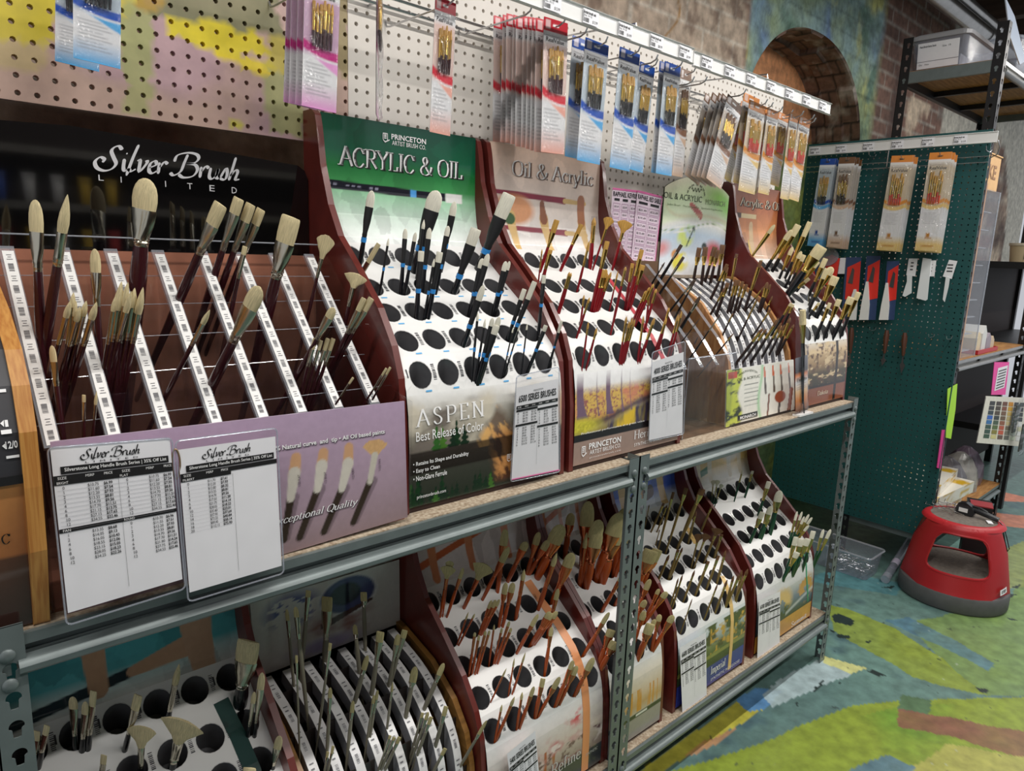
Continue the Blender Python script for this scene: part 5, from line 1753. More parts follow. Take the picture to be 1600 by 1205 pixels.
def brush(T, B, w, kind, fb, ff, ext, mats, band=False, sheath=False):
    """T tip, B point where it leaves its hole, w bristle width (m); fb, ff: bristle and ferrule ends as shares of TB"""
    T, B = Vector(T), Vector(B)
    L = (T - B).length; ax = (T - B).normalized()
    vd = Vector(FW)
    xa = ax.cross(vd).normalized(); ya = ax.cross(xa).normalized()
    o = bpy.data.objects.new('paint_brush', None); COL.objects.link(o); o.empty_display_size = .01
    R = Matrix((xa, ya, ax)).transposed()
    o.matrix_world = Matrix.Translation(B) @ R.to_4x4()
    a = w / 2; zb = L * (1 - fb); zf = L * (1 - ff); lb = L - zb
    hm, fm, bm = mats
    if kind == 'r':
        b0 = a * .85; a0 = a * .85; rf = a * .8
    elif kind == 'n':
        a0 = a * .22; b0 = a * .16; rf = max(a * .17, .0016)
    else:
        a0 = a; b0 = max(a * .36, .0013); rf = max(a * .56, .0014) if a > .006 else a * .78
    mb = MB()
    if kind == 's':
        P = [(0, .97, 1), (.3, 1.03, .95), (.8, 1.03, .7), (.94, 1.0, .5), (1, .93, .25)]
    elif kind == 'f':
        P = [(0, .97, 1), (.3, 1.05, 1), (.55, 1.0, .85), (.75, .86, .65), (.9, .6, .4), (.98, .28, .2), (1, .05, .05)]
    elif kind == 'r':
        P = [(0, 1, 1), (.25, 1.15, 1.15), (.5, 1.0, 1.0), (.75, .62, .62), (.92, .28, .28), (1, .04, .04)]
    else:
        P = [(0, 1, 1), (.25, 1.7, .9), (.55, 3.0, .6), (.8, 4.0, .4), (.93, 4.5, .3), (1, 4.3, .2)]
    n = 14
    rg = []
    rj = random.Random(int(T.x * 1e4))
    for t, ka, kb in P:
        r = ellring(a0 * ka, b0 * kb, zb + lb * t, n)
        if kind == 'n' and t > .5:
            r = [(x, y, z - lb * .22 * (x / (a0 * ka + 1e-9)) ** 2 * t + lb * .05 * rj.random()) for x, y, z in r]
        elif t > .7:
            r = [(x, y, z + lb * .02 * (rj.random() - .5)) for x, y, z in r]
        rg.append(r)
    mb.rings(rg, 0); mb.build('bristles', bm, o, smooth=True, local=True)
    mb = MB(); lf = zb - zf
    P = [(1.01, a0 * 1.0, b0 * 1.05), (.96, a0 * 1.04, b0 * 1.1), (.6, a0 * .82 + rf * .18, b0 * .6 + rf * .4), (.28, rf * 1.05, rf * 1.0), (.2, rf * 1.14, rf * 1.12), (.16, rf, rf), (.12, rf * 1.12, rf * 1.1), (.08, rf * .98, rf * .98), (0, rf, rf)]
    mb.rings([ellring(x, y, zf + lf * t, 12) for t, x, y in P][::-1], 0)
    mb.build('ferrule', fm, o, smooth=True, local=True)
    mb = MB(); z0, z1 = -ext, zf; H = z1 - z0
    Ht = max(H, .12)
    P = [(0, .98), (.05, 1.05), (.16, 1.2), (.3, 1.16), (.55, .9), (.8, .68), (1.1, .55), (1.4, .42)]
    zz = [z1 - t * Ht for t, r in P if z1 - t * Ht > z0 + .001] + [z0]
    rr = [rf * float(np.interp((z1 - z) / Ht, [p[0] for p in P], [p[1] for p in P])) for z in zz]
    mb.rings([ellring(q, q, z, 10) for z, q in zip(zz, rr)][::-1], 0)
    mb.build('handle', hm, o, smooth=True, local=True)
    if band:
        mb = MB(); q0, q1 = zf + lf * .0, zf + lf * .14
        mb.rings([ellring(q, q, z, 12) for z, q in ((q0, rf * 1.22), (q1, rf * 1.2))], 0)
        mb.build('colour_band', BAND, o, smooth=True, local=True)
    if sheath:
        mb = MB()
        mb.rings([ellring(max(a0, rf) * 1.25, max(b0, rf) * 1.25, z, 10) for z in (zb - lf * .5, L * 1.02)], 0, cap0=False, cap1=False)
        mb.build('clear_sheath', M_sleeve, o, smooth=True, local=True)
    return o


def brushes(data, xf, hit, mats, short, hand, group, ext=.065, wk=1.0, deff=('r', .25, .55), rowfn=None, band=False, zfloor=None):
    sc, ox, oy = xf
    recs = []
    for e in data:
        tx, ty, bx, by, w = e[:5]
        kind = e[5] if len(e) > 5 and e[5] else deff[0]
        fb = e[6] if len(e) > 6 and e[6] else deff[1]; ff = e[7] if len(e) > 7 and e[7] else deff[2]
        sh = len(e) > 8
        tp = (tx / sc + ox, ty / sc + oy); bp = (bx / sc + ox, by / sc + oy)
        B = hit(*bp)
        if B is None:
            print('no base', e); continue
        d = ray(*tp); k = ((B - CO) @ PLN) / (d @ PLN); T = CO + d * k
        L = np.linalg.norm(T - B)
        if L > .42 or L < .02:
            print('odd length', round(float(L), 3), e)
        wm = w / sc * depth(T) / CF * wk
        x = ext
        if zfloor is not None:
            axz = (T - B)[2] / L
            x = min(max((B[2] - zfloor) / max(axz, .3), .02), .26)
        o = brush(T, B, wm, kind, fb, ff, x, mats, band, sh)
        recs.append((o, B, tp, kind))
    rows = {}
    for q in recs:
        rows.setdefault(rowfn(q[1]), []).append(q)
    for rn, qs in rows.items():
        qs.sort(key=lambda q: q[2][0])
        for i, q in enumerate(qs):
            wh = '%s from left' % ORD[i] if len(qs) > 1 else 'alone'
            tag(q[0], '%s-handled %s brush, %s in %s of %s' % (hand, SHAPE[q[3]], wh, rn, short), 'paint brush', group)
    return recs


def tiers(*zs):
    names = ['top tier', 'second tier', 'third tier', 'bottom tier']
    return lambda B: names[sum(B[2] < z for z in zs)]


ID = (1, 0, 0)
BB = []
silver = [(55, 312, 64, 536, 23, 'f', .22, .49), (105.6, 304, 72, 536, 17, 'r', .24, .46), (229, 279, 215, 446, 40, 'f', .28, .62), (345, 319, 279, 472, 24, 's', .2, .49),
          (373.5, 310, 334, 434, 18, 's', .19, .64), (392, 319, 351, 434, 17, 's', .23, .63), (408, 327, 367, 434, 15, 's', .22, .65), (383, 385, 363, 478, 8, 's', .14, .53),
          (455, 339, 421, 476, 31, 's', .29, .69), (511, 368, 486, 473, 30, 'n', .34, .62), (557, 428, 540, 500, 38, 'n', .3, .7), (592, 381, 548, 457, 8, 's', .38, .9),
          (148, 389, 154, 530, 17, 'f', .26, .63), (115, 457, 100, 588, 9, 'r', .17, .6), (110, 470, 78, 588, 10, 'r', .21, .56), (125, 479, 96, 588, 10, 'r', .2, .55),
          (135, 470, 107, 588, 10, 'r', .19, .56), (151, 472, 116, 588, 11, 'r', .22, .57), (190, 440, 168.5, 582, 14, 'r', .3, .64), (200, 441, 176, 582, 11, 'r', .25, .6),
          (197.5, 462, 184, 582, 10, 'r', .23, .6), (210.6, 450, 190, 582, 12, 'r', .22, .6), (223.7, 449, 197.5, 582, 12, 'r', .3, .64), (81, 540, 93, 643, 11, 'f', .25, .61),
          (131, 617, 131, 684, 6, 's', .17, .6), (151, 611, 145, 681, 5, 'r', .3, .63), (328, 484, 258.5, 620, 9, 'r', .15, .39), (406, 448, 330, 605, 27, 'f', .2, .53),
          (522, 481, 463, 589, 14, 'f', .14, .44), (492.5, 529, 472.6, 605, 7, 's', .22, .57), (502, 532, 481, 605, 6, 's', .2, .53), (512.5, 529, 489, 605, 7, 's', .24, .53),
          (521, 529, 496, 605, 7, 's', .24, .53), (569, 466, 526, 555, 9, 's', .22, .6), (580.5, 466, 532, 555, 10, 's', .22, .6), (604, 575.5, 570, 630, 4, 's', .2, .62),
          (610, 574, 579, 630, 4, 's', .2, .62), (552, 590, 521, 637, 4, 's', .2, .63), (119, 470, 104, 588, 8, 'r', .2, .58), (205, 455, 172, 582, 10, 'r', .25, .6), (181, 462, 162, 582, 9, 'r', .2, .62)]
sl_ext = extend(SLV, .1, .1)
BB += brushes(silver, ID, lambda a, b: hitprof(sl_ext, a, b), (H_plum, F_nick, B_blond), 'clear acrylic tray', 'maroon', 'maroon brushes in the clear tray', rowfn=tiers(1.36, 1.29, 1.23), zfloor=Z1 + .008)

asp = [(280, 165, 210, 580, 13 * 3.44, 'f', .21, .66), (370, 420, 320, 720, 15, 'r', .14, .58), (460, 370, 435, 710, 26, 'f', .16, .6), (515, 390, 455, 720, 22, 'f', .15, .6),
       (630, 165, 505, 600, 84, 'f', .24, .74), (560, 320, 520, 640, 20, 'r', .16, .6), (725, 225, 650, 600, 36, 'f', .2, .66), (590, 365, 550, 700, 28, 'f', .18, .66),
       (690, 355, 620, 720, 28, 'f', .15, .62), (545, 490, 518, 845, 32, 's', .16, .63), (615, 530, 560, 850, 16, 'r', .14, .6), (645, 495, 580, 850, 34, 's', .16, .62),
       (840, 370, 720, 715, 58, 's', .25, .77), (1020, 185, 850, 590, 74, 's', .3, .78), (875, 530, 812, 800, 32, 'f', .2, .74), (905, 505, 822, 810, 32, 'f', .21, .74),
       (1000, 545, 935, 810, 26, 'f', .2, .7), (1020, 545, 945, 810, 20, 'f', .18, .66), (880, 675, 770, 1000, 34, 'f', .25, .7), (850, 820, 815, 1180, 16, 'r', .13, .58),
       (890, 855, 835, 1190, 15, 'r', .14, .6), (930, 850, 845, 1195, 25, 'f', .13, .6), (965, 845, 860, 1190, 30, 'f', .16, .6), (950, 890, 852, 1195, 36, 's', .16, .62),
       (1100, 695, 1010, 960, 25, 's', .22, .7), (1155, 655, 1030, 970, 28, 's', .3, .76), (1040, 900, 985, 1150, 9, 'r', .12, .6), (1075, 890, 995, 1150, 10, 'r', .12, .6, 1),
       (1205, 620, 1175, 940, 22, 's', .14, .53, 1), (1115, 880, 1085, 1130, 10, 'r', .14, .6), (1215, 890, 1125, 1120, 22, 's', .14, .6, 1), (1300, 865, 1240, 1080, 15, 's', .3, .68, 1)]
BB += brushes(asp, (3.4425, 500, 250), aspen.hit, (H_black, F_black, B_white), 'green header rack', 'black', 'black brushes with blue bands', rowfn=lambda B: aspen.row(B[2]), band=True)

her = [(415, 165, 315, 470, 28, 's', .24, .52), (560, 190, 435, 465, 22, 's', .2, .44), (328, 335, 300, 580, 9, 'r', .12, .5), (378, 340, 312, 590, 22, 's', .1, .45), (608, 285, 535, 580, 15, 'r', .2, .52),
       (635, 150, 608, 450, 26, 'r', .16, .5, 1), (725, 150, 625, 460, 56, 'n', .22, .5), (820, 170, 740, 460, 82, 'n', .24, .42), (490, 470, 418, 715, 14, 'r', .1, .4), (500, 475, 428, 715, 14, 'r', .1, .4),
       (712, 290, 618, 690, 24, 's', .12, .4), (575, 605, 547, 830, 12, 'r', .14, .3), (608, 620, 530, 860, 14, 'r', .14, .4), (690, 455, 632, 700, 22, 'f', .2, .45), (705, 455, 645, 700, 24, 'f', .2, .45),
       (735, 470, 655, 700, 16, 'r', .16, .5), (715, 480, 662, 690, 18, 'r', .2, .5), (775, 465, 725, 690, 10, 'r', .2, .5), (820, 440, 730, 840, 16, 'r', .06, .28, 1), (915, 340, 828, 680, 22, 's', .16, .45),
       (920, 430, 845, 685, 26, 's', .12, .45), (860, 420, 820, 660, 18, 's', .12, .45), (960, 560, 872, 770, 14, 'r', .1, .4), (985, 540, 880, 775, 16, 'r', .1, .4), (1000, 570, 932, 805, 16, 'r', .1, .36),
       (960, 570, 938, 810, 12, 'r', .1, .4), (600, 765, 562, 1040, 12, 'r', .14, .28), (650, 800, 587, 1040, 14, 'r', .14, .28), (825, 730, 782, 1005, 14, 'r', .16, .55, 1), (842, 760, 790, 1005, 14, 'r', .16, .5, 1),
       (860, 740, 798, 1008, 14, 'r', .16, .5, 1), (873, 750, 808, 1000, 14, 'r', .16, .5, 1), (925, 730, 890, 995, 14, 'r', .16, .55, 1), (990, 740, 903, 995, 18, 'r', .16, .5, 1), (1060, 740, 1000, 925, 16, 'r', .2, .5),
       (1075, 680, 1012, 930, 14, 'r', .1, .5), (1130, 720, 1082, 905, 14, 'r', .2, .6, 1), (1150, 700, 1098, 905, 14, 'r', .2, .6, 1), (940, 580, 862, 760, 14, 'r', .1, .4)]
BB += brushes(her, (3.7658, 760, 300), herit.hit, (H_red, F_gold, B_amber), 'tan header rack', 'red', 'red brushes in the tan header rack', rowfn=lambda B: herit.row(B[2]), wk=1.15)

rap = [(200, 235, 60, 465, 24, 's', .22, .44), (215, 320, 45, 580, 20, 's', .25, .5), (85, 355, 15, 470, 14, 'r', .3, .55), (290, 480, 125, 690, 16, 's', .2, .45), (295, 480, 185, 685, 16, 's', .2, .45),
       (330, 595, 200, 810, 26, 'f', .22, .5), (330, 745, 215, 895, 9, 'r', .3, .5), (475, 715, 270, 1010, 12, 'r', .1, .4)]
rp_ext = extend(RP, .15, .1)
BB += brushes(rap, (4.4636, 1020, 330), lambda a, b: hitprof(rp_ext, a, b), (H_black, F_nick, B_dark), 'narrow clear tray', 'black', 'black brushes in the narrow clear tray', rowfn=tiers(1.36, 1.28), zfloor=Z1 + .01)

mo = [(325, 255, 285, 475, 24, 's', .3, .56, 1), (368, 250, 340, 505, 26, 's', .25, .5, 1), (435, 250, 365, 485, 26, 's', .28, .55, 1), (452, 270, 402, 500, 26, 's', .25, .5, 1), (488, 235, 450, 490, 26, 's', .25, .55, 1),
      (520, 370, 410, 600, 18, 's', .2, .5), (515, 390, 470, 590, 22, 's', .2, .5), (585, 300, 530, 590, 14, 's', .1, .6, 1), (510, 525, 395, 735, 14, 'r', .2, .5), (525, 500, 445, 715, 20, 's', .15, .45),
      (580, 480, 520, 710, 16, 's', .18, .5), (600, 480, 545, 690, 16, 's', .18, .5), (628, 490, 568, 705, 16, 's', .18, .5), (655, 510, 590, 700, 16, 's', .2, .5), (755, 345, 640, 690, 18, 's', .14, .6),
      (780, 520, 650, 690, 10, 'r', .2, .5), (800, 495, 735, 705, 18, 'f', .2, .5), (820, 510, 750, 700, 14, 'f', .2, .5), (835, 590, 790, 700, 12, 'r', .3, .6), (560, 710, 475, 890, 10, 'r', .1, .35),
      (735, 600, 600, 880, 11, 'r', .1, .55, 1), (825, 680, 705, 860, 11, 'r', .15, .5), (770, 815, 590, 1050, 18, 'r', .14, .4), (795, 820, 650, 1025, 16, 'r', .14, .4), (880, 745, 700, 1030, 18, 'r', .2, .5, 1),
      (900, 775, 760, 1020, 16, 'r', .2, .45), (920, 790, 812, 1000, 14, 'r', .2, .45), (960, 740, 860, 1000, 18, 'r', .16, .5), (985, 790, 880, 985, 16, 'r', .16, .5), (565, 850, 450, 990, 8, 'r', .2, .4)]
BB += brushes(mo, (4.4636, 1020, 330), mon.hit, (H_brown, F_gold, B_brown), 'pale green header rack', 'brown', 'dark brown brushes in the pale green header rack', rowfn=tiers(1.345, 1.25), ext=.09, wk=1.35)

dk = [(360, 95, 140, 400, 28, 'f', .2, .74), (480, 130, 280, 425, 40, 'f', .24, .7), (525, 95, 340, 420, 46, 's', .24, .72), (605, 75, 430, 470, 36, 's', .26, .7), (485, 250, 390, 470, 30, 'f', .26, .72), (545, 280, 440, 515, 30, 'f', .22, .7),
      (565, 305, 470, 510, 30, 's', .22, .6), (690, 245, 410, 635, 84, 's', .2, .45), (660, 350, 510, 560, 36, 's', .2, .6), (715, 330, 590, 600, 36, 's', .24, .6), (760, 390, 600, 660, 56, 'f', .2, .56), (785, 455, 650, 740, 56, 's', .22, .6),
      (725, 400, 580, 730, 36, 's', .22, .6), (270, 340, 200, 520, 16, 's', .2, .6), (475, 640, 400, 760, 20, 'f', .2, .7), (490, 650, 440, 755, 18, 's', .2, .6), (745, 640, 640, 895, 26, 's', .16, .5), (810, 615, 700, 885, 38, 's', .18, .55),
      (895, 600, 765, 880, 50, 's', .18, .55), (945, 565, 815, 875, 38, 's', .18, .55), (670, 640, 590, 745, 20, 's', .2, .5), (600, 470, 440, 600, 24, 's', .2, .5)]
BB += brushes(dk, (4.4636, 1130, 330), dak.hit, (H_black, F_gold, B_blond), 'copper header rack', 'black', 'black brushes with brass ferrules in the copper rack', rowfn=lambda B: dak.row(B[2]))

tl = [(70, 570, 60, 800, 44, 's', .25, .6), (135, 535, 80, 800, 40, 's', .22, .6), (295, 355, 310, 670, 56, 'f', .24, .76), (375, 385, 355, 690, 44, 'f', .26, .74), (425, 320, 390, 680, 44, 's', .26, .74), (705, 345, 620, 690, 56, 's', .26, .68),
      (960, 150, 890, 490, 44, 'r', .36, .85), (1395, 5, 1340, 400, 140, 's', .32, .72), (1480, 205, 1430, 600, 46, 'f', .26, .78), (1430, 325, 1390, 600, 30, 'f', .26, .76), (725, 540, 720, 800, 190, 'n', .5, .98), (985, 505, 920, 790, 290, 'n', .46, .9),
      (1590, 600, 1545, 800, 50, 'f', .4, .9), (490, 720, 470, 900, 40, 's', .3, .7), (1400, 800, 1400, 960, 80, 's', .4, .8)]
BB += brushes(tl, (4.0, 40, 1000), teal.hit, (H_black, F_nick, B_blond), 'teal header rack', 'black', 'black brushes in the teal header rack', rowfn=lambda B: teal.row(B[2]))

gr = [(110, 205, 155, 680, 24, 'f', .15, .36), (165, 190, 235, 840, 32, 'f', .1, .3), (245, 90, 200, 600, 32, 's', .08, .35), (360, 130, 350, 520, 66, 's', .22, .66), (585, 100, 595, 460, 40, 's', .15, .26), (530, 300, 560, 600, 30, 'f', .2, .3),
      (170, 490, 190, 1080, 16, 's', .08, .3), (380, 415, 305, 980, 20, 's', .08, .35), (380, 690, 360, 1080, 26, 'f', .16, .4), (610, 490, 530, 780, 34, 'f', .3, .4), (690, 345, 635, 730, 48, 's', .16, .5), (800, 360, 740, 680, 36, 'f', .2, .5),
      (840, 335, 750, 670, 36, 's', .14, .5), (905, 560, 845, 870, 46, 'f', .3, .4), (1080, 540, 960, 820, 34, 'f', .25, .4), (765, 655, 730, 940, 18, 'r', .2, .4), (520, 770, 490, 1060, 26, 'f', .25, .4), (650, 735, 610, 995, 20, 'f', .2, .5),
      (672, 705, 625, 990, 20, 'f', .2, .5), (950, 845, 895, 1040, 20, 's', .15, .5), (985, 840, 902, 1075, 22, 'f', .2, .4), (1003, 870, 918, 1100, 24, 's', .2, .4), (1095, 805, 1030, 1045, 28, 's', .24, .45), (750, 985, 680, 1190, 18, 's', .1, .5),
      (775, 995, 695, 1190, 22, 's', .1, .5), (808, 995, 720, 1190, 24, 's', .2, .4), (1090, 1065, 1020, 1200, 24, 's', .3, .5), (398, 1050, 365, 1200, 18, 's', .3, .5), (365, 1085, 345, 1200, 18, 's', .3, .5), (1345, 893, 1185, 1170, 22, 'f', .3, .4)]
BB += brushes(gr, (3.95, 420, 900), gray.hit, (H_grey, F_nick, B_olive), 'grey brush rack', 'grey', 'grey brushes in the ribbed rack', rowfn=tiers(.56, .50, .43), ext=.12)

rf_ = [(262, 280, 205, 620, 108, 'n', .24, .46), (272, 245, 222, 620, 60, 'n', .2, .46), (362, 290, 250, 620, 26, 'f', .22, .45), (505, 265, 365, 560, 150, 'n', .34, .62), (645, 30, 590, 450, 54, 'f', .26, .58), (668, 150, 490, 505, 44, 'f', .28, .55), (785, 115, 660, 380, 54, 'f', .2, .55),
       (772, 300, 715, 625, 32, 'r', .22, .55), (870, 50, 790, 330, 46, 'f', .3, .6), (935, 105, 805, 330, 50, 'f', .28, .6), (1025, 0, 860, 355, 100, 'f', .34, .6), (990, 190, 865, 570, 38, 'r', .22, .6), (1095, 190, 965, 520, 74, 'f', .28, .7), (648, 390, 600, 685, 38, 'f', .26, .5),
       (697, 390, 625, 685, 42, 'f', .22, .5), (552, 510, 470, 735, 26, 'f', .24, .5), (580, 505, 480, 740, 26, 'f', .22, .5), (605, 502, 490, 735, 22, 'f', .2, .5), (397, 585, 320, 805, 14, 'r', .24, .45), (440, 598, 330, 812, 16, 'r', .14, .45), (440, 725, 400, 1000, 20, 'f', .1, .5),
       (468, 742, 420, 1000, 18, 'f', .14, .5), (512, 715, 440, 1005, 20, 'f', .1, .5), (538, 712, 455, 1000, 18, 'f', .1, .5), (570, 672, 535, 925, 16, 'r', .14, .45), (622, 695, 565, 930, 16, 'f', .14, .45), (672, 650, 575, 935, 20, 'f', .12, .45), (684, 695, 592, 935, 20, 'f', .12, .45), (865, 602, 720, 865, 30, 'f', .3, .5),
       (945, 585, 815, 805, 40, 'f', .2, .5), (962, 595, 825, 805, 34, 'f', .2, .5), (992, 583, 840, 805, 36, 'f', .2, .5), (1000, 430, 930, 730, 32, 'f', .25, .5), (956, 688, 910, 990, 28, 'f', .2, .45), (706, 895, 665, 1140, 14, 'r', .24, .4), (780, 858, 690, 1140, 16, 'r', .24, .45), (652, 965, 545, 1195, 14, 'r', .24, .45), (766, 905, 700, 1125, 12, 'r', .24, .4)]
rf2 = [(522, 875, 442, 1065, 16, 'r', .2, .4), (466, 910, 436, 1060, 12, 'r', .2, .45), (556, 855, 532, 1010, 14, 'r', .2, .45), (608, 830, 545, 1010, 18, 'f', .24, .45), (648, 795, 615, 950, 22, 's', .24, .5), (722, 788, 630, 955, 24, 'f', .3, .5), (782, 715, 705, 910, 22, 'f', .2, .5), (798, 738, 722, 905, 26, 'f', .24, .5),
       (872, 702, 790, 865, 30, 'f', .34, .55)]
om = (H_orange, F_copper, B_olive)
c1 = [((a / 4.3043 + 640) * 1, b / 4.3043 + 820, c / 4.3043 + 640, d / 4.3043 + 820, w / 4.3043) + tuple(r_) for a, b, c, d, w, *r_ in rf_]
c2 = [(a / 2.8342 + 620, b / 2.8342 + 780, c / 2.8342 + 620, d / 2.8342 + 780, w / 2.8342) + tuple(r_) for a, b, c, d, w, *r_ in rf2]
BB += brushes(c1 + c2, ID, refi.hit, om, 'rose header rack', 'orange', 'orange brushes in the rose header rack', rowfn=lambda B: refi.row(B[2]))

nr = [(270, 180, 230, 440, 60, 'f', .3, .6), (385, 100, 345, 560, 92, 'f', .36, .6), (460, 225, 335, 640, 92, 'f', .3, .65), (375, 310, 325, 650, 36, 'r', .3, .65), (448, 285, 370, 675, 92, 'f', .32, .6), (600, 180, 440, 610, 110, 'f', .34, .6), (570, 255, 478, 635, 124, 'f', .34, .62), (625, 150, 560, 585, 84, 'f', .3, .6),
      (650, 330, 565, 600, 50, 'f', .3, .6), (620, 590, 475, 840, 30, 'f', .2, .5), (640, 640, 565, 795, 34, 'f', .3, .6), (525, 848, 355, 1130, 32, 'f', .26, .5), (540, 965, 455, 1190, 58, 's', .2, .55), (565, 1045, 468, 1225, 64, 's', .26, .5), (810, 430, 700, 690, 100, 's', .3, .6), (850, 425, 735, 680, 70, 's', .3, .6),
      (765, 495, 725, 680, 46, 'f', .4, .7), (800, 625, 725, 800, 40, 'f', .4, .7), (768, 765, 712, 880, 42, 'f', .4, .7), (860, 690, 778, 870, 28, 'f', .2, .5), (912, 710, 770, 905, 42, 'f', .2, .55), (762, 838, 705, 1010, 42, 'f', .35, .7), (805, 925, 720, 1150, 64, 's', .3, .5), (832, 895, 760, 1080, 34, 'f', .24, .5), (865, 862, 812, 1085, 38, 'f', .2, .5),
      (955, 868, 822, 1100, 46, 'f', .2, .5)]
BB += brushes(nr, (4.3043, 830, 760), nar.hit, om, 'narrow middle rack', 'orange', 'big orange brushes in the narrow rack', rowfn=lambda B: nar.row(B[2]))

im = [(160, 225, 130, 380, 8, 'r', .15, .4), (265, 215, 172, 425, 18, 's', .1, .35), (290, 228, 215, 425, 14, 'r', .1, .35), (335, 135, 225, 545, 20, 's', .12, .3), (428, 105, 280, 570, 30, 's', .1, .26), (545, 112, 365, 535, 46, 's', .1, .26), (500, 270, 442, 500, 20, 'r', .16, .35), (235, 405, 205, 520, 9, 'r', .14, .35), (612, 235, 535, 420, 20, 'r', .1, .3),
      (520, 440, 465, 670, 70, 'n', .26, .4), (575, 440, 485, 675, 76, 'n', .22, .36), (658, 398, 560, 635, 95, 'n', .22, .36), (685, 440, 632, 600, 24, 's', .1, .3), (305, 588, 215, 795, 22, 'r', .2, .36), (370, 550, 300, 755, 22, 's', .1, .3), (402, 535, 312, 755, 18, 'r', .16, .36), (372, 755, 312, 960, 14, 'r', .2, .36), (402, 732, 330, 960, 16, 'r', .2, .36),
      (490, 700, 412, 912, 18, 'r', .2, .36), (588, 635, 497, 870, 24, 's', .1, .3), (662, 595, 577, 828, 22, 's', .14, .36), (714, 556, 650, 788, 22, 'r', .2, .36), (472, 905, 392, 1138, 10, 'r', .2, .4), (657, 795, 560, 1050, 14, 'r', .2, .36), (726, 768, 637, 1008, 20, 'r', .2, .36), (772, 738, 712, 960, 20, 'r', .2, .36), (830, 698, 790, 918, 22, 'r', .2, .36), (875, 690, 782, 915, 24, 'r', .2, .36), (812, 738, 718, 958, 22, 's', .14, .36)]
BB += brushes(im, (4.635, 980, 740), imp.hit, (H_olive, F_champ, B_brown), 'blue header rack', 'olive', 'olive brushes in the blue header rack', rowfn=lambda B: imp.row(B[2]))

su = [(120, 195, 95, 425, 40, 'n', .2, .5), (152, 195, 105, 440, 44, 'n', .2, .5), (182, 225, 112, 440, 36, 'n', .2, .5), (340, 115, 275, 355, 14, 'r', .14, .4), (415, 125, 355, 325, 20, 's', .12, .4), (538, 205, 455, 462, 36, 's', .2, .55), (620, 272, 545, 598, 62, 'f', .26, .5), (555, 390, 462, 628, 44, 'f', .26, .55), (490, 435, 392, 665, 40, 's', .22, .5), (542, 450, 478, 635, 38, 'f', .2, .5),
      (750, 430, 682, 690, 20, 'f', .26, .6), (787, 432, 700, 680, 20, 'f', .26, .6), (803, 468, 712, 690, 20, 'f', .26, .6), (838, 452, 722, 680, 22, 'f', .26, .6), (862, 475, 728, 670, 22, 'f', .26, .6), (838, 535, 702, 700, 22, 'f', .26, .6), (742, 622, 650, 940, 36, 's', .2, .5), (782, 635, 712, 895, 46, 's', .22, .55), (832, 635, 722, 900, 46, 's', .2, .5), (872, 578, 792, 862, 38, 's', .2, .55), (752, 738, 642, 942, 42, 's', .2, .5),
      (948, 565, 872, 828, 26, 'f', .24, .6), (1002, 565, 882, 828, 28, 'f', .26, .6)]
BB += brushes(su, (4.8182, 1090, 710), summ.hit, (H_green, F_champ, B_white), 'yellow header rack', 'green', 'green brushes in the yellow header rack', rowfn=lambda B: summ.row(B[2]))
# ------------------------------------------------------------------ carded brush sets on the pegboards
STY = {  # header, band, tint, handle, window
    'pink': (C3(206, 60, 140), C3(200, 30, 130), C3(238, 160, 218), H_plum, C3(206, 170, 196), B_amber),
    'red': (C3(196, 30, 50), C3(224, 36, 56), C3(246, 176, 156), H_plum, C3(232, 204, 194), B_amber),
    'blue': (C3(20, 74, 160), C3(16, 84, 190), C3(84, 178, 236), H_black, C3(190, 204, 214), B_amber),
    'brown': (C3(110, 74, 46), C3(136, 92, 64), C3(222, 188, 160), H_brown, C3(196, 186, 174), B_brown),
    'orange': (C3(222, 138, 60), C3(228, 150, 46), C3(240, 206, 128), mat('coral_handle', S(196, 62, 40), .3, coat=.3), C3(214, 198, 172), B_amber),
}
_CARD = {}


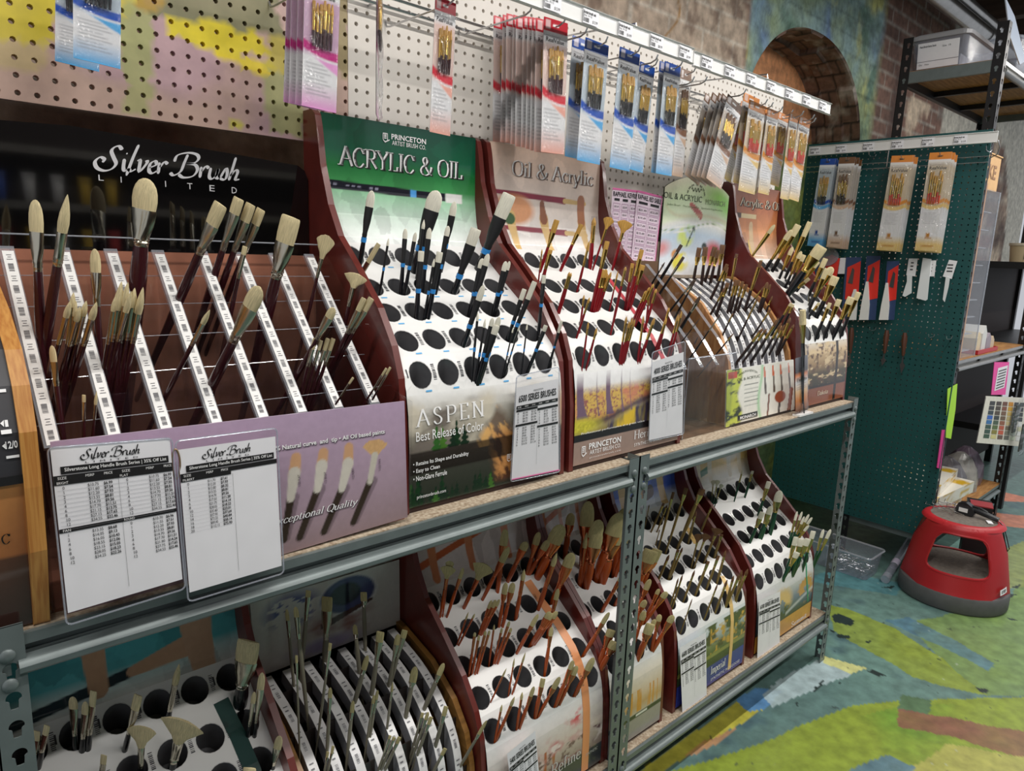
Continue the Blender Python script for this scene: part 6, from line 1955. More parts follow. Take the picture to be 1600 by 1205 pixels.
def card_meshes(sty, nb, var=0):
    k = (sty, nb, var)
    if k in _CARD:
        return _CARD[k]
    hd, band, tint, hm, win, bm = STY[sty]

    def pc2(U, V):
        A = grad(V, [(0, tint * .9), (.07, tint), (.16, C3(238, 238, 238)), (.46, C3(234, 234, 236)), (.465, win), (.86, win), (.93, C3(230, 230, 232)), (1, C3(230, 230, 230))])
        e = .47 + .03 * (2 * U - 1) ** 2
        A = ov(A, np.clip((e + .05 - V) * 90, 0, 1) * np.clip((V - e) * 90, 0, 1), band)
        A = ov(A, np.clip((e - V) * 90, 0, 1) * np.clip((V - e + .05) * 90, 0, 1), tint)
        for q in range(7):
            A = ov(A, rect(U, V, .16, .75 - .1 * (q % 2), .28 + q * .018, .286 + q * .018, .01) * .35, C3(120, 120, 126))
        A = ov(A, rect(U, V, .4, .56, .14, .185, .02), band * .7); A = ov(A, rect(U, V, .38, .66, .128, .138, .02), band * .7)
        A = ov(A, rect(U, V, .25, .8, .045, .058, .02), band * .7)
        A = ov(A, np.clip((V - .93) * 300, 0, 1), hd)
        return ov(A, rect(U, V, .4, .6, .955, .972), C3(60, 50, 40))

    def pc(U, V):
        if var: return pc2(U, V)
        A = grad(V, [(0, tint), (.1, C3(232, 230, 230) * .6 + tint * .4), (.2, C3(240, 240, 240)), (.38, C3(238, 238, 238)), (.42, win), (.8, win), (.84, C3(234, 234, 234)), (.9, C3(234, 234, 234)), (1, C3(234, 234, 234))])
        e = .355 + .07 * (1 - U) ** 2 + .02 * U
        A = ov(A, np.clip((e + .085 - V) * 60, 0, 1) * np.clip((V - e) * 60, 0, 1), band)
        e2 = e - .10 * U ** 1.5
        A = ov(A, np.clip((e - V) * 60, 0, 1) * np.clip((V - e2) * 60, 0, 1), tint)
        for q in range(9):
            v = .10 + q * .028
            A = ov(A, rect(U, V, .1, .8 - .1 * (q % 3), v, v + .011, .01) * .5 * (V < e2), C3(120, 120, 126))
        A = ov(A, np.clip((V - .9) * 200, 0, 1), hd)
        A = ov(A, rect(U, V, .36, .64, .945, .965), C3(250, 250, 250))
        A = ov(A, rect(U, V, .08, .26, .92, .985) * .6, C3(244, 236, 236))
        return A
    mb = MB(); mb.grid(lambda u, v: (u, 0, v), 20, 120, 0, pc)
    mb.quad((0, .04, 0), (0, .04, 1), (1, .04, 1), (1, .04, 0), 0, (.7, .7, .7))
    letter(mb, sans('RealValue', .01), lambda a, b: (a, -.02, b), .1, .83, .86, .862, 1)
    letter(mb, sans('Princeton Artist Brush Co.'), lambda a, b: (a, -.02, b), .1, .872, .7, .88, 1)
    a = mb.build('backing_card', [VC_print, M_ink], local=True)
    mb = MB(); n = 10
    rs = random.Random(hash(sty) % 97)
    mb.grid(lambda u, v: (u, -.25 * math.sin(PI * u) ** .6 - .06 * math.sin(v * 23 + u * 5) - .03, .0 + .9 * v), 10, 26, 0)
    b = mb.build('poly_sleeve', M_poly, local=True, smooth=True)
    bs = []
    for i in range(nb):
        u = .2 + .6 * (i + .5) / nb; mb = MB(); t = .69 + .05 * rs.random(); r = .042 * (1.3 if i == nb // 2 else .9)
        for z0, z1, k0, k1, mi in ((.455 + .03 * var, t - .14, .75, 1.2, 0), (t - .14, t, .9, 1.15, 1), (t, t + .075, 1.3, .5 if i % 2 else 1.2, 2)):
            rg = []
            for z, kk in ((z0, k0), (z1, k1)):
                rg.append([(u + (z - .5) * .1 * (i - nb / 2) / nb + r * kk * math.cos(2 * PI * q / 8), -.13 + .08 * kk * math.sin(2 * PI * q / 8), z) for q in range(8)])
            mb.rings(rg, mi)
        bs.append(mb.build('brush', [hm, F_gold, bm], local=True, smooth=True))
    for o in [a, b] + bs:
        COL.objects.unlink(o)
    _CARD[k] = [a, b] + bs
    return _CARD[k]


def pack(origin, w, h, sty, label, group, nb=4, yaw=0.0, roll=0.0, face='Y', lean=0.0):
    t = thing('brush_set_package', label, 'brush set', origin, group)
    src = card_meshes(sty, nb, 1 if face == 'X' else 0)
    for o in src:
        c = o.copy(); COL.objects.link(c); c.parent = t
    t.scale = (w, .03, h)
    t.rotation_euler = (lean, roll, yaw - (PI / 2 if face == 'X' else 0))
    return t


def stack(TL, TR, BL, val, sty, name, group, rear=(), face='Y', n=0, step=.012, nb=5, where=''):
    ax = 1 if face == 'Y' else 0
    a, b, c = on(*TL, ax, val), on(*TR, ax, val), on(*BL, ax, val)
    i = 0 if face == 'Y' else 1
    w = abs(b[i] - a[i]); h = a[2] - c[2]
    roll = math.atan2((a[i] - c[i]) * (1 if face == 'Y' else -1), h)
    pos = [c]
    for r in rear:
        q = on(*r, 1 - ax, c[i]); pos.append(q)
    for k in range(n):
        q = np.array(c); q[ax] += step * (k + 1); q[2] += random.uniform(-.006, .004); pos.append(q)
    tot = len(pos)
    for k, p in enumerate(pos):
        if tot == 1:
            lab = name + where
        elif k == 0:
            lab = name + ', frontmost of its stack' + where
        elif k == tot - 1:
            lab = name + ', rearmost of its stack' + where
        else:
            lab = name + ', %s from front of its stack' % ORD[k] + where
        pack(p, w, h, sty, lab, group, nb if k < 2 else 3, random.uniform(-.05, .05) * (k > 0), roll + random.uniform(-.012, .012) * (k > 0), face)
    top = pos[0] + np.array([0, 0, h * .955]); top[i] += (w / 2 if face == 'Y' else -w / 2) + (math.sin(roll) * h if face == 'Y' else -math.sin(roll) * h)
    return top, pos


HK = mat('chrome_wire', S(196, 196, 198), .25, .9)


def hook(x, z, y0, y1, label, group='wire peg hooks on the white board', face='Y'):
    mb = MB()
    if face == 'Y':
        P = [(x, y0, z + .012), (x, y0 - .006, z + .002), (x, y0 - .02, z), (x, y1 + .02, z), (x, y1 + .006, z + .005), (x, y1, z + .016)]
    else:
        P = [(y0, x, z + .012), (y0 - .006, x, z + .002), (y0 - .02, x, z), (y1 + .02, x, z), (y1 + .006, x, z + .005), (y1, x, z + .016)]
    mb.tube(P, .0019, 6)
    tag(mb.build('peg_hook', HK, smooth=True), label, 'hook', group)


G = 'brush sets hung on the white pegboard'
HKS = []


def wall(TL, TR, BL, y, sty, name, rear=(), n=0, where='', step=.012, nb=5, desc=None):
    top, pos = stack(TL, TR, BL, y, sty, name, G, rear, 'Y', n, step, nb + 1, where)
    hook(top[0], top[2], PY, y - .03, 'wire hook carrying the ' + (desc or name.lower()) + where)


wall((850.2, 25.3), (887.5, 33.7), (845.4, 237), .2, 'red', 'red-banded brush set', [(834.6, 237), (828, 235), (821, 232.5), (814, 230), (805, 228.6), (798, 225), (790, 222), (782, 221.5), (770, 221)], desc='thick stack of red-banded brush sets')
wall((915.2, 57.7), (951.8, 65), (901.5, 250), .2, 'blue', 'blue-banded brush set', [(882.7, 244)], where=' beside the red stack', desc='pair of blue brush sets')
wall((968.9, 72.2), (1000.6, 80.6), (952.5, 261), .2, 'blue', 'blue-banded brush set', (), where=', third blue one from the red stack')
wall((1000.6, 95), (1024, 100.5), (981.4, 263.5), .22, 'blue', 'blue-banded brush set', (), where=', fourth blue one from the red stack')
wall((1039, 95), (1063.9, 102.3), (1024.7, 270.7), .2, 'blue', 'blue-banded brush set', [(1017.5, 269.5)], where=' next to the brown ones', desc='last pair of blue brush sets')
wall((1064.4, 106), (1081, 112), (1050, 274), .26, 'brown', 'tan-banded brush set half hidden behind the last blue pair')
wall((1139.5, 140), (1164, 145), (1103.7, 278.3), .2, 'brown', 'brown-banded brush set hanging aslant', [(1095.7, 276.5), (1088.7, 275), (1080, 273.5), (1070, 272.5)], desc='stack of brown brush sets')
wall((1159.5, 153.8), (1170, 157), (1131.6, 279), .25, 'orange', 'orange brush set hanging just right of the brown stack', desc='first orange brush set')
wall((1171.4, 155), (1197, 165), (1153.5, 297), .2, 'orange', 'orange brush set in crinkled sleeve', [(1145.5, 285)], where=', second hook of oranges', desc='pair of orange brush sets')
wall((1187, 162), (1200, 166), (1169.4, 299), .22, 'orange', 'narrow orange brush set, middle of the five orange hooks', desc='narrow orange brush set')
wall((1200, 168), (1217, 173), (1184.4, 301), .2, 'orange', 'orange brush set on fourth hook of oranges, hanging longest', desc='fourth orange brush set')
wall((1217, 173.7), (1233, 180), (1201, 287), .24, 'orange', 'orange brush set with its brushes fanned aslant', desc='fanned orange brush set')
wall((1235, 175), (1248, 180), (1219, 310), .2, 'orange', 'last but one orange brush set towards the green pegboard', desc='last but one orange set')
wall((1250, 180), (1267, 186), (1231, 310), .2, 'orange', 'last orange brush set, hanging nearest the green pegboard', desc='last orange set')
wall((477, -50), (532, -38), (471.4, 164.3), .2, 'pink', 'pink-banded brush set', [(461.4, 162.7), (451.5, 161), (443, 159)], where=' by the painted board', desc='stack of pink brush sets')
wall((680.6, -6.6), (713, 1.7), (671.6, 205.8), .2, 'red', 'lone red-banded brush set hanging above the dark green sign', (), desc='lone red brush set')
wall((114, -110), (189, -95), (114.5, 90), .2, 'blue', 'pale blue brush set', [(86, 95)], where=' on the painted board', desc='pale blue brush sets')
p = on(588, 178, 1, .24)
pack(p, .06, .265, 'pink', 'pink brush set seen edge-on between pink stack and lone red set', G, 4, math.radians(54), .04)
hook(p[0] + .02, p[2] + .25, PY, .16, 'wire hook carrying the edge-on pink set')
# empty hooks
for px, py, lab in ((832, 10, 'empty wire hook above the red stack'), (918, 45, 'empty wire hook just right of the red stack'), (1028, 88, 'empty wire hook between two blue sets'),
                    (1085, 122, 'empty wire hook over the tan-banded set'), (1105, 122, 'empty wire hook left of the brown stack'), (1275, 186, 'empty wire hook at the end of the orange sets')):
    q = on(px, py, 1, .17); hook(q[0], q[2] - .012, PY, .17, lab)

# crossbars and label rails
def crossbar(z, lab):
    mb = MB(); mb.tube([(.70, .385, z), (2.46, .385, z)], .003, 6)
    for x in (.75, 1.3, 1.9, 2.4):
        mb.tube([(x, .412, z), (x, .385, z)], .0025, 5)
    tag(mb.build('crossbar', HK, smooth=True), lab, 'rail', 'wire crossbars on the white board')


zb = on(785, 51.5, 1, .385)[2]
crossbar(zb, 'upper chrome crossbar along the white pegboard'); crossbar(zb - .018, 'lower chrome crossbar along the white pegboard')
M_rail = mat('rail_white', S(222, 222, 220), .35, coat=.2)


def rail(p0, p1, h, nrm, lab, tags, up=(0, 0, 1), arms=(), name='label_rail', step=.1, off=.05):
    p0, p1, nrm = np.array(p0), np.array(p1), np.array(nrm)
    t = thing(name, lab, 'label rail', (p0 + p1) / 2, 'price label rails')
    u = (p1 - p0) / np.linalg.norm(p1 - p0); L = np.linalg.norm(p1 - p0); U = np.array(up)
    mb = MB()
    a, b = p0, p1
    prof = [(0, 0), (-.003, .002), (.002, .004), (.002, h - .004), (-.003, h - .002), (0, h), (.006, h), (.006, 0)]
    mb.prism(prof, lambda q: a + nrm * q[0] + U * q[1], lambda q: b + nrm * q[0] + U * q[1])
    mb.build('channel', M_rail, t)
    k = 0
    x = off
    while x < L - .04:
        mb = MB()
        F = lambda s, v: tuple(p0 + u * (x + s) + U * v - nrm * .0012)
        F2 = lambda s, v: tuple(p0 + u * (x + s) + U * v - nrm * .0005)
        mb.add([F(0, .005), F(.05, .005), F(.05, h - .005), F(0, h - .005)], [(0, 1, 2, 3)], 0)
        F3 = lambda s, v: tuple(p0 + u * (x + s) + U * v - nrm * .0018)
        letter(mb, sans('Artist brush set', .03), F3, .002, h * .62, .040, h * .78, 1); mb.add([F3(.001, h * .2), F3(.0022, h * .2), F3(.0022, h * .8), F3(.001, h * .8)], [(0, 1, 2, 3)], 1)
        letter(mb, sans('No. %d' % (9100 + k * 3)), F3, .004, h * .48, .028, h * .58, 1)
        barcode(mb, lambda s, v: F3(v, s), h * .2, .004, h * .42, .020, 1, 8)
        letter(mb, sans('$%d.99' % (8 + k % 7)), F3, .03, h * .2, .046, h * .38, 1)
        mb.build('price_tag', [M_paper, M_black], t)
        x += step; k += 1
    for q in arms:
        mb = MB(); mb.tube(q, .0022, 6); mb.build('arm', HK, t, smooth=True)
    return t


RY = .15
rz = on(1297, 180, 1, RY)[2]
rail((.5, RY, 1.928), (1.520, RY, 1.928), .038, (0, 1, 0), 'long white price label rail above the packaged brushes, left length', 9,
     arms=[[(.7, PY, 1.99), (.7, RY + .01, 1.975), (.7, RY + .005, 1.95)], [(1.3, PY, 1.99), (1.3, RY + .01, 1.975), (1.3, RY + .005, 1.95)]], step=.116, off=.03)
rail((1.524, RY, 1.924), (2.30, RY, 1.922), .037, (0, 1, 0), 'long white price label rail above the packaged brushes, right length', 7,
     arms=[[(1.9, PY, 1.99), (1.9, RY + .01, 1.975), (1.9, RY + .005, 1.95)]], step=.11, off=.03)

# green board: rail, crossbars, packages and small tools
gx = 3.43
a, b = on(1262, 247, 0, gx), on(1557, 222.5, 0, gx)
rail((gx, a[1], b[2]), (gx, b[1], b[2]), .045, (1, 0, 0), 'white price label rail across the top of the green pegboard', 6,
     arms=[[(GX, b[1] + .03, b[2] - .05), (gx + .02, b[1] - .005, b[2] - .045), (gx + .008, b[1] - .012, b[2] - .02), (gx + .006, b[1] - .004, b[2] + .01)],
           [(GX, b[1] + .42, b[2] - .1), (gx + .006, b[1] + .42, b[2] - .07), (gx + .006, b[1] + .42, b[2] + .0)]], step=.125, off=.01)
for k, (py0, lab) in enumerate(((248, 'upper wire crossbar on the green pegboard'), (257, 'lower wire crossbar on the green pegboard'))):
    z = on(1480, py0, 0, 3.475)[2]
    mb = MB(); mb.tube([(3.475, .0, z), (3.475, .79, z)], .0022, 6); mb.tube([(GX, .02, z), (3.475, .02, z)], .002, 5); mb.tube([(GX, .7, z), (3.475, .7, z)], .002, 5)
    tag(mb.build('crossbar', HK, smooth=True), lab, 'rail', 'wire crossbars on the green board')
G2 = 'brush sets hung on the green pegboard'
for q in (((1282.5, 248), (1306, 248), (1261, 384), 'blue', 'light blue brush set on green pegboard', 3, 'pair of blue sets'), ((1311.6, 246), (1337, 245), (1291, 386), 'brown', 'tan brush set on green pegboard', 4, 'tan sets'),
          ((1393.5, 243.4), (1427, 242.5), (1368.8, 390.6), 'orange', 'yellow-based brush set in middle of green pegboard', 4, 'middle yellow sets'),
          ((1453, 238.8), (1488, 238.8), (1428.8, 391.6), 'orange', 'yellow-based brush set at right of green pegboard', 4, 'right yellow sets')):
    top, pos = stack(q[0], q[1], q[2], 3.385, q[3], q[4], G2, (), 'X', q[5] - 1, .022, 6)
    hook(top[1], top[2], GX, 3.37, 'wire hook carrying the ' + q[6] + ' on green pegboard', 'wire peg hooks on the green board', 'X')
for px, py, lab in ((1357, 243, 'empty wire hook between tan and yellow sets on green board'), (1540, 235, 'empty wire hook at upper right corner of green board'), (1358, 517, 'empty wire hook low on green board, left of two dark knives'),
                    (1450, 528, 'empty wire hook low on green board, right of two dark knives'), (1478, 531, 'empty wire hook low on green board, furthest right')):
    q = on(px, py, 0, 3.42); hook(q[1], q[2], GX, 3.42, lab, 'wire peg hooks on the green board', 'X')


def gq(px, py, x=3.46):
    p = on(px, py, 0, x)
    return (p[1], p[2])


def gplate(name, poly, x, th, m):
    pass


def gpoly(mb, pts, x, th, mi=0):
    Q = [gq(a, b, x) for a, b in pts]
    mb.prism(Q, lambda p: (x, p[0], p[1]), lambda p: (x + th, p[0], p[1]), mi)


# carded palette knives
for k, (x0, y0, x1, y1, hx, lab) in enumerate(((1322, 402, 1346, 466, 1331, 'red and blue carded palette knife, leftmost of three'), (1354, 400, 1376, 468, 1350, 'red and blue carded palette knife, middle of three'),
                                               (1386, 408, 1405, 470, 1381, 'red and blue carded palette knife, rightmost of three'))):
    c = on((x0 + x1) / 2, (y0 + y1) / 2, 0, 3.46)
    t = thing('carded_knife', lab, 'palette knife', c, 'carded palette knives')
    mb = MB(); gpoly(mb, [(x0, y0), (x1, y0), (x1 - 8, 500), (x0 - 8, 500)], 3.462, .002, 0)
    gpoly(mb, [(x0 + 2, y0 + 16), (x1 - 1, y0 + 6), (x1 - 5, y1 - 2), (x0 - 2, y1 + 2)], 3.461, .001, 1)
    mb.build('backing_card', [mat('navy_card', S(50, 70, 110), .4, coat=.3), mat('red_card', S(226, 54, 44), .4, coat=.3)], t)
    mb = MB(); gpoly(mb, [(x0 + 10, y0 + 16), (x0 + 13, y0 + 20), (x0 + 10, y0 + 42), (x0 + 3, y0 + 40)], 3.459, .001); mb.build('blade', mat('steel_blade', S(120, 120, 124), .3, .8), t)
    mb = MB(); gpoly(mb, [(hx + 3, y1 - 28 if k else y1 - 14), (hx + 6, y1 - 28 if k else y1 - 14), (hx + 8, y1 + 8), (hx + 6, 500), (hx - 8, 500), (hx - 4, y1 + 6)], 3.452, .008); mb.build('handle', M_white, t)
# white plastic scrapers and tags
for pts, tg, lab in (([(1417, 430), (1425, 430), (1424, 458), (1414, 464), (1410, 462), (1417, 440)], [(1420, 404), (1434, 404), (1430, 432), (1416, 430)], 'white plastic scraper with pointed blade, left of three'),
                     ([(1442, 403), (1455, 405), (1449, 468), (1446, 470), (1432, 466)], [(1453, 407), (1463, 407), (1460, 432), (1450, 432)], 'broad white plastic scraper, middle of three'),
                     ([(1478, 432), (1484, 434), (1482, 448), (1476, 472), (1473, 468)], [(1483, 406), (1496, 408), (1487, 436), (1473, 432)], 'thin white plastic scraper on a slanting tag, right of three')):
    c = on(*pts[0], 0, 3.46); t = thing('plastic_scraper', lab, 'scraper', c, 'white plastic scrapers')
    mb = MB(); gpoly(mb, pts, 3.462, .003); mb.build('blade', mat('white_plastic', S(226, 230, 232), .35), t)
    mb = MB(); gpoly(mb, tg, 3.465, .0006, 0)
    a, b = gq(*tg[3], 3.464), gq(*tg[1], 3.464)
    for q in (.3, .5, .7):
        z = a[1] + (b[1] - a[1]) * q; mb.add([(3.4645, a[0] - .012, z), (3.4645, b[0] + .014, z), (3.4645, b[0] + .014, z + .006), (3.4645, a[0] - .012, z + .006)], [(0, 1, 2, 3)], 1)
    mb.build('price_tag', [M_paper, M_ink], t)
mb = MB(); gpoly(mb, [(1313, 403), (1325, 403), (1321, 428), (1309, 428)], 3.465, .0006)
tag(mb.build('price_tag', M_paper), 'white hang tag on green pegboard, left of the carded knives', 'tag')
# round blister
c = on(1288, 410, 0, 3.45)
t = thing('blister_pack', 'round-topped clear blister with red label behind the brass brushes', 'blister pack', c)
mb = MB(); P = [(1288 + 21 * math.cos(a), 400 + 16 * math.sin(a)) for a in np.linspace(0, 2 * PI, 24)[:-1]]
gpoly(mb, P, 3.44, .012); mb.build('blister', M_tub, t)
mb = MB(); gpoly(mb, [(1262, 412), (1300, 398), (1312, 404), (1306, 440), (1292, 446), (1256, 430)], 3.454, .002, 0); gpoly(mb, [(1270, 410), (1288, 404), (1292, 436), (1276, 440)], 3.453, .001, 1)
mb.build('backing_card', [mat('red_card', S(226, 54, 44), .4, coat=.3), mat('navy_card', S(50, 70, 110), .4, coat=.3)], t)
# wooden handled knives hanging low
for (x0, y0, x1, y1, ym, lab) in ((1386, 516, 1378, 572, 552, 'palette knife with dark wooden handle low on green board, left one'), (1414, 520, 1408, 584, 556, 'palette knife with dark wooden handle low on green board, right one'),
                                  (1331, 512, 1326, 574, 552, 'tagged palette knife hanging beside the copper header rack')):
    T, Mm, E_ = on(x0, y0, 0, 3.47), on((x0 + x1) / 2, ym, 0, 3.47), on(x1, y1, 0, 3.47)
    t = thing('palette_knife', lab, 'palette knife', Mm, 'loose palette knives')
    mb = MB(); mb.tube([T, T * .7 + Mm * .3, Mm], [.008, .013, .006], 8); mb.build('handle', mat('walnut', S(86, 50, 36), .4), t, smooth=True)
    mb = MB(); d = E_ - Mm
    mb.add([Mm + np.array([0, .003, 0]), Mm - np.array([0, .003, 0]), Mm + d * .4 - np.array([0, .004, 0]), Mm + d * .5 - np.array([0, .014, 0]), E_, Mm + d * .5 + np.array([0, .01, 0]), Mm + d * .4 + np.array([0, .004, 0])], [(0, 1, 2, 3, 4, 5, 6)])
    md = mb.build('blade', mat('steel_blade', S(120, 120, 124), .3, .8), t).modifiers.new('thick', 'SOLIDIFY'); md.thickness = .001

# tall brush in a clear pack standing on the shelf before the copper rack
c = on(1250, 640, 1, .02)
t = thing('brush_package', 'tall clear pack with white and orange card hanging before copper header rack', 'brush pack', c)
f = quadmap((1242, 468), (1262, 464), (1262, 640), (1243, 648), .03, .02)


def p_tp(U, V):
    A = grad(V, [(0, C3(60, 40, 30)), (.12, C3(214, 128, 50)), (.2, C3(230, 190, 140)), (.28, C3(226, 226, 226)), (.34, C3(226, 130, 60)), (.37, C3(40, 36, 36)), (.52, C3(110, 110, 120)), (.6, C3(214, 214, 216)), (1, C3(220, 220, 224))])
    return ov(A, rect(U, V, .1, .9, .2, .32) * (np.sin(V * 300) > .3) * .5, C3(120, 120, 120))


mb = MB(); mb.grid(lambda u, v: f(u, v * .5), 12, 60, 0, lambda U, V: p_tp(U, V * .5)); letter(mb, penned('Dakota', .13, .05), lambda a, b: f(a, b, .001), .12, .285, .9, .315, 1); mb.build('backing_card', [VC_print, M_black], t)
mb = MB(); mb.grid(lambda u, v: f(u * 1.04 - .02, v * 1.04 - .01, .006 * math.sin(PI * u) + .002 + .0006 * math.sin(v * 40)), 8, 30); mb.build('poly_sleeve', M_sleeve, t, smooth=True)
mb = MB(); mb.tube([f(.5, .08, .004), f(.5, .62, .004)], [.003, .006], 8, 0); mb.tube([f(.5, .62, .004), f(.5, .78, .004)], [.006, .01], 8, 1); mb.tube([f(.5, .78, .004), f(.5, .9, .004)], [.011, .009], 8, 2)
mb.build('brush', [H_black, F_gold, B_blond], t, smooth=True)
# bulldog clip with a paper sliver on the shelf edge
q = on(1252, 648, 2, Z1)
t = thing('label_clip', 'small white label holder on the shelf edge under the tall clear pack', 'label', (q[0], .03, Z1))
mb = MB(); mb.box(q[0] - .04, .006, Z1, q[0] + .05, .03, Z1 + .006); mb.build('base', M_white, t)
mb = MB(); mb.tube([(q[0], .012, Z1 + .004), (q[0], .02, Z1 + .05)], .002, 6); mb.build('stem', M_black, t)
# ------------------------------------------------------------------ red step stool
SCX, SCY = 3.425, -.135
t = thing('step_stool', 'round red plastic step stool with grey rubber base beside green pegboard', 'step stool', (SCX, SCY, 0))
M_redpl = mat('red_plastic', S(178, 34, 42), .42, noise=.1, nscale=8)
M_rub = mat('grey_rubber', S(92, 92, 94), .7, noise=.15, nscale=30)
M_tread = mat('ribbed_tread', S(120, 112, 104), .8, noise=.3, nscale=70, bump=.3)


def srad(z):
    return float(np.interp(z, [.0, .075, .09, .2, .32, .357, .37, .376], [.205, .203, .199, .180, .162, .156, .148, .138]))


def wob(a):
    return 1 + .04 * math.cos(2 * (a - math.radians(283)))


def sp(a, z, e=0.0):
    r = (srad(z) - e) * wob(a)
    return (SCX + r * math.cos(a), SCY + r * math.sin(a), z)


mb = MB()
AC = math.radians(196)
for half in (0, 1):
    ac = AC + PI * half
    n = 56; K = 8; rings_ = []
    for k in range(K + 1):
        row = []
        for i in range(n):
            q = 2 * PI * i / n; c, s = math.cos(q), math.sin(q)
            rr = (abs(c) ** 5 + abs(s) ** 5) ** (-.2)
            iu, iv = .70 * c * rr * (1.0 - .1 * s * rr), .088 * s * rr + .247
            kk = min((PI / 2) / max(abs(c), 1e-9), ((.37 - .247) if s > 0 else (.247 - .075)) / max(abs(s), 1e-9))
            ou, ov_ = c * kk, .247 + s * kk
            if abs(ou) > PI / 2 - 1e-6: ou = math.copysign(PI / 2, ou)
            row.append((ac + iu + (ou - iu) * k / K, iv + (ov_ - iv) * k / K))
        rings_.append(row)
    vs = [sp(*p) for r_ in rings_ for p in r_]
    mb.add(vs, [(k * n + i, k * n + (i + 1) % n, (k + 1) * n + (i + 1) % n, (k + 1) * n + i) for k in range(K) for i in range(n)])
    # rolled lip of the opening
    mb.tube([sp(*p, .004) for p in rings_[0]] + [sp(*rings_[0][0], .004)], .006, 6)
mb.rings([[sp(2 * PI * i / 56, z, e) for i in range(56)] for z, e in ((.36, .0), (.37, 0), (.376, .0), (.376, .016), (.372, .02))], 0, False, False)
ob = mb.build('body', M_redpl, t, smooth=True)
mb = MB(); mb.rings([[sp(2 * PI * i / 56, z, e) for i in range(56)] for z, e in ((.003, .004), (0.012, -.001), (.07, -.003), (.078, .0), (.078, .01))], 0); mb.build('rubber_base', M_rub, t, smooth=True)
mb = MB(); mb.rings([[sp(2 * PI * i / 48, z, .019) for i in range(48)] for z in (.366, .373)], 0); mb.build('top_tread', M_tread, t)
mb = MB(); mb.rings([[sp(2 * PI * i / 48, z, .006 + (.02 if z < .15 else 0)) for i in range(48)] for z in (.12, .153, .156)], 0)
mb.rings([[(SCX - .03 + .006 * math.cos(2 * PI * i / 12), SCY + .006 * math.sin(2 * PI * i / 12), z) for i in range(12)] for z in (.156, .158)], 0)
mb.build('step_tread', M_tread, t)
mb = MB(); a0 = math.radians(252)
mb.grid(lambda u, v: sp(a0 + u * .24, .095 + .024 * v + .008 * u, -.0012), 6, 2); letter(mb, sans('STEP', .03), lambda a, b: sp(a0 + a * .24, .095 + .024 * b + .008 * a, -.002), .15, .25, .8, .75, 1)
mb.build('sticker', [M_paper, M_ink], t)

# label gun and wire hooks on the stool
zt = .3755
g0 = on(1514, 798, 2, zt + .02); g1 = on(1556, 812, 2, zt + .012)
t = thing('label_gun', 'black hand-held price label gun lying on the red step stool', 'label gun', (g0[0], g0[1], zt))
d = (g1 - g0); d[2] = 0; d = d / np.linalg.norm(d); s_ = np.array([-d[1], d[0], 0])
M = Matrix(((d[0], s_[0], 0, g0[0]), (d[1], s_[1], 0, g0[1]), (0, 0, 1, zt), (0, 0, 0, 1)))
M_gun = mat('gun_plastic', S(26, 28, 32), .3, coat=.3)
mb = MB(); P = [(-.045, 0), (.02, 0), (.028, .016), (.015, .042), (-.01, .056), (-.04, .05), (-.05, .02)]
mb.prism(P, lambda p: tuple(M @ Vector((p[0], -.017, p[1]))), lambda p: tuple(M @ Vector((p[0], .017, p[1]))))
o = mb.build('body', M_gun, t); q = o.modifiers.new('bevel', 'BEVEL'); q.width = .004; q.segments = 2
mb = MB(); mb.tube([M @ Vector(p) for p in ((.01, 0, .03), (.045, 0, .026), (.085, 0, .018), (.115, 0, .012))], [.012, .013, .012, .011], 10); mb.build('handle', M_gun, t, smooth=True)
mb = MB(); mb.tube([M @ Vector(p) for p in ((.01, 0, .044), (.04, 0, .044), (.07, 0, .034))], .004, 6); mb.build('trigger', M_gun, t, smooth=True)
mb = MB(); mb.obox(M, -.035, -.0185, .012, .0, -.017, .03, 0); mb.build('label_window', M_white, t)
mb = MB(); a = on(1560, 812, 2, zt)
P = [tuple(M @ Vector((.11, 0, .012)))] + [tuple(on(*p, 0, SCX + .02)) for p in ((1568, 822), (1573, 840), (1577, 858), (1574, 862), (1570, 845), (1567, 826))]
mb.tube(P, .0022, 6); tag(mb.build('wrist_cord', M_gun, smooth=True), 'black wrist cord loop hanging off the right rim of the stool', 'cord')
mb = MB(); a = on(1546, 817, 2, zt); mb.obox(Matrix.Translation(a) @ Matrix.Rotation(.5, 4, 'Z'), -.018, -.01, 0, .018, .01, .004); tag(mb.build('paper_tag', M_paper), 'small white paper tag by the label gun on the stool', 'tag')
rs = random.Random(3)
for k in range(9):
    a = on(1478 + rs.uniform(-12, 14), 796 + rs.uniform(-6, 8), 2, zt + .002); q = rs.uniform(0, PI); L = rs.uniform(.03, .07)
    mb = MB(); c, s = math.cos(q), math.sin(q); z = .003 + .002 * k
    mb.tube([a + np.array([-c * L, -s * L, z]), a + np.array([c * L * .7, s * L * .7, z + rs.uniform(0, .015)]), a + np.array([c * L, s * L, z + .012]), a + np.array([c * L * .96, s * L * .96, z + .024])], .0017, 5)
    tag(mb.build('peg_hook', HK, smooth=True), 'loose chrome peg hook in the tangle on the step stool', 'hook', 'loose peg hooks on the stool')

# ------------------------------------------------------------------ clear bin of hooks and clear tube on the floor
fr = on(1354.5, 911, 2, 0)
bx0, by0 = fr[0], fr[1]; bw, bl, bh = .17, .40, .115
t = thing('clear_bin', 'shallow clear plastic bin of wire hooks on floor by shelf post', 'bin', (bx0 + bw / 2, by0 + bl / 2, 0))
mb = MB()


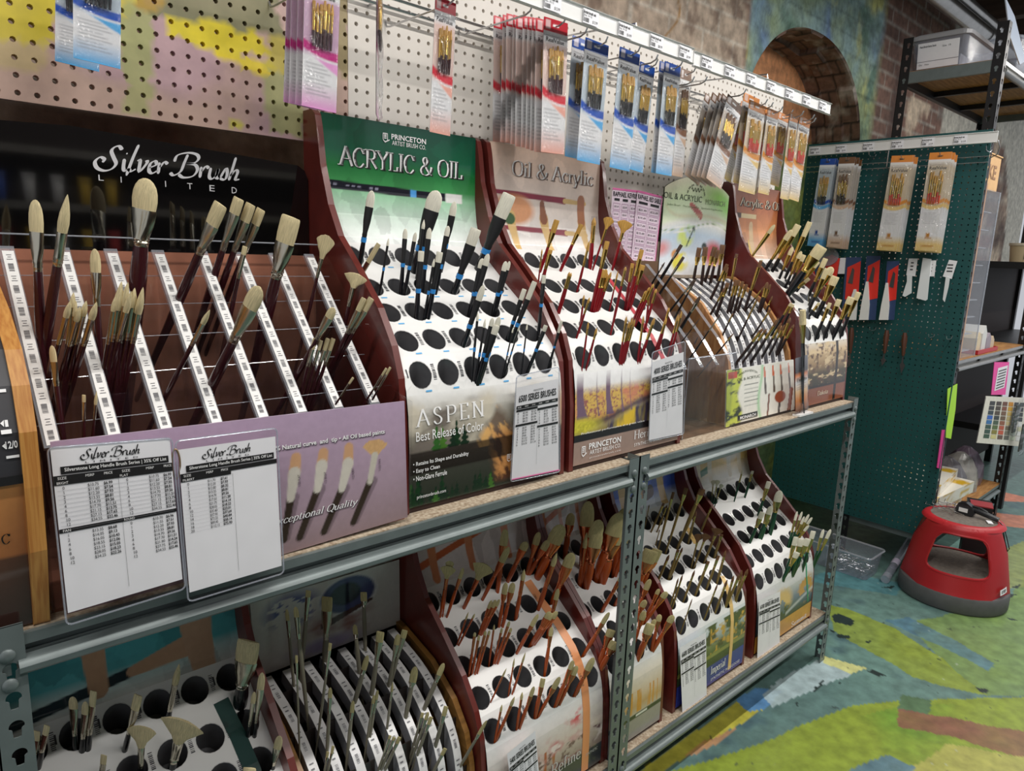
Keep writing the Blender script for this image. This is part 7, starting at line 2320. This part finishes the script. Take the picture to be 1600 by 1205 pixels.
def rr_loop(x0, y0, x1, y1, z, r=.02, n=4):
    P = []
    for cx, cy, a0 in ((x1 - r, y1 - r, 0), (x0 + r, y1 - r, 90), (x0 + r, y0 + r, 180), (x1 - r, y0 + r, 270)):
        for k in range(n + 1):
            a = math.radians(a0 + 90 * k / n); P.append((cx + r * math.cos(a), cy + r * math.sin(a), z))
    return P


mb.rings([rr_loop(bx0 + .012, by0 + .012, bx0 + bw - .012, by0 + bl - .012, .002), rr_loop(bx0, by0, bx0 + bw, by0 + bl, bh)], 0, True, False)
mb.build('tub', M_tub, t)
mb = MB(); P = rr_loop(bx0 - .004, by0 - .004, bx0 + bw + .004, by0 + bl + .004, bh); mb.tube(P + P[:1], .005, 6); mb.build('rim', M_acryedge, t, smooth=True)
mb = MB(); mb.box(bx0 + .01, by0 + .2, .004, bx0 + bw - .01, by0 + .203, bh - .01); mb.build('divider', M_acryedge, t)
mb = MB()
for k in range(150):
    x, y = bx0 + rs.uniform(.03, bw - .03), by0 + rs.uniform(.03, .19); z = .008 + rs.random() * .06; q = rs.uniform(0, PI); L = .028
    c, s = math.cos(q) * L, math.sin(q) * L; e = rs.uniform(-.012, .012)
    mb.tube([(x - c * .7, y - s * .7, z), (x + c * .6, y + s * .6, z + e), (x + c * .7, y + s * .7, z + e + .01)], .0014, 4)
tag(mb.build('wire_hooks', HK, smooth=True), 'jumble of small chrome wire hooks filling the clear bin', 'hooks', kind='stuff')
a = on(1384, 904, 2, .02); b = on(1438, 818, 1, a[1] + .08)
t = thing('clear_tube', 'clear plastic mailing tube leaning between bin and red stool', 'tube', a)
mb = MB(); mb.tube([a, b], .018, 14, 0, False); mb.build('tube', M_tub, t, smooth=True)
d = (b - a) / np.linalg.norm(b - a)
for nm, p, q in (('end_cap', a - d * .012, a + d * .03), ('top_cap', b - d * .02, b + d * .004)):
    mb = MB(); mb.tube([p, q], .0195, 14); mb.build(nm, M_acryedge, t, smooth=True)
mb = MB(); m_ = a + d * .14; mb.tube([m_, m_ + d * .05], .0184, 14, 0, False); mb.build('paper_band', mat('lilac_band', S(176, 170, 190), .5), t, smooth=True)

# ------------------------------------------------------------------ black shelving behind the green board
bxa, bxb, bya, byb = 3.52, 4.76, .015, .42
t = thing('shelving_unit', 'tall black perforated shelving against the brick wall behind green pegboard', 'shelving', ((bxa + bxb) / 2, .2, 0))
for (x, sx) in ((bxa, 1), (bxb, -1)):
    for (y, sy) in ((bya, 1), (byb, -1)):
        upright(t, x, sx, y, sy, 2.46, M_blacksteel, w=.042, pitch=.05)
M_deck = mat('deck_wood', S(176, 130, 76), .6, alt=S(140, 96, 52), nscale=10, stretch=(1, 9, 1))
for zt_, m in ((2.315, M_zinc), (1.04, M_zinc), (.22, M_steel)):
    mb = MB(); mb.box(bxa + .004, bya + .006, zt_ - .016, bxb - .004, byb - .004, zt_)
    mb.build('shelf_board', M_deck, t)
    for y, sy in ((bya, 1), (byb, -1)):
        beam_x(t, bxa + .04, bxb - .04, zt_, y, sy, m if y == bya else M_blacksteel)
    for x, sx in ((bxa + .002, 1), (bxb - .002, -1)):
        beam_y(t, bya + .004, byb - .004, zt_, x, sx, M_steel)
    for x in (bxa + .42, bxa + .83):
        mb = MB(); mb.box(x - .012, bya + .01, zt_ - .04, x + .012, byb - .01, zt_ - .017); mb.build('cross_brace', M_blacksteel, t)
mb = MB(); mb.box(bxa + .05, byb - .02, .24, bxb - .05, byb - .012, 1.0)
o = mb.build('back_panel', mat('brown_hardboard', S(34, 22, 20), .7), t)
# storage box on top
t = thing('storage_box', 'clear lidded storage box with paper label on top of black shelving', 'storage box', (3.75, .27, 2.315))
q0, q1 = on(1421, 98, 0, 3.56), on(1508, 92, 0, 3.56)
y0, y1 = q1[1], q0[1]; zb_, zt_ = 2.317, 2.452
X0, X1 = 3.56, 3.96
mb = MB(); mb.rings([rr_loop(X0 + .02, y0 + .014, X1 - .02, y1 - .014, zb_), rr_loop(X0, y0, X1, y1, zt_)], 0, True, False); mb.build('tub', M_tub, t)
mb = MB(); mb.rings([rr_loop(X0 - .012, y0 - .012, X1 + .012, y1 + .012, zt_ - .004, .03), rr_loop(X0 - .012, y0 - .012, X1 + .012, y1 + .012, zt_ + .012, .03), rr_loop(X0 + .005, y0 + .005, X1 - .005, y1 - .005, zt_ + .022, .03)], 0)
mb.build('lid', clear('milky_lid', (.8, .8, .82, 1), .08, .25, .55, S(196, 196, 200)), t)
fl = lambda u, v: (X0 + .016 - .018 * v - .004, y1 - .03 - (y1 - y0 - .06) * u, zb_ + .012 + .105 * v)
mb = MB(); mb.add([fl(0, 0), fl(1, 0), fl(1, 1), fl(0, 1)], [(0, 1, 2, 3)])
f2 = lambda u, v: (fl(u, v)[0] - .001, fl(u, v)[1], fl(u, v)[2])
letter(mb, sans('Paint Brush Extra Stock', .02), f2, .05, .82, .45, .9, 1); letter(mb, sans('Size  10'), f2, .6, .76, .8, .83, 1)
mb.add([f2(0, .27), f2(1, .27), f2(1, .285), f2(0, .285)], [(0, 1, 2, 3)], 1); letter(mb, sans('Qty    Date'), f2, .05, .12, .3, .19, 1)
mb.build('paper_label', [M_paper, M_ink], t)
mb = MB(); mb.box(X0 + .03, y0 + .03, zb_ + .004, X1 - .03, y1 - .03, zb_ + .06)
tag(mb.build('folded_stock', mat('grey_stock', S(150, 150, 156), .6, noise=.3, nscale=20)), 'pale folded stock seen through the clear storage box', 'stock')
mb = MB(); P = [on(*p, 1, .06) for p in ((1569, -5), (1584, 26), (1601, 96), (1592, 101), (1577, 58))]
mb.add([tuple(p) for p in P], [(0, 1, 2, 3, 4)])
o = mb.build('acrylic_sheet', mat('pale_blue_acrylic', S(196, 208, 226), .15, coat=.4)); q = o.modifiers.new('thick', 'SOLIDIFY'); q.thickness = .004
tag(o, 'pale blue acrylic offcut standing on the black shelving by its front post', 'sheet')
a = on(1592, 60, 1, .08)
t = thing('clear_bin', 'clear plastic bin at the right edge of frame on top of black shelving', 'bin', (a[0] + .2, .2, 2.315))
mb = MB(); mb.rings([rr_loop(a[0] + .02, .09, a[0] + .4, .38, 2.317), rr_loop(a[0], .07, a[0] + .42, .4, 2.50)], 0, True, False); mb.build('tub', M_tub, t)
mb = MB(); P = rr_loop(a[0], .07, a[0] + .42, .4, 2.50); mb.tube(P + P[:1], .006, 6); mb.build('rim', M_acryedge, t, smooth=True)

# goods on the middle deck
Yc = .03
e0, e1 = on(1541, 285, 1, Yc), on(1503, 543, 1, Yc)
cx0 = 3.58
t = thing('display_case', 'tall narrow clear display case with coloured rows on middle black shelf', 'display case', (cx0 + .11, .11, 1.04))
mb = MB(); zt_ = 1.80
mb.box(cx0, Yc, 1.042, cx0 + .002, .2, zt_); mb.box(cx0 + .26, Yc, 1.042, cx0 + .262, .2, zt_); mb.box(cx0, .198, 1.042, cx0 + .262, .2, zt_); mb.box(cx0, Yc, 1.042, cx0 + .262, Yc + .002, zt_)
mb.build('case', M_acry, t)
mb = MB(); mb.box(cx0 - .002, Yc - .006, 1.042, cx0 + .03, Yc - .002, zt_ + .02); mb.build('corner_post', mat('slat_wood', S(190, 150, 122), .5, alt=S(166, 124, 96), nscale=20), t)
for x in (cx0 + .001, cx0 + .261):
    for y in (Yc, .199):
        mb = MB(); mb.tube([(x, y, 1.042), (x, y, zt_)], .003, 5); mb.build('edge', M_acryedge, t)
for k in range(9):
    z = 1.07 + k * .08
    cc = [(60, 60, 80), (90, 90, 110), (70, 66, 76), (90, 80, 90), (110, 110, 130), (60, 54, 60), (196, 110, 130), (70, 60, 66), (206, 190, 120)][k]
    mb = MB(); mb.box(cx0 + .02, Yc + .02, z - .004, cx0 + .25, .19, z)
    mb.build('tier', M_acryedge, t)
    for j in range(4):
        mb = MB(); x = cx0 + .03 + j * .055; mb.tube([(x + .022, .10, z + .001), (x + .022, .10, z + .045), (x + .022, .10, z + .06)], [.02, .02, .012], 10)
        tag(mb.build('paint_jar', mat('jar_%d' % k, S(*cc), .3), smooth=True), 'small paint jar, %s in the %s row up of tall clear case' % (ORD[j], ORD[k]), 'jar', 'paint jars in the clear case')
q = on(1552, 300, 1, .06); q2 = on(1586, 245, 1, .06)
t = thing('kraft_box', 'kraft cardboard box standing on top of the tall clear case', 'box', (cx0 + .13, .11, zt_))
mb = MB(); mb.box(cx0 + .01, .045, zt_ + .001, cx0 + .25, .185, zt_ + .15); F = lambda a, b: (a, .0435, b)
letter(mb, sans('KE', .02), F, cx0 + .09, zt_ + .05, cx0 + .2, zt_ + .11, 1); mb.build('carton', [mat('kraft', S(214, 172, 122), .7, noise=.12, nscale=14), mat('kraft_ink', S(150, 112, 80), .6)], t)
mb = MB(); mb.box(cx0 + .005, .04, zt_ + .151, cx0 + .255, .19, zt_ + .156); mb.build('flap', mat('kraft', S(214, 172, 122), .7), t)
q = on(1522, 538, 1, .04)
t = thing('red_tray', 'shallow red tray of small boxes on middle black shelf', 'tray', (q[0] + .15, .1, 1.04))
mb = MB(); x0 = 3.90; mb.box(x0, .03, 1.042, x0 + .34, .2, 1.047); mb.box(x0, .03, 1.047, x0 + .34, .034, 1.062); mb.box(x0, .034, 1.047, x0 + .004, .2, 1.062); mb.box(x0 + .336, .034, 1.047, x0 + .34, .2, 1.062); mb.build('tray', M_redpl, t)
for k, (w_, h_, cc, lab) in enumerate(((.06, .10, (206, 190, 160), 'cream'), (.07, .13, (206, 206, 204), 'white'), (.08, .09, (150, 140, 150), 'mauve-grey'), (.06, .07, (196, 176, 150), 'tan'))):
    mb = MB(); x = x0 + .015 + k * .08; mb.box(x, .045, 1.0475, x + w_, .15, 1.0475 + h_ * .7)
    P = [(x, 1.0475 + h_ * .7), (x + w_ / 2, 1.0475 + h_), (x + w_, 1.0475 + h_ * .7)]
    mb.prism(P, lambda p: (p[0], .045, p[1]), lambda p: (p[0], .15, p[1]))
    tag(mb.build('gable_box', mat('box_' + lab.replace('-', '_'), S(*cc), .6)), 'small %s gable-topped box in the red tray' % lab, 'box', 'small boxes in the red tray')
# farther shelf with a tub at the right edge
a = on(1557, 405, 1, .1)
t = thing('shelving_unit', 'dark far shelving at right edge of frame carrying a cream tub', 'shelving', (5.6, .25, 0))
for x in (5.0, 6.2):
    for y in (.06, .42):
        mb = MB(); mb.box(x - .02, y - .02, 0, x + .02, y + .02, 2.2); mb.build('upright', M_blacksteel, t)
for z in (1.50, 1.02, .5):
    mb = MB(); mb.box(4.98, .04, z - .04, 6.22, .44, z); mb.build('shelf_board', M_blacksteel, t)
mb = MB(); mb.box(5.0, .42, .1, 6.2, .43, 1.5); mb.build('back_panel', mat('brown_hardboard', S(34, 22, 20), .7), t)
a = on(1585, 392, 2, 1.5)
t = thing('paint_tub', 'cream lidded tub with dark label on the far dark shelving', 'tub', (5.25, .2, 1.5))
mb = MB(); mb.tube([(5.25, .2, 1.501), (5.25, .2, 1.6)], [.075, .085], 20); mb.build('tub', mat('cream_plastic', S(222, 200, 160), .5), t, smooth=True)
mb = MB(); mb.tube([(5.25, .2, 1.6), (5.25, .2, 1.615)], .09, 20); mb.build('lid', mat('lid_cream', S(226, 214, 190), .45), t, smooth=True)
mb = MB(); mb.grid(lambda u, v: (5.25 + .0815 * math.cos(PI * (1.05 + u * .5)), .2 + .0815 * math.sin(PI * (1.05 + u * .5)), 1.52 + .05 * v), 8, 1); mb.build('label', M_ink, t)

# hanging bits under the middle deck
def hang(name, pts, y, m, lab, cat, th=.002, mats=None, extra=None):
    mb = MB(); Q = [on(*p, 1, y) for p in pts]
    mb.prism([(p[0], p[2]) for p in Q], lambda p: (p[0], y, p[1]), lambda p: (p[0], y + th, p[1]))
    if extra: extra(mb, y, Q)
    return tag(mb.build(name, [m] + (mats or [])), lab, cat)


hang('sale_tag', [(1481, 608), (1496, 600), (1493, 640), (1486, 686), (1478, 684)], .012, mat('lime_paper', S(170, 222, 50), .5), 'lime green tag hanging at the right edge of green pegboard', 'tag')
hang('sale_tag', [(1472, 672), (1478, 672), (1470, 733), (1464, 731)], .010, mat('magenta_paper', S(206, 40, 130), .5), 'magenta tag hanging low at the right edge of green pegboard', 'tag')


def tagtext(mb, y, Q):
    a, b = Q[3], Q[1]
    F = lambda u, v: (a[0] + (b[0] - a[0]) * u, y - .001, a[2] + (b[2] - a[2]) * v)
    mb.add([F(.16, .1), F(.92, .1), F(.92, .9), F(.16, .9)], [(0, 1, 2, 3)], 1)
    F2 = lambda u, v: (F(u, v)[0], y - .002, F(u, v)[2])
    for k in range(7):
        mb.add([F2(.24, .16 + k * .1), F2(.84, .16 + k * .1), F2(.84, .2 + k * .1), F2(.24, .2 + k * .1)], [(0, 1, 2, 3)], 2)


hang('sale_tag', [(1554, 566), (1577, 566), (1571, 617), (1549, 617)], .005, mat('hot_pink_card', S(236, 70, 160), .5), 'pink-bordered price card hanging from the middle black shelf', 'price card', .002, [M_paper, M_ink], tagtext)
mb = MB(); q = on(1554, 560, 1, .006); q2 = on(1578, 556, 1, .006)
rs = random.Random(12)
fq = quadmap((1541, 619), (1606, 622), (1598, 698), (1526, 692), .004, .004)
SWC = [[(50, 50, 54), (66, 50, 44), (110, 66, 48), (206, 140, 40), (50, 56, 60), (40, 44, 44)], [(46, 46, 50), (70, 56, 44), (130, 74, 50), (214, 164, 60), (70, 80, 86), (44, 48, 48)], [(44, 60, 70), (80, 66, 50), (120, 84, 60), (206, 176, 100), (90, 110, 120), (50, 54, 54)],
       [(40, 100, 190), (50, 60, 60), (110, 84, 60), (196, 176, 120), (110, 130, 136), (60, 64, 66)], [(40, 110, 170), (70, 90, 70), (150, 90, 60), (206, 186, 140), (130, 150, 150), (226, 226, 222)], [(44, 80, 70), (90, 110, 60), (190, 90, 60), (120, 110, 90), (150, 160, 150), (206, 204, 170)],
       [(50, 80, 66), (140, 130, 50), (200, 90, 60), (130, 126, 110), (180, 190, 176), (228, 228, 224)], [(50, 84, 60), (216, 206, 140), (110, 84, 70), (110, 110, 100), (206, 216, 190), (228, 228, 224)]]
mb = MB(); mb.add([fq(0, 0), fq(1, 0), fq(1, 1), fq(0, 1)], [(0, 1, 2, 3)], 0, [tuple(C3(226, 222, 208))] * 4)
for r_ in range(8):
    for c_ in range(6):
        u0, v0 = .1 + c_ * .14, .9 - r_ * .1
        mb.add([fq(u0, v0 - .085, .001), fq(u0 + .11, v0 - .085, .001), fq(u0 + .11, v0, .001), fq(u0, v0, .001)], [(0, 1, 2, 3)], 0, [tuple(C3(*SWC[r_][c_]))] * 4)
mb.add([fq(0, 0, -.003), fq(1, 0, -.003), fq(1, 1, -.003), fq(0, 1, -.003)], [(0, 1, 2, 3)], 0, [(.6, .6, .58)] * 4)
tag(mb.build('colour_chart', VC_matte), 'paint colour chart of swatches hanging from the black shelving', 'colour chart')

# paper goods on the low deck
def padmap(px, py, z, yaw, w, d, h):
    a = on(px, py, 2, z)
    return Matrix.Translation(Vector(a)) @ Matrix.Rotation(yaw, 4, 'Z')


def p_pad(U, V):
    A = blank(U, C3(230, 226, 214))
    return ov(A, (fbm(U * 5, V * 7, 401) - .52) * 12, C3(206, 166, 40))


for k, (x, y, z, yaw, w, d, h, lab) in enumerate(((3.60, .02, .221, .05, .50, .36, .085, 'bottom wide pad of white and yellow wrapped paper, lowest of the pile'), (3.62, .03, .307, -.06, .48, .34, .06, 'second wrapped paper pad up the pile on the low black shelf'),
                                                  (3.68, .04, .368, .10, .42, .3, .045, 'topmost wrapped paper pad of the pile on low black shelf'))):
    M = Matrix.Translation((x, y, z)) @ Matrix.Rotation(yaw, 4, 'Z')
    mb = MB(); mb.grid(lambda u, v: tuple(M @ Vector((w * u, d * v, h))), 20, 20, 0, p_pad)
    mb.grid(lambda u, v: tuple(M @ Vector((0, d * (1 - u), h * v))), 20, 4, 0, p_pad); mb.grid(lambda u, v: tuple(M @ Vector((w * u, 0, h * v))), 20, 4, 0, p_pad)
    mb.grid(lambda u, v: tuple(M @ Vector((w, d * u, h * v))), 4, 4, 0, p_pad); mb.grid(lambda u, v: tuple(M @ Vector((w * (1 - u), d, h * v))), 4, 4, 0, p_pad)
    tag(mb.build('paper_pad', VC_print), lab, 'paper pad', 'wrapped paper pads on the low shelf')
for k, (x, y, z, yaw, cc, lab) in enumerate(((4.24, .05, .221, .3, (120, 116, 120), 'crumpled grey bag of goods at left on low black shelf'), (4.42, .04, .221, -.2, (170, 166, 160), 'crumpled pale bag of goods at middle of low black shelf'), (4.60, .06, .221, .1, (110, 96, 110), 'crumpled mauve bag of goods at right of low black shelf'))):
    M = Matrix.Translation((x, y + .12, z)) @ Matrix.Rotation(yaw, 4, 'Z')
    mb = MB(); n = 16
    rg = []
    for zz, s in ((0, .95), (.05, 1.0), (.12, .9), (.18, .55), (.21, .2)):
        rg.append([tuple(M @ Vector((.11 * s * math.cos(2 * PI * i / n) * (1 + .12 * math.sin(5 * i + zz * 40)), .1 * s * math.sin(2 * PI * i / n) * (1 + .1 * math.cos(3 * i + zz * 60)), zz))) for i in range(n)])
    mb.rings(rg); tag(mb.build('goods_bag', mat('bag_%d' % k, S(*cc), .3, noise=.4, nscale=18, coat=.3), smooth=False), lab, 'bag', 'bags on the low black shelf')
a = on(1528, 785, 2, .0)
t = thing('tape_box', 'dark box with white panels and red corner on floor behind stool', 'box', (3.80, -.14, 0))
M = Matrix.Translation((3.76, -.17, .002)) @ Matrix.Rotation(.3, 4, 'Z')
mb = MB(); mb.obox(M, 0, 0, 0, .14, .1, .34); mb.build('carton', M_blacksteel, t)
mb = MB()
for k in range(3): mb.obox(M, .015 + k * .042, -.002, .27, .045 + k * .042, 0, .32)
mb.build('label_panel', M_paper, t)
mb = MB(); mb.obox(M, 0, 0, .341, .09, .09, .346); mb.build('lid', mat('dull_red', S(150, 50, 56), .5), t)

# packets hanging on the far right
for k in range(4):
    q = on(1588 + k * 3, 640 + k * 12, 1, -.02 - .0 * k)
    t = thing('hanging_packet', 'clear hanging packet of dark goods at right edge, %s from top' % ORD[k], 'packet', (q[0], -.02 - .03 * k, q[2] - .1), 'hanging packets at the right edge')
    mb = MB(); mb.grid(lambda u, v: (q[0] + .1 * u, -.02 - .03 * k - .01 * math.sin(PI * u) - .004 * math.sin(v * 9), q[2] + .06 - .22 * (1 - v) - .06 * k), 6, 10); mb.build('poly_sleeve', M_poly, t, smooth=True)
    mb = MB(); mb.box(q[0] + .015, -.018 - .03 * k, q[2] - .14 - .06 * k, q[0] + .085, -.012 - .03 * k, q[2] + .02 - .06 * k); mb.build('card', mat('slate_card', S(70, 74, 70), .5), t)
# a peg pole that carries them
mb = MB(); mb.box(4.60, -.012, .02, 4.66, -.004, 1.0)

# galvanised pipes under the ceiling
for k, (px, py, r_) in enumerate(((1500, 22, .045), (1540, 28, .03))):
    q = on(px, py, 1, .62)
    mb = MB(); mb.tube([(q[0] - 3, .62, q[2]), (q[0] + 3, .62, q[2])], r_, 16); mb.tube([(q[0] + .5, .62, q[2]), (q[0] + .56, .62, q[2])], r_ * 1.15, 16)
    tag(mb.build('duct_pipe', M_zinc, smooth=True), ('thick' if k == 0 else 'thin') + ' galvanised pipe running along the wall under the ceiling', 'pipe', 'galvanised pipes')

# ------------------------------------------------------------------ opposite aisle, seen mirrored in the black sign
t = thing('shelving_unit', 'dark gondola of paint tubes across the aisle, mirrored in the black sign', 'shelving', (.6, -2.2, 0))
mb = MB(); mb.box(-1.6, -2.32, 0, 3.2, -2.3, 2.05); mb.build('back_panel', mat('brown_hardboard', S(34, 22, 20), .7), t)
mb = MB(); mb.box(-1.6, -2.3, 0, 3.2, -2.0, .12); mb.build('base', M_blacksteel, t)
for z in (1.08, 1.32, 1.56, 1.80):
    mb = MB(); mb.box(-1.6, -2.3, z, 3.2, -2.12, z + .006); mb.box(-1.6, -2.12, z - .004, 3.2, -2.115, z + .03); mb.build('shelf', M_zinc, t)
rs = random.Random(8); k = 0
for r_, z in enumerate((1.086, 1.326, 1.566)):
    for j in range(11):
        x = -.25 + j * .11; c = ((206, 206, 206), (190, 60, 60), (60, 90, 170), (206, 170, 60))[rs.randrange(4)]
        mb = MB(); mb.rings([[(x + a * math.cos(q), -2.16 + b * math.sin(q), zz) for q in [2 * PI * i / 10 for i in range(10)]] for a, b, zz in ((.014, .014, z + .001), (.014, .014, z + .022), (.02, .018, z + .028), (.022, .016, z + .09), (.027, .002, z + .15))], 0)
        tag(mb.build('paint_tube', mat('tube_%d_%d' % (c[0], c[1]), S(*c), .35, coat=.3), smooth=True), 'upright paint tube on the gondola across the aisle, %s in its %s row' % (ORD[j], ('lower', 'middle', 'upper')[r_]), 'paint tube', 'paint tubes across the aisle')
# ------------------------------------------------------------------ lights
def strip(x, y, z, L, power, yaw=0):
    t = thing('ceiling_light', 'fluorescent strip light hung from the ceiling above the aisle', 'light', (x, y, z), 'fluorescent strip lights over the aisles')
    mb = MB(); mb.box(x - L / 2 - .03, y - .07, z + .03, x + L / 2 + .03, y + .07, z + .09)
    mb.build('housing', mat('lamp_white', S(220, 220, 220), .5), t)
    l = bpy.data.lights.new('tube', 'AREA'); l.shape = 'RECTANGLE'; l.size = L; l.size_y = .07
    l.energy = power; l.color = (1.0, .965, .92)
    o = bpy.data.objects.new('tube', l); COL.objects.link(o); o.parent = t; o.location = (0, 0, .02)


for x in (-.6, .9, 2.4, 3.9, 5.4):
    strip(x, -.65, 2.75, 1.22, 13)
for x in (.9, 2.4, 3.9, 5.4):
    strip(x, -1.75, 2.85, 1.22, 13)
w = bpy.data.worlds.new('World'); SC.world = w; w.use_nodes = True
w.node_tree.nodes['Background'].inputs['Color'].default_value = (.9, .93, 1, 1)
w.node_tree.nodes['Background'].inputs['Strength'].default_value = .42

# ------------------------------------------------------------------ camera and view
cd = bpy.data.cameras.new('camera'); cd.sensor_width = 36; cd.sensor_fit = 'HORIZONTAL'; cd.lens = CF / 1600 * 36
cd.clip_start = .02
co = bpy.data.objects.new('camera', cd); COL.objects.link(co)
M = Matrix.Identity(4)
for i in range(3):
    M[i][0] = RT[i]; M[i][1] = UP[i]; M[i][2] = -FW[i]; M[i][3] = CO[i]
co.matrix_world = M
SC.camera = co
SC.view_settings.view_transform = 'Standard'
SC.view_settings.look = 'None'
SC.view_settings.exposure = 0.42
SC.cycles.transparent_max_bounces = 40
SC.cycles.max_bounces = 10
SC.view_settings.gamma = 1.0
SC.view_settings.use_curve_mapping = False
